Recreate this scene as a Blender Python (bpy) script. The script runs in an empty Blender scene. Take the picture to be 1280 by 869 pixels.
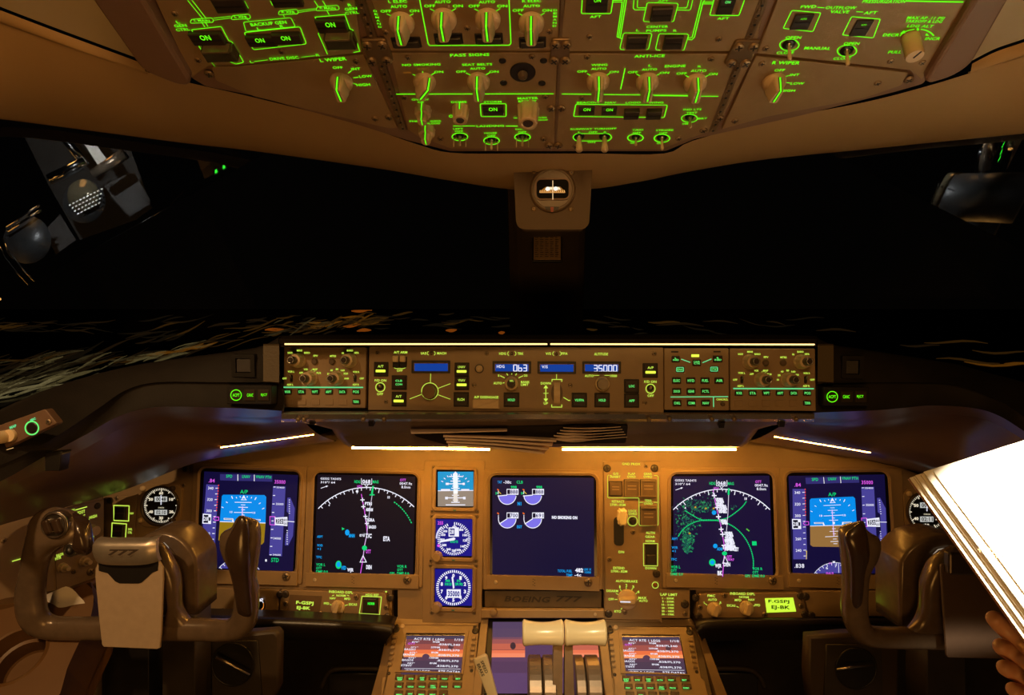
import bpy, math, random
from mathutils import Vector, Matrix
random.seed(7)
C = bpy.context.scene.collection
SC = bpy.context.scene
pi = math.pi
# ------------------------------------------------------------------ camera
IW, IH, FPX = 1280.0, 869.0, 800.0
CAM = Vector((0.0, 0.0, 1.25))
YAW, PITCH = math.radians(3.2), math.radians(-3.5)
cf = Vector((-math.sin(YAW)*math.cos(PITCH), math.cos(YAW)*math.cos(PITCH), math.sin(PITCH)))
cr = Vector((math.cos(YAW), math.sin(YAW), 0))
cu = cr.cross(cf)
cam = bpy.data.cameras.new('camera'); camo = bpy.data.objects.new('camera', cam); C.objects.link(camo)
cam.sensor_width = 36.0; cam.lens = 36.0*FPX/IW; cam.clip_start = 0.02; cam.clip_end = 100000
camo.matrix_world = Matrix((( cr.x, cu.x, -cf.x, CAM.x), (cr.y, cu.y, -cf.y, CAM.y), (cr.z, cu.z, -cf.z, CAM.z), (0,0,0,1)))
SC.camera = camo
vs = SC.view_settings
SC.display_settings.display_device = 'sRGB'
vs.view_transform = 'Standard'; vs.look = 'None'; vs.exposure = 0.0; vs.gamma = 1.0; vs.use_curve_mapping = False
def pray(px, py):                      # world direction through a photo pixel, depth 1
    return cf + cr*((px-640.0)/FPX) + cu*((434.5-py)/FPX)
def pt(px, py, d):                     # world point seen at a pixel, at depth d along the camera axis
    return CAM + pray(px, py)*d
# ------------------------------------------------------------------ world (night)
w = bpy.data.worlds.new('night'); SC.world = w; w.use_nodes = True
nt = w.node_tree; bg = nt.nodes['Background']
tcw = nt.nodes.new('ShaderNodeTexCoord'); sep = nt.nodes.new('ShaderNodeSeparateXYZ'); rmp = nt.nodes.new('ShaderNodeValToRGB')
nt.links.new(tcw.outputs['Generated'], sep.inputs[0]); nt.links.new(sep.outputs['Z'], rmp.inputs[0]); nt.links.new(rmp.outputs[0], bg.inputs[0])
rmp.color_ramp.elements[0].color = (0.0009, 0.0007, 0.0005, 1); rmp.color_ramp.elements[1].color = (0.0006, 0.0006, 0.0007, 1)
rmp.color_ramp.elements[1].position = 0.4
bg.inputs[1].default_value = 1.0
# ------------------------------------------------------------------ lamps of the cockpit and added fill lights
AMB = (1.0, 0.50, 0.14)
def lamp(name, kind, loc, energy, color, size=0.1, target=None, spot=None, blend=0.6, sy=None):
    l = bpy.data.lights.new(name, kind); o = bpy.data.objects.new(name, l); C.objects.link(o)
    l.energy = energy; l.color = color; o.location = loc
    if kind == 'AREA':
        l.size = size
        if sy: l.shape = 'RECTANGLE'; l.size_y = sy
    else: l.shadow_soft_size = size
    if spot: l.spot_size = math.radians(spot); l.spot_blend = blend
    if target is not None:
        o.rotation_euler = (Vector(target)-Vector(loc)).to_track_quat('-Z', 'Y').to_euler()
    return o
lamp('dome_lamp', 'AREA', (0.0, -0.55, 1.95), 6.0, (1.0, 0.50, 0.15), 0.35, (0, 1.3, 0.95))
lamp('map_lamp_captain', 'SPOT', (-0.75, 0.05, 1.85), 34.0, (1.0, 0.60, 0.26), 0.025, (-0.68, 1.0, 0.85), 46, 0.8)
lamp('map_lamp_first_officer', 'SPOT', (0.50, 0.50, 1.42), 70.0, (1.0, 0.84, 0.58), 0.012, (0.56, 0.52, 1.00), 66, 0.1)
lamp('hand_fill', 'SPOT', (0.45, -0.10, 1.60), 8.0, (1.0, 0.55, 0.26), 0.02, (0.53, 0.55, 0.90), 14, 0.5)  # added spot that only brightens the hand under the booklet
lamp('overhead_fill', 'AREA', (0.0, -0.45, 0.55), 4.6, (1.0, 0.47, 0.11), 0.5, (0, 0.5, 1.85))  # added fill light lifting the overhead panel and ceiling from below
lamp('aisle_stand_flood', 'SPOT', (0.02, 0.15, 1.53), 30.0, (1.0, 0.78, 0.45), 0.02, (0.04, 0.95, 0.76), 18, 0.9)
lamp('gear_fill', 'SPOT', (-0.45, 0.30, 1.62), 90.0, (0.95, 0.98, 1.0), 0.015, (0.05, -0.20, 1.30), 50, 0.5)  # added white spot for the gear mirrored in the side windows
# ------------------------------------------------------------------ materials
def lin(c):
    return tuple((x/255.0/12.92 if x/255.0 <= 0.04045 else ((x/255.0+0.055)/1.055)**2.4) for x in c)
MATS = {}
def mat(name, rgb, rough=0.5, metal=0.0, var=0.10, scale=60.0, bump=0.0, coat=0.0, spec=0.5):
    if name in MATS: return MATS[name]
    m = bpy.data.materials.new(name); m.use_nodes = True; n = m.node_tree; b = n.nodes['Principled BSDF']
    b.inputs['Roughness'].default_value = rough; b.inputs['Metallic'].default_value = metal
    b.inputs['Specular IOR Level'].default_value = spec
    b.inputs['Coat Weight'].default_value = coat; b.inputs['Coat Roughness'].default_value = 0.24 if name.startswith('glare') else 0.1
    tc = n.nodes.new('ShaderNodeTexCoord'); nz = n.nodes.new('ShaderNodeTexNoise'); nz.inputs['Scale'].default_value = scale
    nz.inputs['Detail'].default_value = 4
    n.links.new(tc.outputs['Object'], nz.inputs['Vector'])
    r = n.nodes.new('ShaderNodeValToRGB'); n.links.new(nz.outputs['Fac'], r.inputs[0])
    r.color_ramp.elements[0].position = 0.3; r.color_ramp.elements[1].position = 0.7
    r.color_ramp.elements[0].color = tuple(max(0, c*(1-var)) for c in rgb)+(1,)
    r.color_ramp.elements[1].color = tuple(min(1, c*(1+var)) for c in rgb)+(1,)
    n.links.new(r.outputs[0], b.inputs['Base Color'])
    if bump > 0:
        nb = n.nodes.new('ShaderNodeTexNoise'); nb.inputs['Scale'].default_value = scale*12; n.links.new(tc.outputs['Object'], nb.inputs['Vector'])
        bp = n.nodes.new('ShaderNodeBump'); bp.inputs['Strength'].default_value = bump; bp.inputs['Distance'].default_value = 0.001
        n.links.new(nb.outputs['Fac'], bp.inputs['Height']); n.links.new(bp.outputs[0], b.inputs['Normal'])
    MATS[name] = m; return m
def emi(name, rgb, s=1.0, light=False, base=(0.02, 0.02, 0.02)):
    if name in MATS: return MATS[name]
    m = bpy.data.materials.new(name); m.use_nodes = True; b = m.node_tree.nodes['Principled BSDF']
    b.inputs['Base Color'].default_value = (tuple(c*.3 for c in base) if base[0] < .1 else base)+(1,); b.inputs['Roughness'].default_value = 0.5; b.inputs['Specular IOR Level'].default_value = 0.12
    b.inputs['Emission Color'].default_value = lin(rgb)+(1,); b.inputs['Emission Strength'].default_value = s
    if not light: m.cycles.emission_sampling = 'NONE'
    MATS[name] = m; return m
PANEL = mat('panel_paint', (0.30, 0.205, 0.115), 0.45, 0, 0.06, 40, 0.15)
PANEL2 = mat('bezel_paint', (0.33, 0.225, 0.125), 0.38, 0, 0.05, 40, 0.1)
OHP = mat('overhead_paint', (0.30, 0.19, 0.09), 0.5, 0, 0.05, 40, 0.15)
LINING = mat('lining_vinyl', (0.40, 0.245, 0.10), 0.6, 0, 0.05, 5, 0.25)
LINING2 = mat('lining_cover', (0.45, 0.36, 0.24), 0.6, 0, 0.05, 5, 0.1)
FRAMEB = mat('overhead_frame', (0.22, 0.125, 0.08), 0.5, 0, 0.05, 10, 0.2)
GLARE = mat('glareshield_leather', (0.011, 0.008, 0.006), 0.72, 0, 0.2, 30, 0.35, 0, 0.25)
UNDER = mat('glareshield_underside', (0.13, 0.075, 0.05), 0.38, 0, 0.1, 20, 0.15, 0.9)
BLACK = mat('black_plastic', (0.012, 0.010, 0.009), 0.4, 0, 0.2, 50)
DARK = mat('dark_trim', (0.03, 0.022, 0.016), 0.5, 0, 0.2, 30, 0.2)
BTN = mat('button_cap', (0.035, 0.026, 0.018), 0.35, 0, 0.15, 50)
BTN2 = mat('button_brown', (0.12, 0.08, 0.05), 0.4, 0, 0.1, 50)
KNOB = mat('knob_beige', (0.64, 0.48, 0.29), 0.42, 0, 0.06, 60)
KNOBO = mat('knob_overhead', (0.66, 0.48, 0.30), 0.45, 0, 0.06, 60)
KNOBD = mat('knob_dark', (0.05, 0.035, 0.025), 0.35, 0, 0.1, 60)
STEEL = mat('brushed_steel', (0.55, 0.5, 0.45), 0.3, 1.0, 0.1, 90)
SCREW = mat('screw_metal', (0.30, 0.22, 0.14), 0.4, 0.7, 0.1, 90)
YOKE = mat('yoke_paint', (0.135, 0.092, 0.06), 0.27, 0.15, 0.12, 70, 0.12, 0.25)
YOKED = mat('yoke_grip', (0.045, 0.026, 0.016), 0.25, 0.0, 0.08, 70, 0.05, 0.4)
CLIPM = mat('clip_metal', (0.50, 0.43, 0.36), 0.36, 0.7, 0.08, 90, 0.1)
BOARD = mat('clip_board', (0.38, 0.285, 0.20), 0.55, 0.0, 0.05, 90, 0.1)
CREAM = mat('cream_plastic', (0.85, 0.72, 0.45), 0.25, 0, 0.03, 30)
PAPER = mat('paper', (0.74, 0.68, 0.60), 0.8, 0, 0.04, 30)
GREYP = mat('grey_lever', (0.25, 0.19, 0.14), 0.35, 0.5, 0.1, 60)
SKIN = mat('skin', (0.62, 0.32, 0.20), 0.45, 0, 0.08, 25)
CLOTH = mat('dark_cloth', (0.02, 0.022, 0.03), 0.85, 0, 0.1, 300, 0.4)
LENSG = mat('screen_glass', (0.006, 0.005, 0.010), 0.12, 0, 0.0, 10)
INK = mat('ink', (0.02, 0.015, 0.012), 0.6, 0, 0.0, 10)
GRN = emi('legend_green', (98, 240, 18), 1.25)
GRM = emi('legend_yellow_green', (200, 238, 80), 1.05)
GRB = emi('legend_bright_green', (110, 255, 120), 1.0)
LIME = emi('bar_lime', (225, 255, 70), 1.3)
GRC = emi('legend_cyan_green', (110, 235, 150), 0.9)
def E(r, g, b): return emi('glow_%d_%d_%d' % (r, g, b), (r, g, b), 1.0)
WHT, CYN, MAG, GD, RED, YEL = E(240,240,255), E(0,160,240), E(225,90,235), E(0,215,120), E(240,60,50), E(235,200,40)
# ------------------------------------------------------------------ plane frames
class Fr:
    """a plane in the cockpit: origin, right, up and a normal towards the crew"""
    def __init__(s, O, U, V):
        s.O = Vector(O); s.U = Vector(U).normalized(); s.V = (Vector(V)-s.U*Vector(V).dot(s.U)).normalized(); s.N = s.U.cross(s.V)
        s.ox = s.oy = 0.0; s.sc = 1.0
    def crop(s, ox, oy, sc): s.ox, s.oy, s.sc = ox, oy, sc; return s
    def p(s, x, y, n=0.0):
        d = pray(x/s.sc+s.ox, y/s.sc+s.oy); O = s.O + s.N*n
        t = (O-CAM).dot(s.N)/d.dot(s.N); q = CAM+d*t-O
        return (q.dot(s.U), q.dot(s.V))
    def k(s, x, y):                     # metres per crop unit sideways at this spot
        d = pray(x/s.sc+s.ox, y/s.sc+s.oy); t = (s.O-CAM).dot(s.N)/d.dot(s.N)
        return t/FPX/s.sc
    def w(s, u, v, n=0.0): return s.O + s.U*u + s.V*v + s.N*n
    def lift(s, n): f = Fr(s.w(0,0,n), s.U, s.V); f.crop(s.ox, s.oy, s.sc); return f
    def at(s, u, v, n=0.0, rot=0.0):
        c, q = math.cos(rot), math.sin(rot)
        return Fr(s.w(u, v, n), s.U*c+s.V*q, s.V*c-s.U*q).crop(s.ox, s.oy, s.sc)
WF = Fr((0,0,0), (1,0,0), (0,1,0))      # world axes
# ------------------------------------------------------------------ mesh building
class MB:
    def __init__(s): s.v = []; s.f = []; s.m = []; s.s = []; s.mats = []
    def mi(s, m):
        if m not in s.mats: s.mats.append(m)
        return s.mats.index(m)
    def add(s, vs, fs, m, smooth=False):
        b = len(s.v); i = s.mi(m)
        s.v += [Vector(q) for q in vs]
        for f in fs: s.f.append([b+x for x in f]); s.m.append(i); s.s.append(smooth)
    def poly(s, F, pts, n, m): s.add([F.w(u, v, n) for u, v in pts], [list(range(len(pts)))], m)
    def prism(s, F, pts, n0, n1, m, bev=0.0, mtop=None, back=True):
        if area(pts) < 0: pts = pts[::-1]
        k = len(pts)
        rings = [(pts, n0)]
        if bev > 0: rings += [(pts, n1-bev), (inset(pts, bev*0.45), n1-bev*0.35), (inset(pts, bev), n1)]
        else: rings += [(pts, n1)]
        vs = []
        for P, n in rings: vs += [F.w(u, v, n) for u, v in P]
        fs = []
        for r in range(len(rings)-1):
            for i in range(k):
                j = (i+1) % k; fs.append([r*k+i, r*k+j, (r+1)*k+j, (r+1)*k+i])
        if back: fs.append(list(range(k))[::-1])
        s.add(vs, fs, m)
        t = (len(rings)-1)*k
        s.add(vs[t:t+k], [list(range(k))], mtop or m)
    def frame(s, F, outer, inner, n0, n1, m, inn=None):
        """ring between two outlines with the same count; inner edge drops to inn"""
        k = len(outer); inn = n0 if inn is None else inn
        vs = [F.w(u, v, n0) for u, v in outer]+[F.w(u, v, n1) for u, v in outer]+[F.w(u, v, n1) for u, v in inner]+[F.w(u, v, inn) for u, v in inner]
        fs = []
        for r in range(3):
            for i in range(k):
                j = (i+1) % k; fs.append([r*k+i, r*k+j, (r+1)*k+j, (r+1)*k+i])
        s.add(vs, fs, m)
    def lathe(s, F, cu_, cv_, prof, m, seg=24, smooth=True, arc=None):
        vs = []; fs = []
        for r, n in prof:
            for i in range(seg):
                a = 2*pi*i/seg; vs.append(F.w(cu_+r*math.cos(a), cv_+r*math.sin(a), n))
        for q in range(len(prof)-1):
            for i in range(seg):
                j = (i+1) % seg; fs.append([q*seg+i, q*seg+j, (q+1)*seg+j, (q+1)*seg+i])
        fs.append([(len(prof)-1)*seg+i for i in range(seg)]); fs.append(list(range(seg))[::-1])
        s.add(vs, fs[:-2], m, smooth); s.add([vs[x] for x in fs[-2]], [list(range(seg))], m); s.add([vs[x] for x in fs[-1]], [list(range(seg))], m)
    def tube(s, path, rad, m, seg=12, cap=True, smooth=True, flat=None):
        path = [Vector(p) for p in path]; n = len(path)
        if not isinstance(rad, (list, tuple)): rad = [rad]*n
        vs = []; fs = []; ref = None
        for i, p in enumerate(path):
            t = (path[min(i+1, n-1)]-path[max(i-1, 0)]).normalized()
            if ref is None: ref = t.orthogonal().normalized() if flat is None else Vector(flat)
            a = (ref - t*ref.dot(t)).normalized(); ref = a; b = t.cross(a)
            for k in range(seg):
                g = 2*pi*k/seg; vs.append(p+(a*math.cos(g)+b*math.sin(g))*rad[i])
        for i in range(n-1):
            for k in range(seg):
                l = (k+1) % seg; fs.append([i*seg+k, i*seg+l, (i+1)*seg+l, (i+1)*seg+k])
        if cap: fs.append(list(range(seg))[::-1]); fs.append([(n-1)*seg+k for k in range(seg)])
        s.add(vs, fs, m, smooth)
    def loft(s, rows, m, smooth=True, closed=False, cap=False):
        c = len(rows[0]); vs = [p for r in rows for p in r]; fs = []
        for i in range(len(rows)-1):
            for k in range(c if closed else c-1):
                l = (k+1) % c; fs.append([i*c+k, i*c+l, (i+1)*c+l, (i+1)*c+k])
        if cap and closed: fs.append(list(range(c))[::-1]); fs.append([(len(rows)-1)*c+k for k in range(c)])
        s.add(vs, fs, m, smooth)
    def box(s, F, u0, v0, u1, v1, n0, n1, m, bev=0.0, r=0.0):
        s.prism(F, rr(u0, v0, u1, v1, r), n0, n1, m, bev)
    def obj(s, name, parent=None, origin=None, label=None, group=None, stuff=False):
        o0 = parent.matrix_world.translation if parent is not None and parent.parent is None else (parent['_o'] if parent is not None else (origin or Vector((0,0,0))))
        if parent is not None: o0 = Vector(parent['_o'])
        me = bpy.data.meshes.new(name); me.from_pydata([tuple(v-o0) for v in s.v], [], s.f)
        for m in s.mats: me.materials.append(m)
        me.polygons.foreach_set('material_index', s.m); me.polygons.foreach_set('use_smooth', s.s); me.update()
        o = bpy.data.objects.new(name, me); C.objects.link(o); o['_o'] = tuple(o0)
        if parent is not None: o.parent = parent
        else: o.location = o0
        if label: o['label'] = label
        if group: o['group'] = group
        if stuff: o['kind'] = 'stuff'
        return o
def area(p): return sum(p[i][0]*p[(i+1) % len(p)][1]-p[(i+1) % len(p)][0]*p[i][1] for i in range(len(p)))/2
def inset(p, d):
    n = len(p); out = []
    for i in range(n):
        a, b, c = p[i-1], p[i], p[(i+1) % n]
        e1 = (b[0]-a[0], b[1]-a[1]); e2 = (c[0]-b[0], c[1]-b[1])
        l1 = math.hypot(*e1) or 1e-9; l2 = math.hypot(*e2) or 1e-9
        n1 = (-e1[1]/l1, e1[0]/l1); n2 = (-e2[1]/l2, e2[0]/l2)
        q = 1+n1[0]*n2[0]+n1[1]*n2[1]; q = max(q, 0.4)
        out.append((b[0]+(n1[0]+n2[0])*d/q, b[1]+(n1[1]+n2[1])*d/q))
    return out
def rr(u0, v0, u1, v1, r, seg=4):
    if u0 > u1: u0, u1 = u1, u0
    if v0 > v1: v0, v1 = v1, v0
    if r <= 0: return [(u0, v0), (u1, v0), (u1, v1), (u0, v1)]
    r = min(r, (u1-u0)/2.01, (v1-v0)/2.01); o = []
    for cx, cy, a0 in ((u1-r, v0+r, -90), (u1-r, v1-r, 0), (u0+r, v1-r, 90), (u0+r, v0+r, 180)):
        for i in range(seg+1):
            a = math.radians(a0+90*i/seg); o.append((cx+r*math.cos(a), cy+r*math.sin(a)))
    return o
def rpoly(pts, r, seg=3):
    """polygon with rounded corners"""
    out = []; n = len(pts)
    for i in range(n):
        a, b, c = Vector(pts[i-1]), Vector(pts[i]), Vector(pts[(i+1) % n])
        q = min(r, (a-b).length*0.45, (c-b).length*0.45)
        p0 = b+(a-b).normalized()*q; p1 = b+(c-b).normalized()*q
        for k in range(seg+1):
            t = k/seg; z = p0*(1-t)**2+b*2*t*(1-t)+p1*t*t; out.append((z.x, z.y))
    return out
def crs(pts, sub=6):
    """Catmull-Rom through tuples of any width"""
    out = []; n = len(pts)
    for i in range(n-1):
        p0, p1, p2, p3 = pts[max(i-1, 0)], pts[i], pts[i+1], pts[min(i+2, n-1)]
        for k in range(sub):
            t = k/sub
            out.append(tuple(0.5*((2*b)+(-a+c)*t+(2*a-5*b+4*c-d)*t*t+(-a+3*b-3*c+d)*t**3) for a, b, c, d in zip(p0, p1, p2, p3)))
    out.append(tuple(pts[-1])); return out
def thing(name, label, cat, loc, group=None):
    o = bpy.data.objects.new(name, None); C.objects.link(o); o.location = loc; o.empty_display_size = 0.02
    o['_o'] = tuple(loc); o['label'] = label; o['category'] = cat
    if group: o['group'] = group
    return o
def tag(o, label, cat, group=None):
    o['label'] = label; o['category'] = cat
    if group: o['group'] = group
    return o
def struct(o): o['kind'] = 'structure'; return o
# ------------------------------------------------------------------ lettering
GLY = {}
def glyphs(txt, bold):
    k = (txt, bold)
    if k not in GLY:
        c = bpy.data.curves.new('t', 'FONT'); c.body = txt; c.size = 1; c.offset = bold; c.resolution_u = 2; c.space_character = 1.05
        o = bpy.data.objects.new('t', c); C.objects.link(o)
        dg = bpy.context.evaluated_depsgraph_get(); me = bpy.data.meshes.new_from_object(o.evaluated_get(dg))
        v = [(q.co.x, q.co.y) for q in me.vertices]; f = [list(p.vertices) for p in me.polygons]
        bpy.data.objects.remove(o); bpy.data.curves.remove(c); bpy.data.meshes.remove(me)
        if v:
            x0 = min(q[0] for q in v); x1 = max(q[0] for q in v); y0 = min(q[1] for q in v); y1 = max(q[1] for q in v)
        else: x0 = y0 = 0; x1 = y1 = 1
        GLY[k] = (v, f, x0, y0, x1, y1)
    return GLY[k]
class Draw:
    """flat marks on a plane frame, in crop coordinates of the photograph's own layout"""
    def __init__(s, F, rot=0.0, n=0.0004, step=0.00003, bold=0.02):
        s.F = F; s.rot = rot; s.n = n; s.st = step; s.mb = MB(); s.bold = bold
    def up(s): s.n += s.st; return s.n
    def crop(s, ox, oy, sc): s.F.crop(ox, oy, sc); return s
    def pts(s, P): return [s.F.p(x, y) for x, y in P]
    def poly(s, P, m): s.mb.poly(s.F, s.pts(P), s.up(), m)
    def line(s, P, wd, m, closed=False):
        F = s.F; n = s.up(); q = s.pts(P); k = len(q); h = wd*F.k(*P[0])/2
        vs = []
        for i in range(k):
            a = q[i-1] if (i > 0 or closed) else q[i]; c = q[(i+1) % k] if (i < k-1 or closed) else q[i]; b = q[i]
            e1 = Vector((b[0]-a[0], b[1]-a[1])); e2 = Vector((c[0]-b[0], c[1]-b[1]))
            if e1.length < 1e-9: e1 = e2
            if e2.length < 1e-9: e2 = e1
            e1.normalize(); e2.normalize(); n1 = Vector((-e1.y, e1.x)); n2 = Vector((-e2.y, e2.x)); t = (n1+n2); t = t/max(0.35, (1+n1.dot(n2)))
            vs += [F.w(b[0]+t.x*h, b[1]+t.y*h, n), F.w(b[0]-t.x*h, b[1]-t.y*h, n)]
        fs = [[2*i, 2*i+1, 2*((i+1) % k)+1, 2*((i+1) % k)] for i in range(k if closed else k-1)]
        s.mb.add(vs, fs, m)
    def rrect(s, x0, y0, x1, y1, r, wd, m, skew=0):
        P = rr(x0, y0, x1, y1, r, 3); P = [(x+skew*(y-(y0+y1)/2), y) for x, y in P]; s.line(P, wd, m, True)
    def quad(s, P, r, wd, m): s.line(rpoly(P, r), wd, m, True)
    def rect(s, x0, y0, x1, y1, m): s.poly([(x0, y1), (x1, y1), (x1, y0), (x0, y0)], m)
    def arc(s, x, y, r, a0, a1, wd, m, seg=28, ry=None):
        s.line([(x+r*math.cos(math.radians(a0+(a1-a0)*i/seg)), y-(ry or r)*math.sin(math.radians(a0+(a1-a0)*i/seg))) for i in range(seg+1)], wd, m)
    def ring(s, x, y, r, wd, m, ry=None, seg=28):
        s.line([(x+r*math.cos(2*pi*i/seg), y-(ry or r)*math.sin(2*pi*i/seg)) for i in range(seg)], wd, m, True)
    def disc(s, x, y, r, m, ry=None, seg=20): s.poly([(x+r*math.cos(2*pi*i/seg), y-(ry or r)*math.sin(2*pi*i/seg)) for i in range(seg)][::-1][::-1], m)
    def text(s, t, x, y, wd, m, h=None, bold=None, rot=0.0, al='c'):
        """x,y centre (or left/right middle) and width in crop units; h = height in crop units if given"""
        v, f, x0, y0, x1, y1 = glyphs(t, s.bold if bold is None else bold)
        k = s.F.k(x, y); sx = wd*k/(x1-x0); sy = (h*k/(y1-y0)) if h else sx
        u, w_ = s.F.p(x, y); a = s.rot+rot; c, q = math.cos(a), math.sin(a); n = s.up()
        ax = {'c': (x0+x1)/2, 'l': x0, 'r': x1}[al]
        P = []
        for gx, gy in v:
            du = (gx-ax)*sx; dv = (gy-(y0+y1)/2)*sy
            P.append(s.F.w(u+du*c-dv*q, w_+du*q+dv*c, n))
        s.mb.add(P, f, m)
    def obj(s, name, parent, label=None): return s.mb.obj(name, parent, label=label)
# ------------------------------------------------------------------ fittings shared by the panels
def screw(F, x, y, parent, rpx=4.5, n=0.0, m=None):
    u, v = F.p(x, y); r = rpx*F.k(x, y); b = MB(); m = m or SCREW
    b.lathe(F, u, v, [(r*1.25, n), (r*1.25, n+r*0.18), (r, n+r*0.45), (r*0.55, n+r*0.5)], m, 14)
    a = random.random()*pi; q = F.at(u, v, 0, a)
    b.prism(q, [(-r*.8, -r*.16), (r*.8, -r*.16), (r*.8, r*.16), (-r*.8, r*.16)], n+r*.4, n+r*.53, INK)
    b.prism(q, [(-r*.16, -r*.8), (r*.16, -r*.8), (r*.16, r*.8), (-r*.16, r*.8)], n+r*.4, n+r*.53, INK)
    return b.obj('screw', parent)
def button(F, x0, y0, x1, y1, parent, m=None, h=0.004, r=0.0012, housing=None, name='button', n=0.0, split=0):
    a = F.p(x0, y1); c = F.p(x1, y0); b = MB()
    if housing is not None:
        g = 0.0016
        b.box(F, a[0]-g, a[1]-g, c[0]+g, c[1]+g, n, n+0.0016, housing, 0.0006, r)
    b.box(F, a[0], a[1], c[0], c[1], n, n+h, m or BTN, min(0.0012, h*0.3), r)
    if split:
        vm = (a[1]+c[1])/2; b.box(F, a[0]+.001, vm-.0004, c[0]-.001, vm+.0004, n+h-.0005, n+h+.0001, INK)
    return b.obj(name, parent)
def face(F, x0, y0, x1, y1, h): return F.lift(h)
def knob(F, x, y, parent, rpx, H=0.018, m=None, taper=0.85, flutes=0, name='knob', cap=None, n=0.0, lean=(0, 0)):
    u, v = F.p(x, y); r = rpx*F.k(x, y); m = m or KNOB; b = MB(); seg = 36
    prof = [(1.0, 0), (1.0, .12), (taper+.03, .2), (taper, .9), (taper*.94, 1.0)]
    vs = []; fs = []
    for q, (pr, pn) in enumerate(prof):
        for i in range(seg):
            a = 2*pi*i/seg; rad = r*pr*(1-(0.07 if flutes and q in (2, 3) and int(i*flutes/seg*2) % 2 else 0))
            vs.append(F.w(u+rad*math.cos(a), v+rad*math.sin(a), n+H*pn))
    for q in range(len(prof)-1):
        for i in range(seg):
            j = (i+1) % seg; fs.append([q*seg+i, q*seg+j, (q+1)*seg+j, (q+1)*seg+i])
    b.add(vs, fs, m, not flutes); b.add(vs[-seg:], [list(range(seg))], m)
    o = b.obj(name, parent)
    if cap is not None:
        c = MB(); rc = r*cap
        c.lathe(F, u, v, [(rc, n+H), (rc, n+H*1.45), (rc*.85, n+H*1.55)], KNOBD, 20)
        c.lathe(F, u, v, [(rc*1.0, n+H*1.5), (rc*.98, n+H*1.56), (rc*.66, n+H*1.56), (rc*.6, n+H*1.5)], STEEL, 20)
        c.lathe(F, u, v, [(rc*.62, n+H*1.5), (rc*.55, n+H*1.57)], KNOBD, 20)
        c.obj('inner_knob', o, label='dark inner knob with a bright ring')
    return o
def pointer_knob(F, x, y, parent, rpx, H=0.022, ang=0.0, m=None, glow=None, name='selector_knob', n=0.0, slim=0.46, line=True):
    """round skirt with a raised bar handle; ang turns the bar (degrees, 0 = towards the top legend)"""
    u, v = F.p(x, y); r = rpx*F.k(x, y); m = m or KNOBO; b = MB(); Q = F.at(u, v, 0, -math.radians(ang))
    b.lathe(Q, 0, 0, [(r, n), (r*1.0, n+H*.12), (r*.93, n+H*.26), (r*.6, n+H*.32)], m, 32)
    hw = r*slim
    base = [(-hw*1.25, -r*.9), (hw*1.25, -r*.9), (hw*1.05, r*.95), (-hw*1.05, r*.95)]
    top = [(-hw*.9, -r*.72), (hw*.9, -r*.72), (hw*.62, r*.85), (-hw*.62, r*.85)]
    k1 = rpoly(base, r*.3); k2 = rpoly(base, r*.3); k3 = rpoly(top, r*.25)
    rows = [[Q.w(a, c, n+H*.2) for a, c in k1], [Q.w(a*.97, c*.97, n+H*.5) for a, c in k2], [Q.w(a, c, n+H*.95) for a, c in k3], [Q.w(a*.9, c*.93, n+H) for a, c in k3]]
    b.loft(rows, m, True, True); b.add([Q.w(a*.9, c*.93, n+H) for a, c in k3], [list(range(len(k3)))], m)
    o = b.obj(name, parent)
    if line:
        g = MB(); lw = r*.075
        P = [(r*.98, n+H*.27), (r*.93, n+H*.52), (r*.80, n+H*1.005), (-r*.55, n+H*1.012)]
        for w_, e, mm in ((lw*1.9, 0.0, INK), (lw, 0.00025, glow or GRN)):
            vs = []
            for c, z in P: vs += [Q.w(-w_, c+e+.0003, z+e), Q.w(w_, c+e+.0003, z+e)]
            g.add(vs, [[2*i, 2*i+1, 2*i+3, 2*i+2] for i in range(len(P)-1)], mm)
        g.obj('pointer_line', o, label='thin lit green pointer line')
    return o
def toggle(F, x, y, parent, rpx, L=0.014, tilt=(0, 0), m=None, wide=1.0, n=0.0, name='toggle_switch', tips=0):
    u, v = F.p(x, y); r = rpx*F.k(x, y); b = MB()
    b.lathe(F, u, v, [(r, n), (r*.95, n+.0012), (r*.6, n+.0015)], BLACK, 18)
    b.lathe(F, u, v, [(r*.45, n), (r*.42, n+.003), (r*.3, n+.0035)], STEEL, 12)
    o = b.obj(name, parent); c = MB()
    p0 = F.w(u, v, n+.001); p1 = F.w(u+tilt[0]*L, v+tilt[1]*L, n+L)
    c.tube([p0, p0.lerp(p1, .5), p0.lerp(p1, .9), p1], [r*.18*wide, r*.26*wide, r*.34*wide, r*.22*wide], m or KNOBO, 12)
    c.obj('lever', o); return o
# ------------------------------------------------------------------ frames of the main surfaces
def tilt(a): return (0, math.sin(math.radians(a)), math.cos(math.radians(a)))
FM = Fr(pt(680, 655, 1.32), (1, 0, 0), tilt(9.2))
FG = Fr(pt(685, 473, 1.12), (1, 0, 0), tilt(6))
FO = Fr(pt(695, 135, 0.80), (1, 0, 0), -pray(682, 732))
FS = Fr(pt(125, 690, 1.325), (0.385, 0.92, 0), (-0.05, 0.02, 1))
def interp(tbl, x):
    if x <= tbl[0][0]: return tbl[0][1]
    for a, b in zip(tbl, tbl[1:]):
        if x <= b[0]: return a[1]+(b[1]-a[1])*(x-a[0])/(b[0]-a[0])
    return tbl[-1][1]
def prow(P, sub=5): return [pt(*q) for q in crs(P, sub)]
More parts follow.
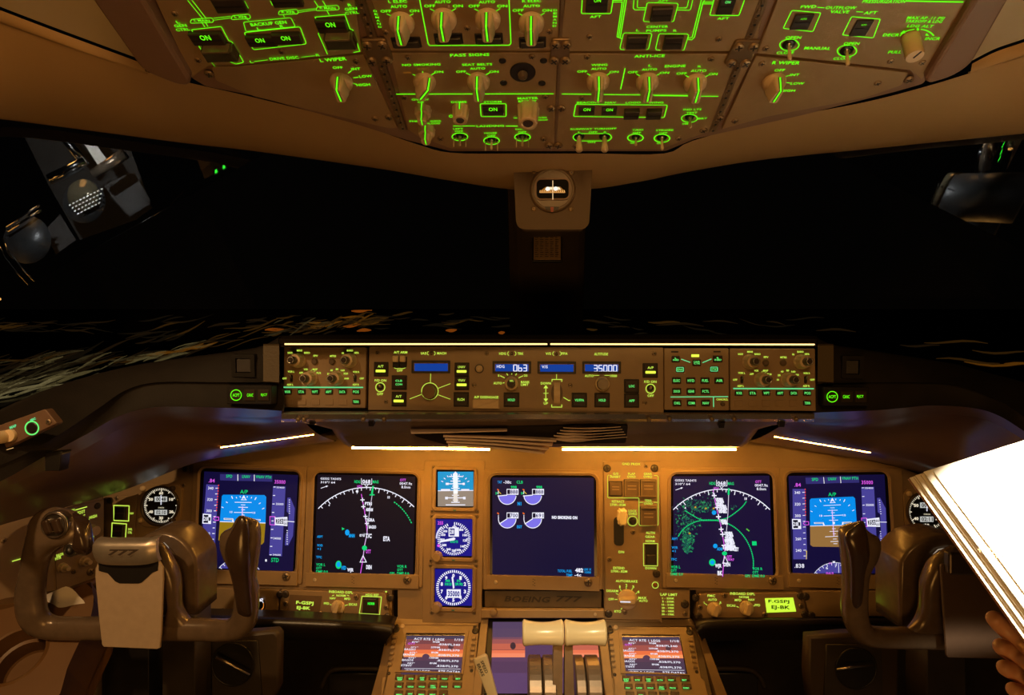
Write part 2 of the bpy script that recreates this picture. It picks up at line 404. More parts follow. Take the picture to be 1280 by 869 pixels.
# ------------------------------------------------------------------ floor and hull
b = MB(); b.add([(-1.5, -1.5, 0), (1.5, -1.5, 0), (1.5, 2.3, 0), (-1.5, 2.3, 0)], [[0, 1, 2, 3]], mat('carpet', (0.03, 0.022, 0.016), 0.95, 0, 0.3, 200, 0.5))
struct(b.obj('floor'))
b = MB(); b.box(WF, -1.25, 1.72, 1.25, 1.76, 0.0, 0.98, DARK); struct(b.obj('wall_front'))
for sgn, nm in ((-1, 'wall_left'), (1, 'wall_right')):
    b = MB(); b.box(WF, sgn*1.27, -0.4, sgn*1.25, 1.76, 0.0, 0.93, DARK); struct(b.obj(nm))
# ------------------------------------------------------------------ ceiling lining between overhead panel and windshield
top = [(-120,-12,.70),(-60,8,.71),(0,28,.72),(63,50,.735),(177,88,.77),(239,104,.80),(318,122,.815),(440,153,.85),(520,180,.874),(564,191,.888),(640,192,.89),(740,192,.89),(830,192,.889),(866,176,.875),(960,151,.85),(1080,128,.815),(1158,108,.79),(1230,86,.765),(1280,70,.75),(1340,50,.73),(1400,30,.71)]
bot = [(-120,140,.75),(-60,145,.79),(0,149,.83),(63,157,.87),(177,172,.92),(239,180,.95),(318,189,.98),(440,206,1.01),(520,218,1.03),(564,225,1.04),(640,237,1.05),(733,237,1.05),(790,227,1.04),(866,213,1.02),(960,199,.99),(1080,187,.95),(1158,179,.92),(1230,172,.88),(1280,167,.86),(1340,160,.82),(1400,152,.78)]
T = prow(top, 4); B = prow(bot, 4); rows = []
bow = cu*-0.014 - cf*0.004
for t, k in ((0, 0), (.12, .35), (.3, .8), (.5, 1), (.7, .9), (.86, .5), (.96, .1), (1, 0)):
    rows.append([a.lerp(c, t)+bow*k for a, c in zip(T, B)])
rows.append([c+Vector((0, 0.006, 0.006)) for c in B])
rows.append([c+Vector((0, 0.03, 0.02)) for c in B])
b = MB(); b.loft(rows, LINING); struct(b.obj('ceiling'))
# groove strip and cream covers outboard of the overhead panel
for nm, e1, e2, cov in (('trim_1', [(-120,-35,.69),(-60,-9,.70),(0,15,.71),(63,39,.73),(120,60,.75),(180,82,.77)], [(-120,-12,.70),(-60,8,.71),(0,28,.72),(63,50,.735),(120,70,.753),(185,92,.775)], [(-120,-120,.62),(-60,-110,.63),(0,-100,.635),(63,-90,.64),(120,-80,.645),(140,-70,.65)]),
                        ('trim_2', [(1215,82,.765),(1234,72,.76),(1250,65,.755),(1280,55,.745),(1340,34,.73),(1400,12,.71)], [(1210,93,.775),(1230,87,.767),(1250,80,.76),(1280,70,.75),(1340,50,.73),(1400,30,.71)], [(1225,-70,.65),(1240,-80,.645),(1260,-85,.64),(1290,-90,.64),(1340,-110,.63),(1400,-120,.62)])):
    a, c = prow(e1), prow(e2); r = []
    for t, k in ((0, -.6), (.1, .2), (.3, 1), (.6, 1), (.88, .6), (1, -.8)):
        r.append([p.lerp(q, t)-cu*0.0035*k for p, q in zip(a, c)])
    b = MB(); b.loft(r, LINING); struct(b.obj(nm))
    z = prow(cov); b = MB(); b.loft([[p.lerp(q, t)+cu*0.006 for p, q in zip(a, z)] for t in (0, .3, .6, 1)], LINING2)
    struct(b.obj(nm.replace('1', '3').replace('2', '4')))
# ------------------------------------------------------------------ windshield, centre post
GLASS = bpy.data.materials.new('windshield_glass'); GLASS.use_nodes = True
def glass_nodes(G_, f0, tint):
    n_ = G_.node_tree; n_.nodes.clear(); N_ = n_.nodes.new
    out_ = N_('ShaderNodeOutputMaterial'); tr_ = N_('ShaderNodeBsdfTransparent'); gl_ = N_('ShaderNodeBsdfGlossy'); mx_ = N_('ShaderNodeMixShader'); lw_ = N_('ShaderNodeLayerWeight'); pw = N_('ShaderNodeMath'); ma = N_('ShaderNodeMath')
    lw_.inputs['Blend'].default_value = .5; pw.operation = 'POWER'; pw.inputs[1].default_value = 5.0; ma.operation = 'MULTIPLY_ADD'; ma.inputs[1].default_value = 1-f0; ma.inputs[2].default_value = f0
    gl_.inputs['Roughness'].default_value = 0.0; tr_.inputs['Color'].default_value = tint
    for a_, b_ in ((lw_.outputs['Facing'], pw.inputs[0]), (pw.outputs[0], ma.inputs[0]), (ma.outputs[0], mx_.inputs[0]), (tr_.outputs[0], mx_.inputs[1]), (gl_.outputs[0], mx_.inputs[2]), (mx_.outputs[0], out_.inputs[0])): n_.links.new(a_, b_)
glass_nodes(GLASS, .015, (.95, .97, .96, 1))
def pane(name, P):
    A, B_, C_ = P[0], P[1], P[2]
    N = (B_-A).cross(C_-A).normalized()
    if N.dot(CAM-A) < 0: N = -N
    return A, N
WL = (pt(636, 232, 1.075), pt(640, 432, 1.72), pt(0, 140, .90))
WR = (pt(733, 232, 1.075), pt(726, 432, 1.72), pt(1280, 158, .93))
def onplane(A, N, px, py):
    d = pray(px, py); return CAM + d*((A-CAM).dot(N)/d.dot(N))
PL, PR = pane('l', WL), pane('r', WR)
GLASS2 = bpy.data.materials.new('side_window_glass'); GLASS2.use_nodes = True; glass_nodes(GLASS2, .13, (.93, .95, .94, 1))
def side_plane(px, py, d): q = pray(px, py); return CAM+q*d, -q.normalized()
P3, P4 = side_plane(70, 235, 1.02), side_plane(1134, 228, 1.02)
for nm, (A, N), P, G_ in (('window_1', PL, [(639, 225), (336, 190), (-40, 398), (-200, 480), (-200, 560), (640, 440)], GLASS), ('window_2', PR, [(729, 225), (1030, 188), (1290, 318), (1480, 420), (1480, 560), (725, 440)], GLASS),
                      ('window_3', P3, [(338, 184), (336, 190), (-40, 398), (-250, 510), (-250, 60), (0, 138)], GLASS2), ('window_4', P4, [(1028, 182), (1030, 188), (1290, 318), (1520, 440), (1520, 80), (1280, 155)], GLASS2)):
    f = [onplane(A, N, *q) for q in P]; k = len(f); b = MB()
    b.add(f+[q-N*0.004 for q in f], [list(range(k)), list(range(k, 2*k))[::-1]]+[[i, k+i, k+(i+1) % k, (i+1) % k] for i in range(k)], G_)
    struct(b.obj(nm))
POST = mat('post_trim', (0.045, 0.032, 0.022), 0.6, 0, 0.1, 20, 0.3)
b = MB()
R = []
for y, xl, xr, d in ((214, 648, 722, 1.02), (236, 647, 722, 1.045), (330, 649, 719, 1.27), (425, 651, 716, 1.62), (450, 651, 716, 1.70)):
    e = d+.03
    R.append([pt(xl-13, y, e+.05), pt(xl-12, y, e), pt(xl-2, y, d+.005), pt(xl+4, y, d), pt((xl+xr)/2, y, d-.004), pt(xr-2, y, d), pt(xr+4, y, d+.005), pt(xr+11, y, e), pt(xr+12, y, e+.05)])
b.loft(R, POST, False); struct(b.obj('trim_5'))
# ------------------------------------------------------------------ glareshield
GS = thing('glareshield', 'dark leather-covered glareshield hood curving across under the windshield', 'glareshield', pt(685, 425, 1.3))
b = MB()
tp = [(-60,0),(0,0)]
crest = [(349,421,1.105),(326,433,1.11),(281,441,1.12),(197,452,1.12),(157,459,1.10),(112,470,1.06),(56,488,.99),(0,512,.92),(-60,542,.85)]
crease = [(352,477,1.10),(326,478,1.10),(281,478,1.095),(197,478,1.08),(157,488,1.06),(121,512,1.02),(60,552,.95),(0,582,.89),(-60,600,.83)]
low = [(355,514,1.10),(326,512,1.095),(281,510,1.085),(197,509,1.07),(150,520,1.05),(108,543,1.01),(50,574,.945),(0,602,.885),(-60,622,.82)]
rec = [(358,520,1.13),(326,522,1.13),(281,521,1.13),(205,521,1.12),(160,532,1.10),(115,556,1.06),(60,586,1.0),(0,612,.93),(-60,634,.87)]
mid = [(395,541,1.235),(330,553,1.23),(281,558,1.22),(225,566,1.21),(176,583,1.19),(125,600,1.15),(60,612,1.06),(0,628,1.0),(-60,650,.92)]
end = [(420,552,1.29),(342,562,1.29),(295,569,1.285),(240,580,1.285),(176,605,1.285),(130,621,1.28),(60,640,1.18),(0,657,1.10),(-60,676,1.0)]
end2 = [(x, y-2, d+.05) for x, y, d in end]
def mirror_rows(L): return None
def hood(rows, mats, par, nm):
    P = [prow(r, 6) for r in rows]
    far = [p+Vector((0, 0.25, -0.03)) for p in P[0]]; far2 = [p+Vector((0, 0.6, -0.06)) for p in P[0]]
    g = MB(); g.loft([far2, far, [p+Vector((0, .03, .0005)) for p in P[0]], P[0], [a.lerp(c, .08)-cf*.004 for a, c in zip(P[0], P[1])], [a.lerp(c, .5)-cf*.006 for a, c in zip(P[0], P[1])], P[1]], GLARE)
    g.loft([P[1], [a+cf*.006-cu*.002 for a in P[1]], [a.lerp(c, .15)+cf*.007 for a, c in zip(P[1], P[2])], [a.lerp(c, .85)+cf*.004 for a, c in zip(P[1], P[2])], P[2]], GLARE)
    g.obj(nm, par)
    g = MB(); g.loft([P[2], P[3]], UNDER)
    g.loft([P[3], [a.lerp(c, .35)-cu*.000+cf*.03 for a, c in zip(P[3], P[4])], [a.lerp(c, .7)+cf*.012 for a, c in zip(P[3], P[4])], P[4], [a.lerp(c, .4)-cf*.006 for a, c in zip(P[4], P[5])], [a.lerp(c, .8)-cf*.002 for a, c in zip(P[4], P[5])], P[5], P[6]], UNDER)
    g.obj('underside', par)
hood([crest, crease, low, rec, mid, end, end2], None, GS, 'hood_wing')
rcrest = [(1021,422,1.105),(1041,431,1.11),(1080,437,1.12),(1119,443,1.12),(1193,455,1.12),(1235,466,1.10),(1280,478,1.05),(1340,500,.98),(1400,530,.9)]
rcrease = [(1018,478,1.10),(1044,479,1.10),(1090,478,1.095),(1130,478,1.09),(1171,479,1.08),(1207,484,1.06),(1249,501,1.03),(1285,524,.98),(1360,570,.88)]
rlow = [(1016,516,1.10),(1044,515,1.095),(1094,513,1.085),(1130,510,1.08),(1165,507,1.07),(1215,510,1.05),(1249,520,1.02),(1290,545,.97),(1370,590,.87)]
rrec = [(1012,522,1.13),(1044,524,1.13),(1094,524,1.13),(1130,521,1.125),(1165,518,1.12),(1215,521,1.10),(1249,532,1.07),(1290,556,1.02),(1370,600,.9)]
rmid = [(960,542,1.235),(1010,551,1.23),(1060,560,1.225),(1100,566,1.22),(1140,575,1.21),(1190,590,1.18),(1230,600,1.12),(1290,620,1.02),(1370,640,.9)]
rend = [(935,552,1.29),(1000,562,1.29),(1050,570,1.29),(1094,577,1.29),(1149,591,1.29),(1190,605,1.28),(1240,625,1.2),(1300,645,1.1),(1370,670,1.0)]
hood([rcrest, rcrease, rlow, rrec, rmid, rend, [(x, y-2, d+.05) for x, y, d in rend]], None, GS, 'hood_wing')
# centre top deck behind the strip lamp
b = MB()
def pz(px, y0, d): return pt(px, y0, d)
b.loft([[pt(349, 434, 1.105), pt(685, 431.5, 1.105), pt(1021, 434, 1.105)], [pt(349, 424, 1.10), pt(685, 424, 1.10), pt(1021, 424, 1.10)], [pt(349, 420, 1.12), pt(685, 420, 1.12), pt(1021, 420, 1.12)], [pt(395, 418, 1.5), pt(685, 418, 1.5), pt(960, 418, 1.5)], [pt(395, 419, 1.8), pt(685, 419, 1.8), pt(960, 419, 1.8)]], GLARE, False)
b.obj('top_deck', GS)
for s_, x0, x1, xx in ((0, 329, 349, 352), (1, 1022, 1042, 1018)):
    b = MB(); a = (x0, x1) if s_ == 0 else (x0, x1)
    b.loft([[pt(x0, 430, 1.095), pt(x1, 430, 1.095)], [pt(x0, 432, 1.088), pt(x1, 432, 1.088)], [pt(x0, 477, 1.085), pt(x1, 478, 1.085)], [pt(x0, 480, 1.10), pt(x1, 480, 1.10)]], mat('end_cap_vinyl', (0.09, 0.065, 0.035), 0.5, 0, 0.1, 20, 0.3), False)
    b.obj('end_cap', GS)
# black recesses around the mode control panels
b = MB(); b.loft([[pt(x, y, d) for x in (347, 685, 1024)] for y, d in ((430, 1.10), (431, 1.17), (516, 1.17), (517, 1.12))], BLACK, False); b.obj('panel_recess', GS)
# square speaker buttons and lit push pads let into the hood wings
for sx0, sy0, px0, py0, lab in ((291, 443, 284, 482, 'left'), (1051, 445, 1029, 484, 'right')):
    Q = Fr(pt(sx0+14, sy0+14, 1.098), (1, 0, 0), tilt(0))
    t = thing('warning_button', 'dark square warning button above the %s ACPT CANC RJCT pads' % lab, 'button', pt(sx0+14, sy0+14, 1.1), 'square buttons on the glareshield wings')
    b = MB(); a = Q.p(sx0, sy0+28); c = Q.p(sx0+28, sy0)
    b.frame(Q, rr(a[0], a[1], c[0], c[1], .002), rr(a[0]+.007, a[1]+.007, c[0]-.007, c[1]-.007, .001), -.01, .004, BLACK, -.004); b.obj('housing', t)
    b = MB(); b.box(Q, a[0]+.008, a[1]+.008, c[0]-.008, c[1]-.008, -.008, .002, mat('dim_cap', (.05, .045, .045), .4), .001); b.obj('cap', t)
    Q = Fr(pt(px0+28, py0+12, 1.078), (1, 0, 0), tilt(4))
    t = thing('message_button_pad', 'black strip of three lit keys ACPT CANC RJCT on the %s hood wing' % lab, 'button panel', pt(px0+28, py0+12, 1.09), 'lit key strips on the glareshield wings')
    b = MB(); a = Q.p(px0, py0+23); c = Q.p(px0+56, py0); b.box(Q, a[0], a[1], c[0], c[1], -.02, .002, BLACK, .001, .002); b.obj('housing', t)
    for i in range(3):
        kx = px0+4+i*17.5; k = button(Q, kx, py0+5, kx+14.5, py0+19, t, BTN, .004, name='key')
        D = Draw(Q.lift(.0042))
        D.text(('ACPT', 'CANC', 'RJCT')[i], kx+7.2, py0+12, (9, 8, 8)[i], GRN, 4, .02)
        if i == 0: D.ring(kx+7.2, py0+12, 6.6, 1.0, GRN)
        D.obj('legend', k)
# ================================================================== OVERHEAD PANEL
FO.crop(0, 0, 1)
FB = FO.lift(-0.006)
b = MB(); P = [FO.p(x, y) for x, y in ((163,-90),(192,0),(238,100),(256,111),(318,123),(440,157),(508,178),(563,192),(832,192),(868,177),(1000,148),(1120,118),(1155,108),(1222,0),(1280,-90))]
b.prism(FO, rpoly(P, .004), -.02, -.004, FRAMEB); struct(b.obj('trim_6'))
for nm, P in (('trim_7', [(60,-90),(114,0),(178,90),(220,107),(236,109),(238,101),(180,2),(130,-90)]), ('trim_8', [(1320,-90),(1262,0),(1215,82),(1190,98),(1162,106),(1156,103),(1218,0),(1275,-90)])):
    b = MB(); Q = [FO.p(x, y, .012) for x, y in P]; b.prism(FO, rpoly(Q, .012), -.02, .012, FRAMEB, .004); struct(b.obj(nm))
OGC = (225, 85)
SC_ = mat('screw_overhead', (0.30, 0.20, 0.11), 0.4, 0.6, 0.1, 90)
def oh_panel(name, label, px, extra=()):
    FO.crop(0, 0, 1)
    c = [FO.p(x, y) for x, y in px]; u = sum(q[0] for q in c)/len(c); v = sum(q[1] for q in c)/len(c)
    t = thing(name, label, 'control panel', FO.w(u, v, -.004), 'overhead control panels')
    b = MB(); b.prism(FO, rpoly(c, .002, 2), -.004, 0, OHP, .0008); b.obj('faceplate', t); return t
def oscrews(t, sc, L, r=None):
    FO.crop(*sc)
    for x, y in L: screw(FO, x, y, t, (r or 4.2)*sc[2]*.8, 0, SC_)
CA, CB, CC, CD, CE, CF, CG = (200,0,4.923),(380,0,4.346),(600,0,4.346),(820,0,4.346),(1020,0,4.346),(450,0,5.12),(690,0,4.923)
def osw(t, px0, py0, px1, py1, txt=None, m=BTN, sk=0, bar=True, inn=False, h=.006, col=GRN, tw=.32):
    """square lit push switch given by the corners of its cap (crop coordinates)"""
    k = button(FO, px0, py0, px1, py1, t, m, h, .001, name='push_switch')
    D = Draw(FO.lift(h+.0002)); cx = (px0+px1)/2; w_ = px1-px0; hh = py1-py0
    ym = (py0+py1)/2
    # offsets: the cap front is nearer, so marks are placed through the local plane
    a = FO.p(px0, py1); c = FO.p(px1, py0)
    F2 = FO.lift(h+.0002); mb = MB()
    def T(txt, fu, fv, wd):
        v, f, x0, y0, x1, y1 = glyphs(txt, .02); s = (c[0]-a[0])*wd/(x1-x0); sy = s*1.25
        U = a[0]+(c[0]-a[0])*fu; V = a[1]+(c[1]-a[1])*fv
        mb.add([F2.w(U+(gx-(x0+x1)/2)*s, V+(gy-(y0+y1)/2)*sy, .0002) for gx, gy in v], f, col)
    if bar:
        vm = a[1]+(c[1]-a[1])*.5; g = MB(); g.box(F2, a[0]+.0015, vm-.0008, c[0]-.0015, vm+.0008, -.0012, .0004, BLACK); g.obj('divider', k)
    if txt: T(txt, .5, .76, tw); mb.obj('legend', k, label='lit %s legend' % txt)
    return k
def knob_legends(D, cx, cy, items, ticks=()):
    for s_, x, y, wd in items: D.text(s_, x, y, wd, GRN)
# ---------------- left column: electrical
EL = oh_panel('electrical_panel', 'brown overhead panel with BACKUP GEN switches and DRIVE DISC legend, far left', [(190,-70),(430,-90),(453,66),(296,82),(262,82),(240,97),(194,0)])
D = Draw(FO); D.crop(*CA)
for P in ([(170,0),(262,112)], [(198,0),(284,112)], [(258,135),(276,165)], [(280,135),(296,162)]): D.line(P, 5, GRN)
D.line([(330,110),(436,98)], 3, GRN); D.line([(332,122),(438,108)], 3, GRN)
D.line([(850,64),(958,50)], 3, GRN); D.line([(852,74),(962,58)], 3, GRN)
for x, y, w_, s_ in ((258,125,72,'L MAIN'),(498,102,60,'L XFR'),(790,72,62,'R XFR'),(1032,47,72,'R MAIN')):
    D.line(rpoly([(x-w_,y+16),(x-w_+6,y-8),(x+w_-8,y-18),(x+w_,y+2),(x+w_-6,y+10)], 14), 4, GRN, True); D.text(s_, x, y-1, w_*1.35, GRN, 17, rot=-.07)
D.line([(530,110),(548,122)], 4, GRN); D.line([(760,88),(766,102)], 4, GRN)
D.line([(1028,62),(1042,88)], 5, GRN); D.line([(950,0),(975,38)], 5, GRN); D.line([(1000,0),(1022,34)], 5, GRN)
D.quad([(530,190),(514,132),(806,104),(834,160)], 10, 4, GRN)
D.quad([(575,302),(518,196),(862,160),(902,266)], 12, 5, GRN)
D.text('BACKUP GEN', 668, 140, 232, GRN, 24, rot=.06); D.text('L', 608, 172, 20, GRN, 20); D.text('R', 750, 157, 24, GRN, 20)
D.quad([(262,312),(236,272),(250,262),(194,178),(378,158),(424,245),(444,252),(516,378),(470,390)], 8, 5, GRN)
D.line([(340,405),(262,312)], 3, GRN)
D.line([(1032,330),(975,202),(990,190),(955,100),(1138,84),(1170,172),(1188,180),(1230,310),(1190,318)], 5, GRN)
D.line([(324,0),(360,62)], 5, GRN); D.line([(520,0),(544,44),(514,52)], 5, GRN); D.line([(680,0),(694,28)], 5, GRN); D.line([(880,0),(872,16),(846,18)], 5, GRN)
for i, s_ in enumerate(('L', 'GEN', 'CTRL')): D.text(s_, (112,127,142)[i], (130,152,176)[i], (22,80,88)[i], GRN, 20, rot=.05)
for i, s_ in enumerate(('R', 'GEN', 'CTRL')): D.text(s_, (1168,1175,1182)[i], (24,48,72)[i], (24,80,88)[i], GRN, 20, rot=.08)
D.text('DRIVE DISC', 765, 352, 185, GRN, 22, rot=.05); D.line([(580,372),(665,362)], 4, GRN); D.line([(870,345),(955,336)], 4, GRN); D.text('L', 565, 374, 20, GRN, 18); D.text('R', 972, 332, 24, GRN, 18)
D.obj('legends', EL)
osw(EL, 218, 186, 375, 262, 'ON'); osw(EL, 982, 104, 1138, 186, 'ON')
osw(EL, 556, 206, 700, 270, 'ON'); osw(EL, 712, 192, 858, 256, 'ON', bar=False)
osw(EL, 360, -30, 505, 62, None); osw(EL, 708, -50, 860, 28, None)
COVER = mat('clear_guard', (0.06, 0.055, 0.03), 0.15, 0, 0.05, 30)
for x0, y0, x1, y1 in ((290, 318, 440, 392), (1030, 242, 1185, 316)):
    FO.crop(*CA); b = MB(); a = FO.p(x0, y1, .014); c = FO.p(x1, y0, .014)
    b.box(FO, a[0], a[1], c[0], c[1], .002, .014, COVER, .002, .001)
    b.box(FO, a[0]+.003, c[1]-.001, c[0]-.003, c[1]+.0015, .004, .016, SCREW, .0005); g = b.obj('guard', EL, label='clear hinged guard over drive switch')
oscrews(EL, CA, [(90,85),(234,370),(748,318),(1270,275),(1120,-6)]); oscrews(EL, CA, [(303,455)], 6)
# ---------------- left wiper
LW = oh_panel('wiper_panel', 'brown overhead panel with the L WIPER selector near its upper edge', [(264,84),(297,83.5),(454,68.5),(497,160),(487,161),(440,150),(318,121),(270,101)])
D = Draw(FO); D.crop(*CB)
D.text('L WIPER', 158, 322, 150, GRN, 24, rot=.06); D.text('OFF', 183, 366, 56, GRN, 17); D.text('INT', 281, 373, 50, GRN, 17, rot=.05); D.text('LOW', 335, 413, 72, GRN, 19, rot=.04); D.text('HIGH', 322, 459, 76, GRN, 20, rot=.03)
D.line([(240,396),(258,382)], 5, GRN); D.line([(268,421),(296,418)], 5, GRN); D.line([(266,450),(284,456)], 5, GRN); D.obj('legends', LW)
FO.crop(*CB); pointer_knob(FO, 205, 440, LW, 62, .024, 0, glow=GRN)
oscrews(LW, CB, [(283,335),(385,645)]); oscrews(LW, CB, [(461,637),(-110,212)], 5)
# ---------------- hydraulic
HY = oh_panel('hydraulic_panel', 'brown overhead panel with four demand pump selectors in a row', [(432,-90),(704,-90),(697,64),(486,64),(464,0)])
D = Draw(FO); D.crop(*CF)
D.line([(375,-40),(436,278),(446,290),(954,288),(966,276),(952,-40)], 7, GRN)
for x in (528, 812):
    D.text('AUTO', x, 10, 105, GRN, 20); D.text('OFF', x-82, 36, 72, GRN, 21); D.text('ON', x+98, 36, 66, GRN, 21); D.line([(x-80,54),(x-52,68)], 5, GRN); D.line([(x+58,68),(x+86,52)], 5, GRN)
D.text('L ELEC', 240, 6, 120, GRN, 20); D.text('AUTO', 248, 38, 108, GRN, 21); D.text('OFF', 166, 68, 70, GRN, 20); D.text('ON', 348, 66, 62, GRN, 20); D.line([(172,86),(204,99)], 5, GRN); D.line([(314,99),(342,84)], 5, GRN)
D.text('R ELEC', 1098, 2, 120, GRN, 20); D.text('AUTO', 1098, 34, 108, GRN, 21); D.text('OFF', 1012, 62, 72, GRN, 20); D.text('ON', 1197, 62, 62, GRN, 20); D.line([(1014,80),(1042,95)], 5, GRN); D.line([(1152,95),(1182,78)], 5, GRN)
for i, ch in enumerate('DEMAND'): D.text(ch, 98+i*6, 66+i*20, 22, GRN, 15, rot=-.2); D.text(ch, 1250-i*1, 60+i*20, 24, GRN, 15)
D.obj('legends', HY)
FO.crop(*CF)
for x, y in ((268,142),(538,118),(818,118),(1097,142)):
    b = MB(); dx = 22 if x < 600 else 0
    a = FO.p(x-72+dx, y+158); c = FO.p(x+88+dx, y+96); b.box(FO, a[0]-.001, a[1]-.001, c[0]+.001, c[1]+.001, 0, .0012, BLACK, .0004, .0012); b.box(FO, a[0]+.001, a[1]+.0005, c[0]-.001, c[1]-.003, 0, .004, BTN, .001, .001)
    b.obj('fault_light', HY, label='dark unlit indicator window')
    pointer_knob(FO, x, y, HY, 82, .024, 0, glow=GRN)
oscrews(HY, CF, [(165,208),(686,180),(1212,203)])
# ---------------- pass signs, lighting
PS = oh_panel('lighting_panel', 'brown overhead panel with PASS SIGNS, STORM and LANDING light switches', [(487,66.5),(697,66),(693,186),(564,186),(521,170),(510,162)])
D = Draw(FO); D.crop(*CB)
D.text('PASS SIGNS', 900, 297, 215, GRN, 20); D.text('NO SMOKING', 637, 350, 210, GRN, 16); D.text('SEAT BELTS', 940, 349, 165, GRN, 16)
D.text('ON', 732, 389, 50, GRN, 16); D.line([(690,406),(712,394)], 5, GRN); D.line([(645,396),(645,384)], 4, GRN); D.line([(606,408),(590,402)], 4, GRN)
D.text('ON', 560, 392, 40, E(150,90,20), 11); D.text('AUTO', 645, 372, 62, E(130,100,20), 11)
D.text('AUTO', 943, 370, 84, GRN, 16); D.text('OFF', 853, 387, 54, GRN, 16); D.text('ON', 1032, 387, 50, GRN, 16); D.line([(880,394),(904,405)], 5, GRN); D.line([(986,405),(1010,392)], 5, GRN)
D.line([(500,509),(1356,507)], 6, GRN)
D.text('OVHD/', 631, 538, 94, GRN, 14); D.text('CB', 634, 552, 34, GRN, 13); D.text('GLSHLD', 715, 655, 60, GRN, 13); D.text('PNL', 598, 656, 50, GRN, 13); D.text('FLOOD', 705, 668, 70, GRN, 13)
D.text('DOME', 842, 551, 86, GRN, 14); D.ring(798, 628, 9, 4, GRN, 6)
D.text('STORM', 1025, 550, 96, GRN, 13); D.quad([(962,630),(957,560),(1098,560),(1098,630)], 8, 5, GRN)
D.text('LANDING', 1012, 681, 150, GRN, 16); D.line([(810,681),(930,681)], 5, GRN); D.line([(1096,681),(1160,681)], 5, GRN)
D.text('LEFT', 838, 696, 56, GRN, 12); D.text('OFF', 842, 709, 46, GRN, 12); D.text('NOSE', 1014, 719, 70, GRN, 12); D.text('OFF', 1018, 732, 46, GRN, 12)
D.ring(847, 739, 42, 6, GRN, 21); D.ring(1019, 760, 42, 6, GRN, 21)
D.crop(*CC)
D.text('MASTER', 260, 529, 112, GRN, 16); D.text('BRIGHT', 258, 545, 100, GRN, 15); D.line([(142,681),(205,681)], 5, GRN); D.text('ON', 192, 636, 20, GRN, 12); D.text('PUSH', 338, 634, 46, GRN, 11); D.text('ON/OFF', 342, 647, 54, GRN, 11)
D.text('RIGHT', 222, 697, 60, GRN, 11); D.text('OFF', 230, 712, 46, GRN, 12); D.ring(231, 740, 42, 6, GRN, 21)
D.obj('legends', PS)
FO.crop(*CB)
pointer_knob(FO, 655, 440, PS, 62, .022, 38, glow=GRN); pointer_knob(FO, 948, 438, PS, 62, .024, 0, glow=GRN)
osw(PS, 974, 570, 1084, 620, 'ON', h=.003, tw=.4)
def barrel(x, y, t, r, H, name='dimmer_knob', line=True, big=False):
    u, v = FO.p(x, y); rr_ = r*FO.k(x, y); b = MB(); prof = [(1.0, 0), (.97, .15), (.86, .9), (.80, 1.0)] if big else [(1.0, 0), (.95, .45), (.62, .5), (.56, .95), (.5, 1.0)]
    seg = 32; vs = []; fs = []
    for q, (pr, pn) in enumerate(prof):
        for i in range(seg):
            a = 2*pi*i/seg; fl = .08 if (i % 4 < 2) and q < len(prof)-1 else 0; vs.append(FO.w(u+rr_*(pr-fl)*math.cos(a), v+rr_*(pr-fl)*math.sin(a), H*pn))
    for q in range(len(prof)-1):
        for i in range(seg): j = (i+1) % seg; fs.append([q*seg+i, q*seg+j, (q+1)*seg+j, (q+1)*seg+i])
    b.add(vs, fs, KNOBO); b.add(vs[-seg:], [list(range(seg))], KNOBO)
    if big:
        b.lathe(FO, u, v, [(rr_*.82, H), (rr_*.82, H*1.04), (rr_*.5, H*1.04), (rr_*.45, H*1.0)], KNOBO, 32)
        b.lathe(FO, u, v, [(rr_*.46, H), (rr_*.40, H*1.05)], KNOBD, 24)
    o = b.obj(name, t)
    if line:
        g = MB(); lw = rr_*.07
        for w_, e, mm in ((lw*1.8, 0.0, INK), (lw, .0002, GRN)):
            P = [(rr_*1.02, 0.0), (rr_*.97, H*.45), (rr_*.66, H*.52), (rr_*.58, H*1.0), (-rr_*.3, H*1.01)]; vs = []
            for c, z in P: vs += [FO.w(u-w_, v+c+e, z+e), FO.w(u+w_, v+c+e, z+e)]
            g.add(vs, [[2*i, 2*i+1, 2*i+3, 2*i+2] for i in range(len(P)-1)], mm)
        g.obj('pointer_line', o)
    return o
barrel(648, 592, PS, 46, .022); barrel(668, 700, PS, 46, .022); barrel(852, 588, PS, 48, .019, big=True)
FO.crop(*CC); barrel(262, 582, PS, 62, .025, big=True, line=False, name='master_bright_knob')
b = MB(); u, v = FO.p(232, 392); r_ = 70*FO.k(232, 392); b.lathe(FO, u, v, [(r_*1.0, .0), (r_*1.0, .0008), (r_*.9, .0008), (r_*.5, .0003)], BLACK, 28); b.lathe(FO, u, v-.003, [(r_*.4, 0), (r_*.38, .004), (r_*.2, .006)], BTN2, 20); b.obj('jack_socket', PS)
for x, y in ((122,330),(345,330),(128,450),(336,452)): b = MB(); u, v = FO.p(x, y); r_ = 20*FO.k(x, y); b.lathe(FO, u, v, [(r_, 0), (r_, .0004), (r_*.5, .0004)], BLACK, 16); b.obj('mounting_hole', PS)
FO.crop(*CB)
for x, y in ((847,736),(1019,757)):
    for dx in (-33, 0, 33): toggle(FO, x+dx, y+(6 if dx else 0), PS, 22 if dx == 0 else 10, .014, (0, -.25), KNOBO, 1.0)
FO.crop(*CC)
for dx in (-33, 0, 33): toggle(FO, 231+dx, 738+(6 if dx else 0), PS, 22 if dx == 0 else 10, .014, (0, -.25), KNOBO, 1.0)
oscrews(PS, CB, [(565,312),(545,528),(742,752)]); oscrews(PS, CC, [(282,308),(345,755),(355,525)])
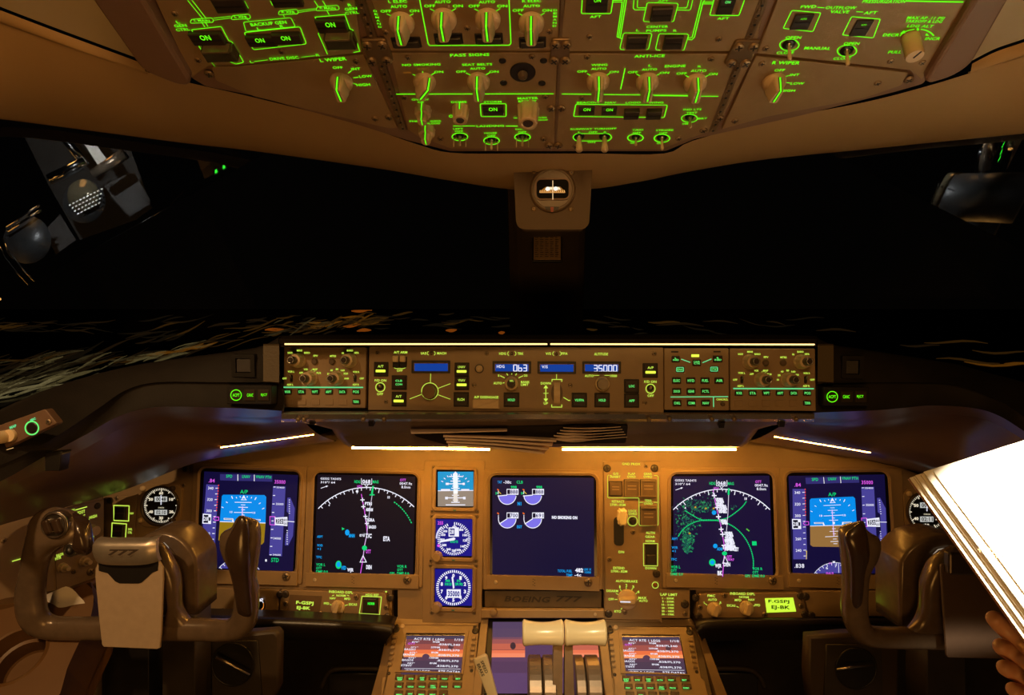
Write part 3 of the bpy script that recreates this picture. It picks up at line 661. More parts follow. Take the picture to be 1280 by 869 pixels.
# ---------------- fuel
FU = oh_panel('fuel_panel', 'brown overhead panel with AFT and CENTER PUMPS fuel switches', [(707,-90),(985,-90),(958,0),(943,64.5),(700,64.5),(706,0)])
D = Draw(FO); D.crop(*CG)
D.quad([(180,82),(190,-60),(385,-60),(362,82)], 10, 6, GRN); D.text('AFT', 268, 101, 70, GRN, 18)
D.quad([(970,92),(1012,-60),(1205,-60),(1150,94)], 10, 6, GRN); D.text('AFT', 1053, 112, 74, GRN, 18)
for P in ([(372,-2),(434,-2)], [(372,10),(432,10),(400,225),(428,235)], [(458,-8),(458,-2),(420,228)], [(446,-8),(410,226)]): D.line(P, 6, GRN)
D.line([(505,-20),(500,48),(512,58),(572,57)], 5, GRN); D.line([(528,-20),(524,40),(532,45),(578,45)], 5, GRN)
D.line([(845,-20),(832,36),(826,45),(774,46)], 5, GRN); D.line([(870,-20),(852,54),(842,60),(768,58)], 5, GRN)
D.line([(920,-10),(862,226),(836,232)], 6, GRN); D.line([(940,-2),(928,12),(876,226),(860,242),(836,240)], 6, GRN); D.line([(930,10),(992,10)], 6, GRN); D.line([(930,20),(990,20)], 6, GRN)
D.line([(600,131),(566,128),(562,120),(584,18),(594,12),(768,16),(776,24),(748,126),(734,131)], 5, GRN)
D.text('AFT', 684, 2, 66, GRN, 12); D.text('CENTER', 648, 160, 134, GRN, 17); D.text('PUMPS', 642, 184, 124, GRN, 18); D.text('L', 527, 182, 18, GRN, 17); D.text('R', 757, 184, 22, GRN, 17)
D.line([(446,302),(424,300),(418,290),(438,206),(448,198),(606,200),(614,208),(594,296),(580,302)], 5, GRN)
D.line([(666,305),(642,302),(638,292),(656,212),(664,203),(830,204),(840,212),(812,302),(800,306)], 5, GRN)
D.text('ANTI-ICE', 605, 339, 185, GRN, 18) if False else None
D.obj('legends', FU); FO.crop(*CG)
osw(FU, 205, -40, 350, 70, 'ON', h=.003); osw(FU, 1005, -30, 1140, 82, 'ON', h=.003, col=GRB)
for x0, y0, x1, y1 in ((600,35,748,122),(452,212,590,292),(678,214,812,294)): osw(FU, x0, y0, x1, y1, None, h=.004)
oscrews(FU, CG, [(230,225),(1026,240)])
# ---------------- anti-ice / exterior lights
AI = oh_panel('anti_ice_panel', 'brown overhead panel with ANTI-ICE selectors and BEACON NAV LOGO WING switches', [(700,67),(944,67.5),(895,163),(862,173),(826,187),(694,187)])
D = Draw(FO); D.crop(*CC)
D.text('ANTI-ICE', 921, 303, 165, GRN, 20); D.text('WING', 648, 351, 88, GRN, 16); D.text('AUTO', 645, 372, 84, GRN, 16); D.text('OFF', 555, 387, 54, GRN, 16); D.text('ON', 728, 389, 50, GRN, 16)
D.line([(582,398),(602,409)], 5, GRN); D.line([(684,409),(706,396)], 5, GRN); D.line([(788,368),(764,482)], 6, GRN)
D.text('L', 924, 354, 18, GRN, 16); D.text('AUTO', 920, 375, 84, GRN, 16); D.text('OFF', 830, 390, 54, GRN, 16); D.text('ON', 1002, 393, 50, GRN, 16); D.line([(850,399),(870,411)], 5, GRN); D.line([(952,411),(976,398)], 5, GRN)
D.text('ENGINE', 1060, 356, 112, GRN, 18)
D.line([(444,508),(1130,516)], 6, GRN)
D.quad([(508,630),(520,564),(1018,568),(1000,636)], 8, 5, GRN)
for s_, x, w_ in (('BEACON',586,120),('NAV',709,62),('LOGO',832,82),('WING',956,80)): D.text(s_, x, 554, w_, GRN, 14)
D.text('RUNWAY TURNOFF', 616, 697, 248, GRN, 14); D.text('L', 540, 714, 14, GRN, 12); D.text('OFF', 614, 714, 48, GRN, 12); D.text('R', 680, 714, 16, GRN, 12); D.text('ON', 605, 770, 42, GRN, 12)
D.quad([(502,742),(520,722),(700,722),(718,742),(700,762),(520,762)], 18, 5, GRN)
D.text('TAXI', 856, 702, 60, GRN, 13); D.text('OFF', 852, 717, 46, GRN, 12); D.ring(844, 745, 42, 6, GRN, 21); D.text('ON', 826, 773, 22, GRN, 12)
D.text('STROBE', 1003, 703, 94, GRN, 13); D.text('OFF', 996, 718, 46, GRN, 12); D.ring(988, 747, 42, 6, GRN, 22); D.text('ON', 970, 775, 22, GRN, 12)
D.crop(*CD)
D.text('R', 236, 356, 20, GRN, 14); D.text('AUTO', 231, 379, 84, GRN, 17); D.text('OFF', 139, 394, 56, GRN, 17); D.text('ON', 310, 397, 46, GRN, 17); D.line([(160,404),(180,414)], 5, GRN); D.line([(262,414),(286,402)], 5, GRN); D.line([(-10,514),(338,518)], 6, GRN)
D.text('IND LTS', 197, 589, 98, GRN, 14); D.text('TEST', 194, 607, 60, GRN, 14); D.text('BRT', 253, 638, 48, GRN, 14); D.text('DIM', 158, 667, 30, GRN, 12); D.ring(181, 637, 43, 5, GRN, 22)
D.obj('legends', AI); FO.crop(*CC)
pointer_knob(FO, 640, 438, AI, 62, .024, 0, glow=GRN); pointer_knob(FO, 908, 440, AI, 62, .024, 0, glow=GRN)
osw(AI, 535, 576, 625, 622, 'ON', h=.002, tw=.45); osw(AI, 658, 578, 746, 622, 'ON', h=.002, tw=.45); osw(AI, 778, 588, 868, 634, None, h=.006); osw(AI, 898, 588, 990, 634, None, h=.006)
for x, y in ((538,740),(676,740)): toggle(FO, x, y, AI, 30, .022, (0, -.15), KNOBO, 2.0)
toggle(FO, 846, 744, AI, 22, .012, (0, -.2)); toggle(FO, 988, 744, AI, 28, .018, (0, -.2))
FO.crop(*CD); pointer_knob(FO, 212, 445, AI, 62, .024, 0, glow=GRN); toggle(FO, 183, 634, AI, 26, .015, (0, -.2))
oscrews(AI, CC, [(582,310),(555,532),(520,795),(1080,752)]); oscrews(AI, CD, [(298,320)])
# ---------------- pressurization
PZ = oh_panel('pressurization_panel', 'brown overhead panel with OUTFLOW VALVE switches and LDG ALT knob', [(990,-90),(1275,-90),(1220,0),(1152,100),(1138,88),(1020,75),(946,67),(972,0)])
D = Draw(FO); D.crop(*CD)
D.text('FWD', 828, 35, 82, GRN, 20); D.line([(876,38),(914,41)], 5, GRN); D.text('OUTFLOW', 1005, 40, 165, GRN, 20, rot=-.04); D.text('VALVE', 998, 62, 102, GRN, 20, rot=-.04)
D.quad([(690,152),(738,54),(895,68),(852,170)], 8, 5, GRN); D.quad([(1012,188),(1062,88),(1218,102),(1180,204)], 8, 5, GRN)
D.text('OPEN', 746, 202, 84, GRN, 19, rot=-.03); D.ring(724, 242, 52, 6, GRN, 31); D.text('CLOSE', 702, 284, 92, GRN, 18); D.text('MANUAL', 877, 260, 142, GRN, 20, rot=-.05); D.text('OPEN', 1062, 234, 84, GRN, 19, rot=-.03); D.ring(1037, 274, 52, 6, GRN, 31); D.text('CLOSE', 1010, 315, 92, GRN, 18)
D.crop(*CE)
D.text('PRESSURIZATION', 370, 4, 230, GRN, 22, rot=-.03); D.line([(490,2),(800,8)], 8, GRN); D.line([(218,60),(256,62)], 5, GRN); D.text('AFT', 296, 66, 70, GRN, 20)
for i, (s_, x, y, w_) in enumerate((('MAX ΔP .11 PSI',596,94,200),('TAKEOFF & LDG',585,112,200),('LDG ALT',566,138,140))): D.text(s_.replace('Δ', 'A'), x, y, w_, GRN, 18, rot=-.05)
D.text('DECR', 408, 186, 86, GRN, 20, rot=-.03); D.text('INCR', 634, 206, 80, GRN, 20, rot=-.04); D.text('PULL', 428, 279, 70, GRN, 20)
D.arc(552, 210, 92, 20, 80, 6, GRN, 14, 56); D.arc(552, 212, 104, 100, 160, 6, GRN, 14, 58); D.disc(552, 155, 7, GRN)
D.poly([(455,178),(478,160),(484,176)], GRN); D.poly([(600,175),(613,190),(592,188)], GRN)
D.obj('legends', PZ); FO.crop(*CD)
osw(PZ, 722, 72, 862, 158, 'AUTO', h=.002); osw(PZ, 1045, 104, 1186, 192, 'AUTO', h=.002)
toggle(FO, 722, 240, PZ, 36, .018, (0, -.2)); toggle(FO, 1036, 272, PZ, 36, .018, (0, -.2))
FO.crop(*CE)
u, v = FO.p(512, 205); r_ = 48*FO.k(512, 205); b = MB(); b.lathe(FO, u, v, [(r_, 0), (r_*.97, .012), (r_*.94, .024), (r_*.90, .026)], KNOBO, 32); b.box(FO.at(u, v, 0, -.4), -.0009, -.002, .0009, r_*.8, .0255, .0264, INK); b.obj('landing_altitude_knob', PZ)
oscrews(PZ, CE, [(406,332),(578,340)]); oscrews(PZ, CD, [(596,262),(530,244)]); oscrews(PZ, CE, [(847,-2),(505,432)], 6)
# ---------------- right wiper
RW = oh_panel('wiper_panel', 'brown overhead panel with the R WIPER selector and a long plain right half', [(944.5,70),(1020,78),(1136,91),(1127,107),(1080,123),(960,146),(902,162)])
D = Draw(FO); D.crop(*CD)
D.text('R WIPER', 707, 340, 148, GRN, 24, rot=-.04); D.text('OFF', 672, 380, 56, GRN, 18); D.text('INT', 753, 405, 50, GRN, 18); D.text('LOW', 768, 452, 72, GRN, 19); D.text('HIGH', 717, 491, 76, GRN, 18)
D.line([(696,417),(722,408)], 5, GRN); D.line([(704,446),(730,449)], 5, GRN); D.line([(684,482),(694,488)], 5, GRN); D.obj('legends', RW)
FO.crop(*CD); pointer_knob(FO, 640, 442, RW, 62, .024, 8, glow=GRN)
oscrews(RW, CD, [(576,345),(428,656)]); oscrews(RW, CD, [(348,642),(258,708)], 5); oscrews(RW, CE, [(335,452)])
# ---------------- hinges and latch fittings between the panels
FO.crop(0, 0, 1)
HM = mat('hinge_metal', (0.24, 0.16, 0.09), 0.35, 0.6, 0.1, 60)
for i, (xa, ya, xb, yb, wd) in enumerate(((430,-60,504,163,.010), (978,-60,890,165,.009), (706,-60,694,184,.0035))):
    a = FO.p(xa, ya); c = FO.p(xb, yb); L = math.hypot(c[0]-a[0], c[1]-a[1]); ang = math.atan2(c[1]-a[1], c[0]-a[0]); Q = FO.at(a[0], a[1], 0, ang)
    t = thing('panel_hinge', ('long piano hinge strip left of the centre overhead panels', 'long piano hinge strip right of the centre overhead panels', 'thin seam rail along the middle of the overhead panels')[i], 'hinge', Q.w(L/2, 0, -.004), 'overhead hinge strips')
    b = MB(); b.box(Q, 0, -wd/2, L, wd/2, -.006, .0008, HM, .0003)
    if wd > .005:
        n = int(L/.012)
        for k in range(n):
            b.box(Q, k*.012+.001, -wd*.32, k*.012+.0085, wd*.1, 0, .002, HM, .0008, .001)
            if k % 1 == 0: b.lathe(Q, k*.012+.0105, wd*.05, [(.0016, .0008), (.0016, .001), (.001, .001)], BLACK, 8)
    b.obj('strip', t)
LB = (('CB', [(345,238),(425,236),(370,322),(450,318)]), ('CC', [(408,234),(468,234),(402,318),(462,318)]), ('CD', [(448,244),(528,244),(410,332),(486,332)]))
for nm, pts in LB:
    sc = {'CB': CB, 'CC': CC, 'CD': CD}[nm]; FO.crop(*sc)
    P = [FO.p(x, y, .003) for x, y in pts]; cu2 = sum(p[0] for p in P)/4; cv2 = sum(p[1] for p in P)/4
    t = thing('latch_plate', {'CB': 'four-screw latch block where the left hinge crosses the panel seam', 'CC': 'four-screw latch block on the middle seam of the overhead panels', 'CD': 'four-screw latch block where the right hinge crosses the panel seam'}[nm], 'latch', FO.w(cu2, cv2), 'latch blocks between overhead panels')
    q = [pts[0], pts[1], pts[3], pts[2]]; c0 = (sum(p[0] for p in pts)/4, sum(p[1] for p in pts)/4)
    b = MB(); b.prism(FO, rpoly([FO.p(c0[0]+(x-c0[0])*1.75, c0[1]+(y-c0[1])*1.5, .003) for x, y in q], .004), 0, .003, HM, .001); b.obj('plate', t)
    for x, y in pts: screw(FO, x, y, t, 24, .003, SC_)
for x, y, sc in ((385,587,CC), (443,587,CC), (375,787,CC), (425,787,CC), (555,700,CB)): pass
FO.crop(*CC)
t = thing('seam_fasteners', 'two pairs of small screws on the middle seam near the front edge', 'fasteners', FO.w(*FO.p(410, 700)))
for x, y in ((386,586),(440,586),(375,788),(425,788)): screw(FO, x, y, t, 20, .0008, SC_)
# ================================================================== STANDBY COMPASS
FC = Fr(pt(691, 238, .93), (1, 0, 0), (0, .10, 1)); FC.crop(600, 180, 3.342)
t = thing('standby_compass', 'lit magnetic compass in a rounded housing above the centre post', 'compass', pt(691, 238, .95))
b = MB(); o1 = rpoly([FC.p(*q) for q in ((152,60),(457,60),(441,343),(166,343))], .009, 5)
vs = [[FC.w(u, v, n) for u, v in P] for P, n in ((o1, -.035), (o1, -.012), (inset(o1, .0016), -.004), (inset(o1, .005), 0))]
CH = mat('compass_housing', (.11,.065,.03), .6, 0, .05, 10, .2); b.loft(vs, CH, True, True); b.add(vs[-1], [list(range(len(o1)))], CH); b.obj('housing', t)
b = MB(); cu1, cv1 = FC.p(303, 193); k_ = FC.k(303, 193)
b.lathe(FC, cu1, cv1, [(95*k_, 0), (95*k_, .003), (90*k_, .005), (82*k_, .0055), (80*k_, .0045)], mat('bezel_ring', (.14,.09,.05), .4), 48); b.obj('bezel', t)
b = MB(); w1 = rr(-70*k_+cu1, -43*k_+cv1, 70*k_+cu1, 43*k_+cv1, 22*k_, 5); b.frame(FC, inset(w1, -.001), inset(w1, .0012), .003, .0062, FRAMEB, .0045); b.poly(FC, w1, .0056, mat('compass_black', (.006,.005,.004), .6, spec=.1)); b.obj('window', t)
D = Draw(FC, n=.0059)
D.poly([(247,208),(258,196),(275,184),(335,184),(348,196),(358,208)], E(150,95,35))
D.poly([(270,196),(278,185),(330,185),(338,196)], E(255,235,190)); D.disc(283, 193, 9, E(255,255,245)); D.disc(316, 192, 9, E(255,255,245))
for i in range(13): D.line([(250+i*8.6, 208), (250+i*8.6+(6-i)*.3, 198)], 2.5, E(255,190,110))
D.line([(304,158),(304,238)], 3.5, E(230,190,140)); D.line([(250,208),(354,208)], 3, E(220,150,80)); D.obj('compass_card', t)
b = MB(); b.prism(FC, rpoly([FC.p(*q) for q in ((270,266),(330,266),(326,280),(276,280))], .0008), .004, .0058, DARK, .0004); b.poly(FC, [FC.p(*q) for q in ((294,268),(308,268),(306,288),(296,288))], .0062, mat('red_mark', (.35,.05,.02), .5)); b.obj('adjuster', t)
for x, y in ((225,115),(382,120),(225,271),(380,272)): screw(FC, x, y, t, 9, 0, SC_)
FP = Fr(pt(684, 307, 1.17), (1, 0, 0), (0, .52, .85)); FP.crop(600, 180, 3.342)
t = thing('correction_card', 'small brown compass correction card on the dark centre post', 'placard', pt(684, 307, 1.17))
b = MB(); a = FP.p(218, 493); c = FP.p(342, 357); b.box(FP, a[0], a[1], c[0], c[1], -.003, .002, BLACK, .0008, .001); b.obj('holder', t)
b = MB(); a = FP.p(224, 487); c = FP.p(336, 363); b.box(FP, a[0], a[1], c[0], c[1], 0, .0026, mat('card', (.42,.27,.13), .6), .0003); b.obj('card', t)
D = Draw(FP, n=.003)
for j in range(12):
    for i in range(5): D.line([(230+i*21, 378+j*9), (230+i*21+(14 if (i+j) % 3 else 9), 378+j*9)], 3, INK)
D.obj('card_print', t)
# ================================================================== GLARESHIELD CONTROL PANELS
FG.crop(0, 0, 1)
NF = .012                                     # faceplates stand proud of the frame plane
def gpanel(name, label, x0, y0, x1, y1, cat='control panel'):
    FG.crop(0, 0, 1); a = FG.p(x0, y1); c = FG.p(x1, y0)
    t = thing(name, label, cat, FG.w((a[0]+c[0])/2, a[1], -.01))
    b = MB(); b.box(FG, a[0], a[1], c[0], c[1], -.012, 0, PANEL, .0012, .002); b.obj('faceplate', t); return t
K1, K2, K3 = (340,420,4.923), (560,420,4.923), (780,420,4.923)
def gbtn(t, sc, x0, y0, x1, y1, lines, bar=False, m=BTN, col=GRB, wd=.6, h=.0045, housing=None, hh=.2):
    FG.crop(*sc); k = button(FG, x0, y0, x1, y1, t, m, h, .0012, housing, 'push_switch'); a = FG.p(x0, y1); c = FG.p(x1, y0); F2 = FG.lift(h+.0003); g = MB()
    W_, H_ = c[0]-a[0], c[1]-a[1]; n = len(lines)
    for i, s_ in enumerate(lines):
        v, f, p0, q0, p1, q1 = glyphs(s_, .015); sx = W_*wd/(p1-p0)*(min(1, len(s_)/3.0) if n > 1 else 1); sy = H_*hh/(q1-q0)
        V = a[1]+H_*((.72 if bar else .5)+(n-1)*.14-i*.28)
        g.add([F2.w(a[0]+W_/2+(gx-(p0+p1)/2)*sx, V+(gy-(q0+q1)/2)*sy, 0) for gx, gy in v], f, col)
    if lines: g.obj('legend', k, label='lit %s legend' % ' '.join(lines))
    if bar:
        g = MB(); g.box(FG, a[0]+W_*.12, a[1]+H_*.26, a[0]+W_*.88, a[1]+H_*.46, h, h+.0006, LIME, .0002, .0012); g.obj('light_bar', k, label='glowing lime bar')
    return k
def dual_knob(t, sc, x, y, tx, ty, r, rt, ticks=None):
    """stacked knob: skirt centre (x,y); dark inner cap seen at (tx,ty)"""
    FG.crop(*sc); u, v = FG.p(x, y); R_ = r*FG.k(x, y); H = .024; b = MB()
    seg = 40; vs = []; fs = []; prof = [(1.0, 0), (1.0, .004), (.92, .006), (.86, .021), (.80, .024)]
    for q, (pr, n) in enumerate(prof):
        for i in range(seg):
            a = 2*pi*i/seg; fl = .05 if (i % 4 < 2 and q in (2, 3)) else 0
            vs.append(FG.w(u+R_*(pr-fl)*math.cos(a), v+R_*(pr-fl)*math.sin(a), n))
    for q in range(4):
        for i in range(seg): j = (i+1) % seg; fs.append([q*seg+i, q*seg+j, (q+1)*seg+j, (q+1)*seg+i])
    b.add(vs, fs, KNOB); b.add(vs[-seg:], [list(range(seg))], KNOB); o = b.obj('rotary_knob', t)
    c = MB(); rt_ = R_*.52
    c.lathe(FG, u, v, [(rt_, H), (rt_, H*1.5), (rt_*.92, H*1.62)], KNOBD, 24); c.lathe(FG, u, v, [(rt_*.86, H*1.6), (rt_*.84, H*1.66), (rt_*.66, H*1.66), (rt_*.62, H*1.6)], STEEL, 24); c.lathe(FG, u, v, [(rt_*.45, H*1.6), (rt_*.40, H*1.68)], KNOBD, 16)
    c.obj('inner_knob', o, label='dark inner knob with a steel ring'); return o
# ---- EFIS panels
def efis(label, x0, y0, x1, y1, sc, dx, dy, first):
    t = gpanel('display_control_panel', label, x0, y0, x1, y1)
    D = Draw(FG); D.crop(*sc)
    def X(x): return x+dx
    def Y(y): return y+dy
    for s_, x, y, w_ in (('RADIO',112,104,30),('MINS',170,90,34),('BARO',216,104,36),('BARO',480,90,38),('HPA',521,104,28),('IN',436,106,12),('FPV',269,123,28),('MTRS',376,124,38),('VOR L',118,220,42),('OFF',78,262,26),('ADF L',112,300,40),
                         ('VOR R',518,222,40),('OFF',553,262,26),('ADF R',516,300,40),('APP',180,227,24),('VOR',209,206,26),('MAP',266,206,30),('PLN',288,228,26),('10',341,262,12),('20',348,234,16),('40',367,212,16),('80',401,205,16),('160',436,212,24),('320',455,232,28),('640',460,262,28)):
        D.text(s_, X(x), Y(y), w_, GRM, 12, bold=.03)
    D.line([(X(66), Y(316)), (X(562), Y(317))], 7, GRC); D.line([(X(240), Y(216)), (X(248), Y(207))], 2, GRM); D.line([(X(256), Y(222)), (X(268), Y(216))], 2, GRM)
    D.obj('legends', t)
    for x, y in ((166,152),(482,152)): dual_knob(t, sc, X(x), Y(y), 0, 0, 46, 0)
    for x, y in ((238,262),(402,262)): dual_knob(t, sc, X(x), Y(y), 0, 0, 46, 0)
    FG.crop(*sc)
    for x, y in ((265,158),(372,158)):
        u, v = FG.p(X(x), Y(y)); r = 19*FG.k(x, y); b = MB(); b.lathe(FG, u, v, [(r, 0), (r*.95, .004), (r*.7, .005)], BTN2, 20); b.obj('push_button', t)
    for x, y in ((120,262),(512,262)):
        u, v = FG.p(X(x), Y(y)); r = 11*FG.k(x, y); b = MB(); b.prism(FG, rr(u-r*.8, v-r*2, u+r*.8, v+r*2, r*.7), 0, .0007, BLACK); o = b.obj('toggle_switch', t)
        c = MB(); c.tube([FG.w(u, v, .001), FG.w(u, v+r*1.2, .006), FG.w(u, v+r*2.2, .010)], [r*.35, r*.4, r*.5], STEEL, 8); c.obj('lever', o)
    for i, s_ in enumerate(('WXR','STA','WPT','ARPT','DATA','POS')): gbtn(t, sc, X(76+i*84), Y(328), X(124+i*84), Y(360), [s_], col=GRB, wd=.75, hh=.5, h=.003)
    gbtn(t, sc, X(496), Y(390), X(544), Y(420), ['TERR'], col=GRB, wd=.75, hh=.5, h=.003)
    FG.crop(*sc)
    for i in range(5): button(FG, X(76+i*84), Y(388), X(126+i*84), Y(426), t, PANEL, .0012, .0008, name='blank_cover')
    return t
efis('left EFIS panel with four stacked beige knobs above a key row', 353.5, 434, 458, 509.5, K1, 0, 0, True)
efis('right EFIS panel with four stacked beige knobs beside the right hood wing', 913, 436, 1019, 513, K3, 605, 8, False)
# ---- mode control panel
MC = gpanel('mode_control_panel', 'long central autopilot panel with blue digit windows HDG 063 and 35000', 460, 434, 829.5, 513)
D = Draw(FG); D.crop(*K1)
D.text('A/T ARM', 791, 101, 84, GRM, 15, bold=.03); D.text('OFF', 786, 213, 36, GRM, 15); D.line([(748,193),(760,201),(810,201),(828,193)], 3, GRM)
D.text('IAS', 934, 107, 34, GRM, 15); D.arc(968, 107, 12, 110, 250, 3, GRM, 8); D.arc(993, 107, 12, -70, 70, 3, GRM, 8); D.text('MACH', 1044, 107, 56, GRM, 15)
D.text('F/D ON', 668, 274, 72, GRM, 15); D.text('OFF', 665, 358, 38, GRM, 15); D.ring(667, 316, 28, 5, GRM)
D.ring(972, 340, 51, 4, GRM); D.line([(977,232),(975,288)], 3, GRM); D.line([(1024,322),(1098,294)], 3, GRM); D.line([(848,388),(920,360)], 3, GRM); D.line([(1022,362),(1098,390)], 3, GRM)
D.crop(*K2)
D.text('HDG', 336, 109, 42, GRM, 15); D.arc(380, 109, 13, 110, 250, 3, GRM, 8); D.arc(406, 109, 13, -70, 70, 3, GRM, 8); D.text('TRK', 446, 109, 36, GRM, 15)
D.text('V/S', 617, 109, 34, GRM, 15); D.arc(657, 109, 13, 110, 250, 3, GRM, 8); D.arc(683, 109, 13, -70, 70, 3, GRM, 8); D.text('FPA', 718, 109, 36, GRM, 15); D.text('ALTITUDE', 942, 112, 84, GRM, 16)
D.text('5', 312, 244, 10, GRM, 13); D.text('25', 478, 244, 22, GRM, 13); D.text('AUTO', 306, 291, 52, GRM, 15); D.text('BANK', 476, 284, 54, GRM, 14); D.text('LIMIT', 472, 300, 46, GRM, 14)
for a0 in (148, 118, 90, 62, 32): x, y = 392+50*math.cos(math.radians(a0)), 282-44*math.sin(math.radians(a0)); D.line([(x, y), (392+(66 if a0 in (62,90,118) else 84)*math.cos(math.radians(a0)), 282-(58 if a0 in (62,90,118) else 70)*math.sin(math.radians(a0)))], 4, GRM)
D.line([(338,290),(362,284)], 4, GRM)
D.text('DOWN', 602, 292, 62, GRM, 15); D.text('UP', 602, 415, 26, GRM, 15); D.line([(602,316),(602,395)], 4, GRM); D.line([(586,353),(618,353)], 3, GRM); D.poly([(588,322),(602,302),(616,322)], GRM); D.poly([(588,386),(602,406),(616,386)], GRM)
D.line([(668,236),(668,266)], 3, GRM); D.line([(640,282),(640,268),(700,268),(700,282)], 4, GRM); D.line([(638,422),(638,438),(700,438),(700,422)], 4, GRM); D.line([(710,378),(742,397),(752,397)], 4, GRM)
D.text('AUTO', 868, 246, 54, GRM, 15); D.line([(896,243),(930,243)], 3, GRM); D.text('1000', 1018, 246, 42, GRM, 15); D.line([(962,243),(992,243)], 3, GRM)
D.text('A/P DISENGAGE', 236, 377, 150, GRM, 15)
D.crop(*K3); D.text('F/D ON', 161, 282, 74, GRM, 15); D.text('OFF', 163, 368, 38, GRM, 15); D.ring(162, 325, 28, 5, GRM)
D.obj('legends', MC)
HSG = mat('switch_housing', (0.02, 0.016, 0.012), 0.5)
gbtn(MC, K1, 633, 166, 712, 244, ['A/T'], True, housing=HSG, col=GRM, wd=.45); gbtn(MC, K1, 742, 248, 826, 326, ['CLB', 'CON'], False, housing=HSG, wd=.5, hh=.16); gbtn(MC, K1, 742, 350, 824, 428, ['A/T'], True, housing=HSG, col=GRM, wd=.45)
gbtn(MC, K2, 46, 170, 126, 246, ['LNAV'], True, housing=HSG, col=GRM, wd=.55); gbtn(MC, K2, 46, 252, 126, 328, ['VNAV'], True, housing=HSG, col=GRM, wd=.55); gbtn(MC, K2, 40, 352, 124, 430, ['FLCH'], False, housing=HSG, col=GRM, wd=.5)
gbtn(MC, K2, 348, 354, 434, 432, ['HOLD'], False, housing=HSG, wd=.5); gbtn(MC, K2, 766, 356, 850, 434, ['VS/FPA'], False, housing=HSG, wd=.68); gbtn(MC, K2, 906, 356, 990, 434, ['HOLD'], False, housing=HSG, wd=.5)
gbtn(MC, K2, 1088, 272, 1170, 346, ['LOC'], False, housing=HSG, wd=.42); gbtn(MC, K2, 1088, 360, 1170, 436, ['APP'], False, housing=HSG, wd=.42); gbtn(MC, K3, 120, 174, 202, 252, ['A/P'], True, housing=HSG, col=GRM, wd=.45)
# A/T arm switches
FG.crop(*K1)
for x in (766, 810):
    u, v = FG.p(x, 160); r = 21*FG.k(x, 160); b = MB(); b.box(FG, u-r, v-r*1.7, u+r, v+r*1.6, 0, .004, BLACK, .001, .002); b.box(FG, u-r*.85, v-r*.1, u+r*.85, v+r*1.8, .003, .012, KNOB, .002, .002); b.obj('arm_switch', MC)
toggle(FG, 667, 313, MC, 20, .008, (0, .3)); FG.crop(*K3); toggle(FG, 162, 322, MC, 20, .008, (0, .3))
# windows
BLU = E(8, 60, 150); BLW = E(235, 235, 255)
def window(sc, x0, y0, x1, y1, txt, small=None):
    FG.crop(*sc); a = FG.p(x0, y1); c = FG.p(x1, y0); b = MB(); g = 0.0035
    b.frame(FG, rr(a[0], a[1], c[0], c[1], .001), rr(a[0]+g, a[1]+g, c[0]-g, c[1]-g, .0005), 0, .003, HSG, .0002); o = b.obj('digit_window', MC)
    D = Draw(FG, n=.0003); D.rect(x0+17, y0+18, x1-16, y1-11, BLU); n = small
    if small: D.text(small, x0+26, y0+32, 48 if small == 'HDG' else 38, BLW, 18, al='l', bold=.02)
    if txt: seg7(D, txt, x1-24 if txt == '063' else x1-22, y0+42, 26, 38)
    D.obj('display', o, label='blue window reading %s' % (((small or '')+' '+(txt or '')).strip() or 'nothing'))
SEG = {'0': 'abcdef', '3': 'abcdg', '5': 'acdfg', '6': 'cdefg', '1': 'bc', '2': 'abdeg', '4': 'bcfg', '7': 'abc', '8': 'abcdefg', '9': 'abcdfg'}
def seg7(D, s_, xr, y, w_, h, m=None, th=5):
    m = m or BLW; x = xr-len(s_)*(w_+4)+4
    for ch in s_:
        e = SEG[ch]; L, R_, T_, M_, B_ = x+2, x+w_-4, y-h/2, y, y+h/2
        S = {'a': ((L,T_),(R_,T_)), 'b': ((R_,T_),(R_,M_)), 'c': ((R_,M_),(R_,B_)), 'd': ((L,B_),(R_,B_)), 'e': ((L,M_),(L,B_)), 'f': ((L,T_),(L,M_)), 'g': ((L,M_),(R_,M_))}
        for q in e: D.line(list(S[q]), th+1, m)
        x += w_+4
window(K1, 860, 152, 1098, 228, None); window(K2, 274, 156, 512, 230, '063', 'HDG'); window(K2, 550, 158, 788, 232, None, 'V/S'); window(K2, 826, 158, 1064, 230, '35000')
# knobs, wheel, disengage bar, lamp
FG.crop(*K1); knob(FG, 972, 345, MC, 47, .016, mat('knob_brown', (.22,.14,.07), .35), .88, 8, 'speed_knob')
FG.crop(*K2)
o = knob(FG, 392, 292, MC, 45, .012, KNOB, .92, 0, 'heading_knob'); u, v = FG.p(392, 292); r = 26*FG.k(392, 292); b = MB(); b.lathe(FG, u, v, [(r, .012), (r*.95, .021), (r*.85, .0225)], KNOBD, 24); b.obj('select_cap', o)
D = Draw(FG.lift(.0227)); D.text('SEL', 392, 276, 26, GRM, 11); D.obj('cap_print', o)
o = knob(FG, 948, 296, MC, 46, .010, KNOB, .95, 0, 'altitude_knob'); u, v = FG.p(948, 296); r = 36*FG.k(948, 296); b = MB(); b.lathe(FG, u, v, [(r, .010), (r*.92, .022), (r*.88, .024)], mat('knob_grey', (.30,.24,.17), .45), 28); b.obj('inner_knob', o)
u, v = FG.p(670, 352); k_ = FG.k(670, 352); b = MB(); b.prism(FG, [(u+36*k_*math.cos(2*pi*i/24), v+62*k_*math.sin(2*pi*i/24)) for i in range(24)], 0, .001, BTN2); ho = b.obj('vertical_speed_wheel', MC)
b = MB(); seg = 40; R_ = 66*k_; vs = []; hw = 19*k_
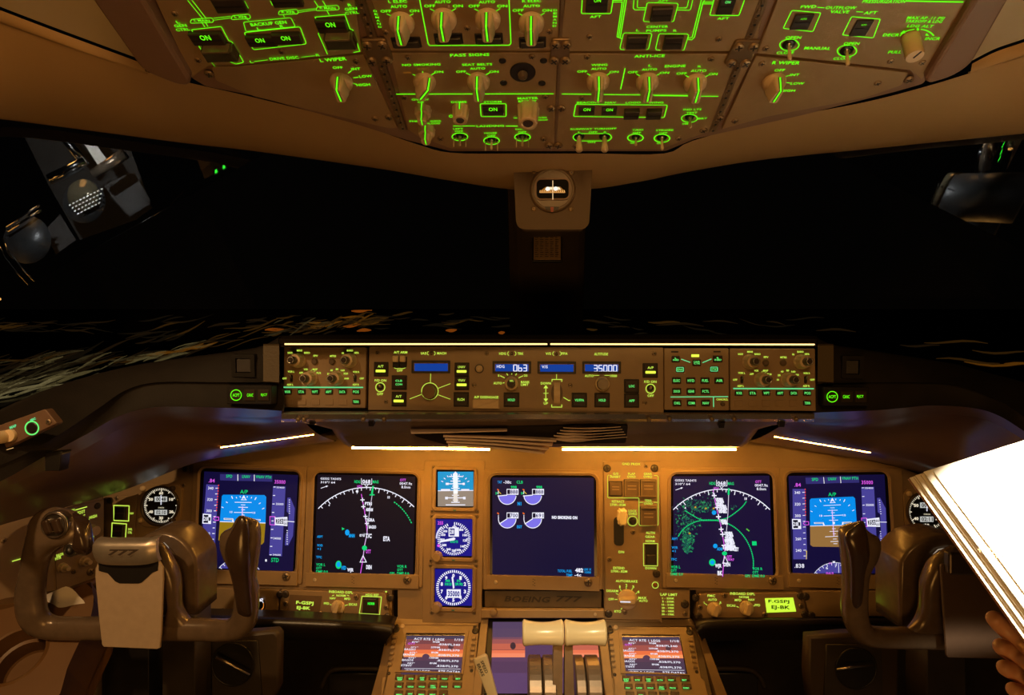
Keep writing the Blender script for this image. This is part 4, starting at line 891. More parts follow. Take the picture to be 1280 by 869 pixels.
for i in range(seg+1):
    a = -pi/2+pi*i/seg; rr2 = R_*(1-.03*(i % 2))
    vs += [FG.w(u-hw, v+rr2*math.sin(a), rr2*.55*math.cos(a)), FG.w(u+hw, v+rr2*math.sin(a), rr2*.55*math.cos(a))]
b.add(vs, [[2*i, 2*i+1, 2*i+3, 2*i+2] for i in range(seg)], KNOB)
b.add([vs[2*i] for i in range(seg+1)], [list(range(seg+1))], KNOB); b.add([vs[2*i+1] for i in range(seg+1)], [list(range(seg+1))], KNOB); b.obj('thumb_wheel', ho)
a = FG.p(152, 448); c = FG.p(318, 388); b = MB(); b.box(FG, a[0], a[1], c[0], c[1], 0, .007, KNOB, .002, .001); b.obj('disengage_bar', MC)
u, v = FG.p(193, 202); r = 27*FG.k(193, 202); b = MB(); b.lathe(FG, u, v, [(r, 0), (r, .002), (r*.85, .002)], BLACK, 24); b.lathe(FG, u, v, [(r*.85, .0015), (r*.7, .004), (r*.3, .0052)], mat('sensor_lens', (.6,.45,.28), .3), 24); b.obj('light_sensor', MC)
for sc, L in ((K1, [(650,106),(702,404)]), (K2, [(238,107),(161,302),(752,305),(1268,108)]), (K3, [(186,110),(128,412)])):
    FG.crop(*sc)
    for x, y in L: screw(FG, x, y, MC, 11)
for sc, x, y in ((K1,981,107),(K2,393,109),(K2,668,111)): FG.crop(*sc); u, v = FG.p(x, y); r = 10*FG.k(x, y); b = MB(); b.lathe(FG, u, v, [(r, 0), (r*.9, .003), (r*.5, .004)], BTN2, 14); b.obj('push_button', MC)
# ---- display select panel
DS = gpanel('display_select_panel', 'square panel of small lit keys between the autopilot panel and right EFIS panel', 830.5, 435.5, 911, 512.5)
D = Draw(FG); D.crop(*K3)
D.line([(352,143),(408,163)], 5, GRC); D.line([(482,165),(538,142)], 5, GRC); D.line([(286,376),(640,374)], 5, GRC); D.line([(550,376),(551,438)], 5, GRC); D.text('CANC/RCL', 604, 391, 70, GRM, 12)
D.rect(414, 114, 462, 130, LIME); D.rect(290, 94, 334, 102, BLACK); D.rect(550, 93, 594, 101, BLACK); D.obj('legends', DS)
for x0, y0, x1, y1, L in ((292,124,342,162,['L','INBD']),(420,146,472,184,['LWR','CTR']),(546,122,604,162,['R','INBD']),(318,190,372,224,['ENG']),(528,188,582,222,['STAT']),
    (294,256,350,294,['ELEC']),(382,256,438,294,['HYD']),(470,256,524,294,['FUEL']),(556,256,612,294,['AIR']),(296,322,350,360,['DOOR']),(384,322,438,360,['GEAR']),(472,322,528,360,['FCTL']),(298,394,352,432,['CHKL']),(386,394,440,432,['COMM']),(474,394,528,432,['NAV'])):
    k = gbtn(DS, K3, x0, y0, x1, y1, L, h=.003, wd=.72, hh=.42 if len(L) == 1 else .26)
    if L[0] in ('ENG', 'STAT'):
        D = Draw(FG.lift(.0033)); D.crop(*K3); D.rrect(x0+5, y0+4, x1-6, y1-5, 4, 4, GRC); D.obj('lit_border', k)
FG.crop(*K3); u, v = FG.p(606, 418); r = 14*FG.k(606, 418); b = MB(); b.lathe(FG, u, v, [(r, 0), (r*.9, .003), (r*.6, .004)], BTN2, 18); b.obj('push_button', DS)
# ---- strip lamps
def strip_lamp(name, label, pa, pb, r, col, s, group, cap=None):
    pa, pb = Vector(pa), Vector(pb); t = thing(name, label, 'light', (pa+pb)/2, group)
    m = emi('strip_%s_%g' % (name, s), col, s, True); b = MB(); d = (pb-pa).normalized()
    b.tube([pa.lerp(pb, i/6) for i in range(7)], r, m, 10); b.obj('tube', t)
    c = MB()
    for p, q in ((pa, pa-d*.004), (pb, pb+d*.004)): c.tube([p+d*0, q], r*1.25, BTN2, 10)
    c2 = MB(); up = Vector((0, 0, 1)); rows = []
    for z, y in ((-.2, 1.6), (1.2, 1.7), (1.7, 1.2), (1.75, -.6))+(((1.9, -5.0), (2.3, -5.0), (2.4, 3.0)) if s > 80 and s < 100 else ()): rows.append([pa+Vector((0, y*r, z*r)), pb+Vector((0, y*r, z*r))])  # slanting tubes get an added plate that blocks their upward light
    c2.loft(rows, cap or BTN2, False); c2.obj('lamp_shield', t); return t
GW = (255, 210, 130)
strip_lamp('strip_light', 'left half of the thin gold lit strip along the glareshield lip', pt(356, 430.3, 1.10), pt(684, 430.3, 1.10), .0013, GW, 2.4, 'strip lights on the glareshield lip')
strip_lamp('strip_light', 'right half of the thin gold lit strip along the glareshield lip', pt(688, 430.3, 1.10), pt(1018, 430.8, 1.10), .0013, GW, 2.4, 'strip lights on the glareshield lip')
WARM = (255, 177, 70)
strip_lamp('flood_light', 'left bright flood tube under the paper tray, above the main panel', pt(440, 560, 1.215), pt(612, 562, 1.215), .0016, WARM, 210, 'flood tubes under the glareshield')
strip_lamp('flood_light', 'right bright flood tube under the paper tray, above the main panel', pt(703, 562, 1.215), pt(920, 562, 1.215), .0016, WARM, 210, 'flood tubes under the glareshield')
strip_lamp('flood_light', 'slanting flood tube above the outer left flight display', pt(276, 559.5, 1.215), pt(392, 543.5, 1.215), .0007, WARM, 85, 'slanting flood tubes above the outer displays')
strip_lamp('flood_light', 'slanting flood tube above the outer right flight display', pt(968, 546, 1.215), pt(1088, 566, 1.215), .0007, WARM, 85, 'slanting flood tubes above the outer displays')
# ---- rail and paper tray under the panels
RAIL = mat('satin_rail', (0.45, 0.42, 0.42), 0.25, 0.8, 0.08, 20)
t = thing('glareshield_rail', 'satin metal rail under the glareshield panels catching blue screen light', 'rail', pt(685, 521, 1.1))
b = MB(); b.loft([[pt(x, y, d) for x in (352, 500, 685, 860, 1018)] for y, d in ((514, 1.13), (516, 1.105), (518, 1.10), (524, 1.105), (527, 1.12), (528, 1.15))], RAIL, False); b.obj('rail', t)
for x in (373, 380, 454, 480, 811, 837, 890, 918, 995): 
    u = MB(); p = pt(x, 524.5, 1.098); Q = Fr(p, (1, 0, 0), tilt(-20)); u.lathe(Q, 0, 0, [(.004, -.002), (.0038, .002), (.002, .003)], SCREW, 12); u.obj('bolt', t)
TRM = mat('tray_plastic', (0.16, 0.12, 0.11), 0.35, 0.0, 0.08, 20, 0.1)
t = thing('paper_tray', 'brown tray under the glareshield with papers stuffed in its slot', 'tray', pt(680, 558, 1.18))
b = MB()
def trow(y, d, xl, xr, rd=0): return [pt(xl-3, y, d+.08), pt(xl, y, d+.02), pt(xl+6, y, d)]+[pt(xl+6+(xr-xl-12)*i/8, y, d) for i in range(1, 8)]+[pt(xr-6, y, d), pt(xr, y, d+.02), pt(xr+3, y, d+.08)]
b.loft([trow(527, 1.14, 368, 1000), trow(532, 1.15, 400, 962), trow(537, 1.165, 418, 945), trow(546, 1.18, 424, 938), trow(553, 1.185, 430, 933), trow(558, 1.19, 438, 925), trow(559, 1.20, 440, 923), trow(556, 1.28, 440, 923)], TRM)
b.obj('tray_shell', t)
b = MB(); Q = Fr(pt(648, 540, 1.158), (1, 0, 0), tilt(-25)); Q.crop(0, 0, 1); b.prism(Q, rpoly([Q.p(*q) for q in ((512,533),(785,531),(782,553),(560,556),(520,545))], .004), -.002, .002, BLACK); b.obj('slot', t)
for x, y in ((390, 527), (464, 529), (902, 531), (977, 530)): u = MB(); Q = Fr(pt(x, y, 1.125), (1, 0, 0), tilt(-20)); u.box(Q, -.0045, -.005, .0045, .006, -.01, .004, BLACK, .001); u.obj('latch', t)
# papers stuffed in the slot
random.seed(5)
def sheet(name, label, rows, th=.0006, m=PAPER, grp=None, cat='paper'):
    b = MB(); up = []; 
    for r in rows: up.append([pt(*q) for q in crs(r, 4)])
    b.loft(up, m); b.loft([[p-Vector((0, 0, th)) for p in r] for r in up][::-1], m)
    fr = up[-1]; b.loft([fr, [p-Vector((0, 0, th)) for p in fr]], m, False)
    o = b.obj(name, None, pt(*rows[-1][len(rows[-1])//2])); tag(o, label, cat, grp); return o
PG = 'papers stuffed under the glareshield'
PPR = mat('paper_shade', (0.66, 0.52, 0.46), 0.8, 0, 0.1, 30)
sheet('folded_paper', 'thin dark folded sheet sticking out at the left end of the slot', [[(512,531,1.20),(560,532,1.20),(634,531,1.20)], [(514,541,1.13),(560,540,1.125),(634,538,1.13)]], .002, PPR, PG)
for i in range(4): sheet('paper', ('lowest broad sheet of the central paper stack', 'second sheet from the bottom of the central paper stack', 'third sheet from the bottom of the central paper stack', 'top sheet of the central paper stack')[i],
    [[(566-i*3,549-i*3.2,1.22),(620,550-i*3.2,1.22),(686+i*4,551-i*3.0,1.22)], [(560-i*2,555-i*3.6,1.125+i*.002),(620,559-i*4.2,1.122+i*.002),(680+i*5,566-i*5.2,1.12+i*.002)]], .0035, PPR, PG)
for i in range(5): sheet('folded_paper', ('lowest curled sheet at the right end of the slot', 'second curled sheet at the right end of the slot', 'third curled sheet at the right end of the slot', 'fourth curled sheet at the right end of the slot', 'topmost curled sheet at the right end of the slot')[i],
    [[(690+i*3,545-i*3,1.2),(735,546-i*3,1.2),(780,543-i*2,1.2)], [(688+i*4,548-i*3.4,1.135),(715,552-i*4.2,1.13),(745,549-i*3.4,1.128),(784-i*2,546-i*3.2,1.13)]], .0012, PPR, PG)
# ================================================================== MAIN INSTRUMENT PANEL
FM.crop(0, 0, 1)
t = MP = thing('instrument_panel', 'broad warm-lit main panel board that carries the flight displays', 'instrument panel', pt(680, 740, 1.31))
BOARDM = PANEL
b = MB(); P = [FM.p(x, y) for x, y in ((236,577),(395,545),(425,535),(935,535),(965,548),(1130,586),(1190,610),(1240,640),(1240,770),(873,776),(870,738),(824,738),(824,778),(755,778),(755,737),(602,737),(602,778),(497,778),(497,738),(490,738),(489,776),(236,776),(128,776),(128,620))]
b.prism(FM, P[::-1], -.02, -.002, BOARDM); b.obj('panel_board', t)
def DU(name, label, outer, scr, cat='display', group='main flight displays', foot=16, proud=.006):
    FM.crop(0, 0, 1); o_ = [FM.p(*q) for q in outer]; c = (sum(p[0] for p in o_)/4, sum(p[1] for p in o_)/4)
    t = thing(name, label, cat, FM.w(c[0], c[1], -.002), group)
    o1 = rpoly(o_, .004, 3); s1 = [FM.p(*q) for q in scr]
    def grow(P, d): a = rpoly(P, .010, 5); a = a if area(a) > 0 else a[::-1]; return inset(a, -d)
    if area(o1) < 0: o1 = o1[::-1]
    b = MB(); b.prism(FM, o1, -.002, proud-.0035, PANEL2, .001)
    # raised lip round the recessed glass
    L0, L1, L2, L3 = grow(s1, .0130), grow(s1, .0114), grow(s1, .0065), grow(s1, .0048)
    rows = [[FM.w(u, v, n) for u, v in P] for P, n in ((L0, proud-.004), (L1, proud), (inset(L1, .002), proud+.0004), (L2, proud-.003), (L3, proud-.0037))]
    b.loft(rows, PANEL2, False, True); b.obj('bezel', t)
    g = MB(); g.poly(FM, grow(s1, .0052), proud-.0034, LENSG); so = g.obj('screen', t)
    if foot:
        y0 = max(q[1] for q in scr)+4; x0 = min(outer[2][0], outer[3][0])+4; x1 = max(outer[2][0], outer[3][0])-4; f = MB(); a = FM.p(x0, outer[2][1]-2); d = FM.p(x1, outer[2][1]-2-foot+2)
        f.box(FM, a[0], a[1], d[0], d[1], proud-.0036, proud+.0012, PANEL2, .0008, .001); fo = f.obj('release_handle', t)
        h = MB()
        for i, (dx, dy) in enumerate(((0,-4),(2,-3),(0,-1),(2,1),(0,3),(2,4))): xx = (x0+x1)/2-12+dx; yy = outer[2][1]-2-foot/2+dy; p = FM.p(xx, yy); h.box(FM, p[0]-.001, p[1]-.0006, p[0]+.001, p[1]+.0006, proud+.0012, proud+.0015, INK)
        h.obj('vent_mark', fo, stuff=True)
        screw(FM, x1-14, outer[2][1]-2-foot/2, t, 4.2, proud+.0012); p = FM.p(x0+12, outer[2][1]-2-foot/2); q = MB(); q.lathe(FM, p[0], p[1], [(.004, proud+.0012), (.0036, proud+.002), (.002, proud+.0022)], mat('sensor_dot', (.5,.4,.28), .4), 16); q.obj('light_sensor', t)
    return t, so, FM.lift(proud-.0032)
LAV = E(92, 88, 190); TAPE = E(72, 66, 150); NAVY = E(15, 11, 54)
def bg(D, q, m): D.poly(q, m)
# ---------------------------------------------------------------- primary flight displays
def pfd(D, X, rot, side):
    T = D.text; W_ = WHT
    # crop coordinates follow the left display; X maps them for the right one
    def L(P, w_, m, c=False): D.line([X(*p) for p in P], w_, m, c)
    def TX(s_, x, y, w_, m, h=None, **k): q = X(x, y); D.text(s_, q[0], q[1], w_*D.q, m, (h*D.q) if h else None, **k)
    def PO(P, m): D.poly([X(*p) for p in P], m)
    PO([(326,142),(420,144),(420,179),(326,176)], E(48,44,110)); PO([(430,145),(508,146),(508,180),(428,179)], E(48,44,110)); PO([(516,147),(610,150),(610,184),(516,181)], E(48,44,110))
    L([(423,144),(423,179)], 4, W_); L([(512,146),(512,181)], 4, W_)
    TX('SPD', 376, 154, 34, GD, 16); TX('LNAV', 468, 156, 44, GD, 16); TX('VNAV PTH', 562, 158, 86, GD, 16)
    TX('.84', 281, 178, 34, MAG, 20); TX('35000', 652, 185, 60, MAG, 20)
    PO([(252,198),(318,202),(296,576),(222,572)], TAPE)
    for i, s_ in enumerate(('340','320','300','280','260','240')):
        y = 219+i*61.5; x = 284-i*4.5
        if s_ != '280': TX(s_, x-8, y, 30, W_, 15)
        L([(x+18, y), (x+32, y)], 4, W_); L([(x+16, y+31), (x+28, y+31)], 4, W_)
    for i in range(10): L([(319-i*1.2, 200+i*15), (318.4-i*1.2, 208+i*15)], 6, RED)
    L([(290,532),(296,532),(290,575)], 4, YEL)
    PO([(234,357),(280,360),(278,413),(231,411)], E(240,240,255)); PO([(239,363),(264,364),(262,407),(237,406)], E(10,8,30)); PO([(266,376),(276,377),(275,396),(265,396)], E(10,8,30)); TX('28', 250, 385, 24, W_, 22)
    L([(292,384),(300,375),(320,376),(320,393),(298,393)], 4, MAG, True); TX('.838', 250, 608, 52, W_, 22)
    T2 = ((337,262),(345,254),(568,256),(578,266),(574,408),(326,400)); PO(T2, E(0,140,235)); PO(((326,400),(574,408),(566,512),(554,525),(330,510),(318,500)), E(150,110,60) if side else E(150,118,20))
    L([(326,400),(574,408)], 4, W_)
    L([(390,262),(396,276)], 5, W_); L([(524,268),(516,282)], 5, W_); L([(415,266),(418,274)], 4, W_); L([(436,262),(438,270)], 4, W_); L([(476,262),(474,270)], 4, W_); L([(500,266),(496,274)], 4, W_); L([(360,293),(369,298)], 4, W_); L([(548,298),(538,304)], 4, W_); L([(336,320),(346,325)], 4, W_); L([(568,326),(556,332)], 4, W_)
    PO([(457,256),(466,272),(446,272)], W_); L([(457,268),(470,282),(444,282)], 4, W_, True)
    for y, h_ in ((295,48),(309,14),(322,28),(335,12),(350,52),(363,10),(375,26)): L([(455-h_, y), (455+h_-4, y+1)], 3.5, W_)
    TX('10', 388, 348, 15, W_, 11); TX('10', 512, 352, 15, W_, 11)
    for y, h_ in ((420,12),(434,26),(447,10),(461,52),(475,12),(488,26),(500,12)): L([(452-h_, y), (452+h_-4, y+1)], 3.5, W_)
    L([(450,318),(446,460)], 5, E(235,190,255)); L([(348,385),(396,387),(400,400)], 9, W_); L([(548,392),(500,391),(498,402)], 9, W_); L([(352,385),(396,387)], 3, INK); L([(504,391),(544,392)], 3, INK); PO([(446,384),(458,384),(458,396),(446,396)], W_)
    TX('A/P', 458, 238, 42, GD, 20)
    PO([(616,207),(684,210),(664,588),(594,582)], TAPE); PO([(694,270),(710,270),(734,328),(724,478),(698,530),(680,528),(684,470),(696,452),(702,356),(690,345)], TAPE)
    for s_, x, y in (('35000',652,305),('34000',638,491)): TX(s_, x, y, 42, W_, 12)
    TX('35400', 656, 215, 44, W_, 9); TX('34600', 636, 580, 44, W_, 9)
    for i in range(9): L([(618-i*2.6, 212+i*46), (630-i*2.6, 212+i*46)], 4, W_)
    L([(692,398),(732,401)], 4, W_)
    for i in range(7): L([(702,282+i*12), (708,283+i*12)], 4, W_); L([(690,448+i*12), (696,449+i*12)], 4, W_)
    PO([(628,378),(694,374),(694,424),(628,418)], W_); PO([(632,386),(672,384),(672,412),(632,410)], E(10,8,30)); TX('350', 652, 398, 34, W_, 22); TX('80', 683, 391, 18, INK, 14); TX('00', 683, 411, 18, INK, 14)
    L([(600,372),(626,373),(626,418),(600,416)], 4, MAG, True); L([(628,374),(628,420)], 3, W_)
    TX('STD', 627, 608, 42, GD, 22); PO([(574,604),(583,604),(583,616),(574,616)], W_)
    c = (430, 735); rr_ = 135
    PO([X2 for X2 in [(c[0]+rr_*math.cos(math.radians(a)), max(0, c[1]-rr_*math.sin(math.radians(a)))) for a in range(34, 148, 6)]], TAPE)
    L([(c[0]+rr_*math.cos(math.radians(a)), c[1]-rr_*math.sin(math.radians(a))) for a in range(34, 148, 6)], 3, W_)
    for a in range(40, 146, 11): L([(c[0]+rr_*math.cos(math.radians(a)), c[1]-rr_*math.sin(math.radians(a))), (c[0]+(rr_-14)*math.cos(math.radians(a)), c[1]-(rr_-14)*math.sin(math.radians(a)))], 3.5, W_)
    PO([(424,592),(440,592),(432,604)], W_); TX('063', 404, 655, 40, MAG, 12) if side else None; TX('6', 392, 626, 12, W_, 14); TX('7', 440, 618, 12, W_, 14); TX('H', 412, 602, 12, MAG, 10)
    L([(455,606),(452,655)], 3, W_)
def clip_bottom(): pass
t, so, F_ = DU('primary_flight_display', 'outer left flight display half covered by the yoke horn', [(242.6,578),(384,583),(377.5,730),(236,730)], [(254.6,588),(372.4,592.5),(366.4,714.5),(249.5,711)])
D = Draw(F_, rot=-.025, n=.0, step=.00002, bold=.015); D.crop(200, 560, 4.345); D.q = 1
D.poly([(240,128),(750,148),(722,670),(214,652)], NAVY)
pfd(D, lambda x, y: (x, min(y, 664)), 0, 0); D.obj('symbology', so)
t, so, F_ = DU('primary_flight_display', 'outer right flight display with a yoke horn before its lower right', [(973.5,585),(1127,586),(1132,735),(981,735)], [(985.6,594),(1105,593),(1112.7,716),(991,718)])
D = Draw(F_, rot=.012, n=.0, step=.00002, bold=.015); D.crop(970, 580, 5.43); D.q = 1.25
D.poly([(84,82),(736,72),(772,742),(114,752)], NAVY)
def XR(x, y):
    # map the left display's layout corner to corner onto this one
    s_ = (x-(238-(y-128)*.046))/(510); tt = (y-128-(s_*20))/(524)
    px = (86+(735-86)*s_)*(1-tt)+(116+(772-116)*s_)*tt; py = (82-10*s_)*(1-tt)+(750-10*s_)*tt
    return (px, min(py, 742-10*s_+2))
pfd(D, XR, 0, 1); D.obj('symbology', so)
# ---------------------------------------------------------------- navigation displays
def dash(D, P, w_, m):
    for a, c in zip(P, P[1:]): D.line([a, (a[0]+(c[0]-a[0])*.72, a[1]+(c[1]-a[1])*.72)], w_, m)
def jit(n, r): return (random.uniform(-r, r), random.uniform(-r, r))
def plane_mark(D, x, y, s_, m): D.line([(x-s_, y), (x+s_, y)], s_*.45, m); D.line([(x, y-s_), (x, y+s_)], s_*.45, m)
def nd_common(D, ox, oy, arc, tri):
    T = D.text; r = .0
    T('GS502 TAS475', 182+ox, 101+oy, 142, WHT, 15); T('310°/ 64', 162+ox, 125+oy, 100, WHT, 15); D.line([(114+ox,166+oy),(160+ox,150+oy)], 4, WHT); D.poly([(164+ox,149+oy),(148+ox,147+oy),(152+ox,160+oy)], WHT)
    T('HDG', 362+ox, 121+oy, 40, GD, 20); T('MAG', 486+ox, 122+oy, 40, GD, 20); T('068', 424+ox, 120+oy, 56, WHT, 26, bold=.03); D.line([(390+ox,98+oy),(390+ox,137+oy),(460+ox,138+oy),(460+ox,100+oy)], 4, WHT); D.line([(412+ox,140+oy),(424+ox,156+oy),(436+ox,140+oy)], 4, WHT)
    T('OTT', 672+ox, 110+oy, 40, MAG, 18); T('0047.9z', 692+ox, 134+oy, 86, WHT, 18); T('8.0nm', 692+ox, 158+oy, 62, WHT, 18)
    for s_, y in (('ARPT', 494), ('WXR', 553), ('+1', 577), ('TFC', 633)): T(s_, 108+ox-(6 if s_ in ('+1', 'TFC') else 0), y+oy, 40 if len(s_) > 2 else 24, CYN, 16)
    for s_, x, y, w_ in (('VOR L',114,684,62),('OTT',102,708,38),('DME 0.0',122,732,80),('VOR R',665,696,66),('OTT',652,720,38),('DME 0.0',672,744,82),('GPS',598,744,34)): T(s_, x+ox, y+oy, w_, GD, 18)
    cx_, cy_, R_ = arc; P = [(cx_+R_*math.cos(math.radians(a)), cy_-R_*math.sin(math.radians(a))) for a in range(int(tri[0]), int(tri[1])+1, 2)]; D.line(P, 6, WHT)
    for k in range(12):
        a = math.radians(tri[0]+3+k*(tri[1]-tri[0]-6)/11); l = 30 if k % 3 == 1 else 20; D.line([(cx_+R_*math.cos(a), cy_-R_*math.sin(a)), (cx_+(R_-l)*math.cos(a), cy_-(R_-l)*math.sin(a))], 5, WHT)
        a += .055
        if k < 11: D.line([(cx_+R_*math.cos(a), cy_-R_*math.sin(a)), (cx_+(R_-12)*math.cos(a), cy_-(R_-12)*math.sin(a))], 4, WHT)
t, so, F_ = DU('navigation_display', 'left map display with a lone dashed green arc', [(384.5,583.5),(533,587),(528,734),(379,734)], [(397,593.5),(519.4,595.6),(516,719),(393,716)])
D = Draw(F_, rot=-.012, n=0, step=.00002, bold=.02); D.crop(380, 580, 5.431)
D.poly([(92,72),(757,86),(740,756),(70,742)], E(12,9,24)); nd_common(D, 0, 0, (428, 612, 452), (45, 137))
D.line([(390,204),(412,320),(424,410),(430,470),(410,560),(402,640),(384,746)], 5, MAG); D.line([(470,170),(446,320),(428,470),(412,560),(404,620)], 3.5, E(220,210,235)); D.line([(468,160),(462,205)], 12, GD); D.line([(446,210),(480,210)], 8, GD); D.poly([(462,150),(478,150),(470,164)], GD)
D.line([(402,622),(382,666),(424,666)], 5, WHT, True)
for x, y in ((398,244),(404,290),(418,356),(428,404)): plane_mark(D, x, y, 14, WHT)
for x, y, s_, w_ in ((438,270,'PTR1',48),(444,310,'ABEAM',50),(448,380,'TIGRA',66),(466,428,'BAGSO',50)): D.text(s_, x, y, w_, WHT, 22, bold=.05)
D.text('ott +c/d', 396, 482, 36, WHT, 24, bold=.04); D.text('T/C', 440, 488, 42, WHT, 30, bold=.05); D.text('ETA', 562, 508, 46, WHT, 32, bold=.05); D.text('DEN', 442, 700, 38, WHT, 28, bold=.05); D.text('WJR', 316, 722, 44, WHT, 30, bold=.05)
D.disc(295, 465, 15, CYN, 20); D.text('MNN', 326, 487, 40, CYN, 24, bold=.05); D.poly([(258,430),(278,440),(260,450)], GD); D.disc(412, 570, 17, GD); D.text('OTT', 438, 594, 34, MAG, 26, bold=.03); D.disc(236, 684, 20, GD, 28); D.disc(236, 682, 14, CYN, 18); D.text('VID', 270, 705, 36, CYN, 26, bold=.05)
for i in range(11): t0, t1 = i/11, (i+.62)/11; q = lambda z: (612+122*z+20*z*(1-z)*2, 258+150*z-40*z*(1-z)); D.line([q(t0), q(t1)], 7, GD)
D.disc(362, 186, 9, WHT); D.text('7', 364, 196, 10, WHT, 16); D.text('4', 172, 280, 10, WHT, 14); D.text('10', 576, 226, 16, WHT, 18, bold=.04); D.text('HDG', 380, 152, 34, MAG, 16)
D.obj('symbology', so)
t, so, F_ = DU('navigation_display', 'right map display with green weather echoes and two green range arcs', [(824,585),(973.5,585),(982,735),(828,735)], [(841.5,595.6),(961.7,594.7),(966,718.5),(842,720)])
D = Draw(F_, rot=.003, n=0, step=.00002, bold=.02); D.crop(830, 580, 5.431)
D.poly([(62,85),(715,80),(740,756),(65,762)], E(20,12,52)); 
random.seed(11)
WX = [E(20,110,80), E(18,80,80), E(40,150,90), E(30,95,70)]
def echo(x, y, n, sx, sy, big=9):
    for _ in range(n):
        a, c = random.gauss(x, sx), random.gauss(y, sy)
        if a < 76 or c < 190 or c > 598: continue
        s_ = random.uniform(3, big); D.line([(a, c), (a+random.uniform(-s_, s_), c+random.uniform(-s_, s_))], random.uniform(7, big+7), random.choice(WX))
echo(170, 280, 75, 50, 32); echo(260, 290, 80, 35, 22, 11); echo(120, 380, 80, 30, 40); echo(160, 480, 100, 26, 35, 11); echo(155, 570, 100, 16, 26, 12); echo(200, 390, 30, 40, 26); echo(330, 230, 22, 18, 30); echo(460, 290, 8, 8, 10)
for x, y in ((205, 290), (275, 298), (328, 298), (166, 466)): D.disc(x, y, 7, E(170,130,40)); D.disc(x+3, y-1, 4, E(210,170,50))
nd_common(D, -42, 8, (382, 620, 452), (44, 136))
dash(D, [(x, y) for x, y in crs([(135,312),(180,340),(240,372),(300,378),(360,374),(420,360),(480,320),(525,280),(548,248)], 6)], 7, GD)
dash(D, [(x, y) for x, y in crs([(88,486),(120,440),(170,402),(230,380),(300,374),(370,382),(430,402),(490,442),(540,500),(575,570),(592,640),(592,704)], 6)], 7, GD)
D.line([(322,170),(340,270),(376,420),(400,560),(386,756)], 5, MAG); D.line([(428,170),(422,330),(412,450)], 4, E(220,210,235)); D.line([(428,160),(426,205)], 12, GD)
for x, y in ((330,210),(350,290),(358,352),(376,436),(386,470)): plane_mark(D, x, y, 16, WHT)
for x, y, w_, h_ in ((362,248,48,50),(382,298,52,56),(392,384,40,32),(424,480,50,60),(428,535,60,70)): [D.text('HB8M', x+((j*7) % 5)*2, y-h_/2+8+j*11, w_, WHT, 13, bold=.09) for j in range(int(h_/10))]
D.text('TIGRA', 430, 556, 100, WHT, 30, bold=.06); D.text('GSY', 478, 570, 32, WHT, 28, bold=.05); D.disc(328, 324, 15, CYN); D.disc(336, 548, 15, CYN); D.text('ADR', 366, 568, 38, CYN, 20, bold=.05); D.disc(398, 598, 17, GD, 14); D.text('OTT', 430, 622, 34, MAG, 22, bold=.04); D.text('0047', 440, 640, 46, MAG, 16); D.disc(316, 658, 22, GD, 24); D.disc(316, 658, 14, CYN); D.text('WJR', 356, 684, 44, WHT, 32, bold=.05); D.text('DEN', 414, 672, 44, WHT, 26, bold=.05); D.text('BK', 368, 730, 34, WHT, 30, bold=.05)
D.line([(400,618),(386,664),(424,664)], 5, WHT, True); D.poly([(582,516),(612,516),(614,544),(584,544)], GD); D.line([(545,432),(564,448)], 8, E(90,190,60)); D.text('7', 322, 196, 12, WHT, 18); D.text('4', 134, 292, 12, WHT, 14); D.text('10', 540, 230, 16, WHT, 18, bold=.04); D.text('HDG', 342, 160, 34, MAG, 16)
D.obj('symbology', so)
# ---------------------------------------------------------------- engine display
t, so, F_ = DU('engine_display', 'central engine display with four violet gauge dials and NO SMOKING ON text', [(604,587),(754,587),(753,737),(604,737)], [(615.6,597),(742,597.5),(743,722.5),(615.6,722)])
D = Draw(F_, rot=0, n=0, step=.00002, bold=.02); D.crop(600, 580, 5.431)
D.poly([(84,92),(772,94),(776,770),(84,770)], E(19,16,50)); D.text('TAT', 134, 124, 30, CYN, 18); D.text('-38c', 186, 124, 54, WHT, 20); D.text('CLB', 270, 124, 42, GD, 20)
VIO = E(125,115,235)
for cx_, cy_, val, top, ang in ((185,212,'888','998',186),(358,212,'888','998',186),(185,372,'700',None,215),(358,372,'691',None,215)):
    P = [(cx_, cy_)]+[(cx_+58*math.cos(math.radians(a)), cy_-62*math.sin(math.radians(a))) for a in range(int(ang), 361, 8)]+[(cx_+58, cy_)]
    D.poly(P[::-1], VIO); D.line([(cx_+60*math.cos(math.radians(a)), cy_-63*math.sin(math.radians(a))) for a in range(170 if top is None else 180, 362, 7)], 5, WHT)
    D.line([(cx_, cy_), (cx_+66*math.cos(math.radians(ang)), cy_-62*math.sin(math.radians(ang)))], 6, WHT); D.rect(cx_-4, cy_-42, cx_+76, cy_-2, WHT); D.rect(cx_, cy_-37, cx_+19, cy_-7, E(14,10,40)); D.text(val, cx_+46, cy_-22, 52, E(60,55,110), 26)
    if top: D.text(top, cx_+44, cy_-54, 40, GD, 18, bold=.04); D.line([(cx_-80, cy_-18),(cx_-58, cy_-14),(cx_-80, cy_-6)], 6, GD); D.line([(cx_-58, cy_-24),(cx_-42, cy_-8)], 4, YEL); D.line([(cx_-62, cy_-6),(cx_-60, cy_-30)], 4, WHT)
    else: D.line([(cx_-60, cy_),(cx_-60, cy_-26)], 4, WHT)
    D.line([(cx_-68, cy_-40),(cx_-56, cy_-32)], 8, E(240,110,30))
D.text('N1', 268, 270, 26, CYN, 24, bold=.05); D.text('EGT', 268, 427, 34, CYN, 20, bold=.04); D.text('NO SMOKING ON', 574, 364, 172, WHT, 22, bold=.06)
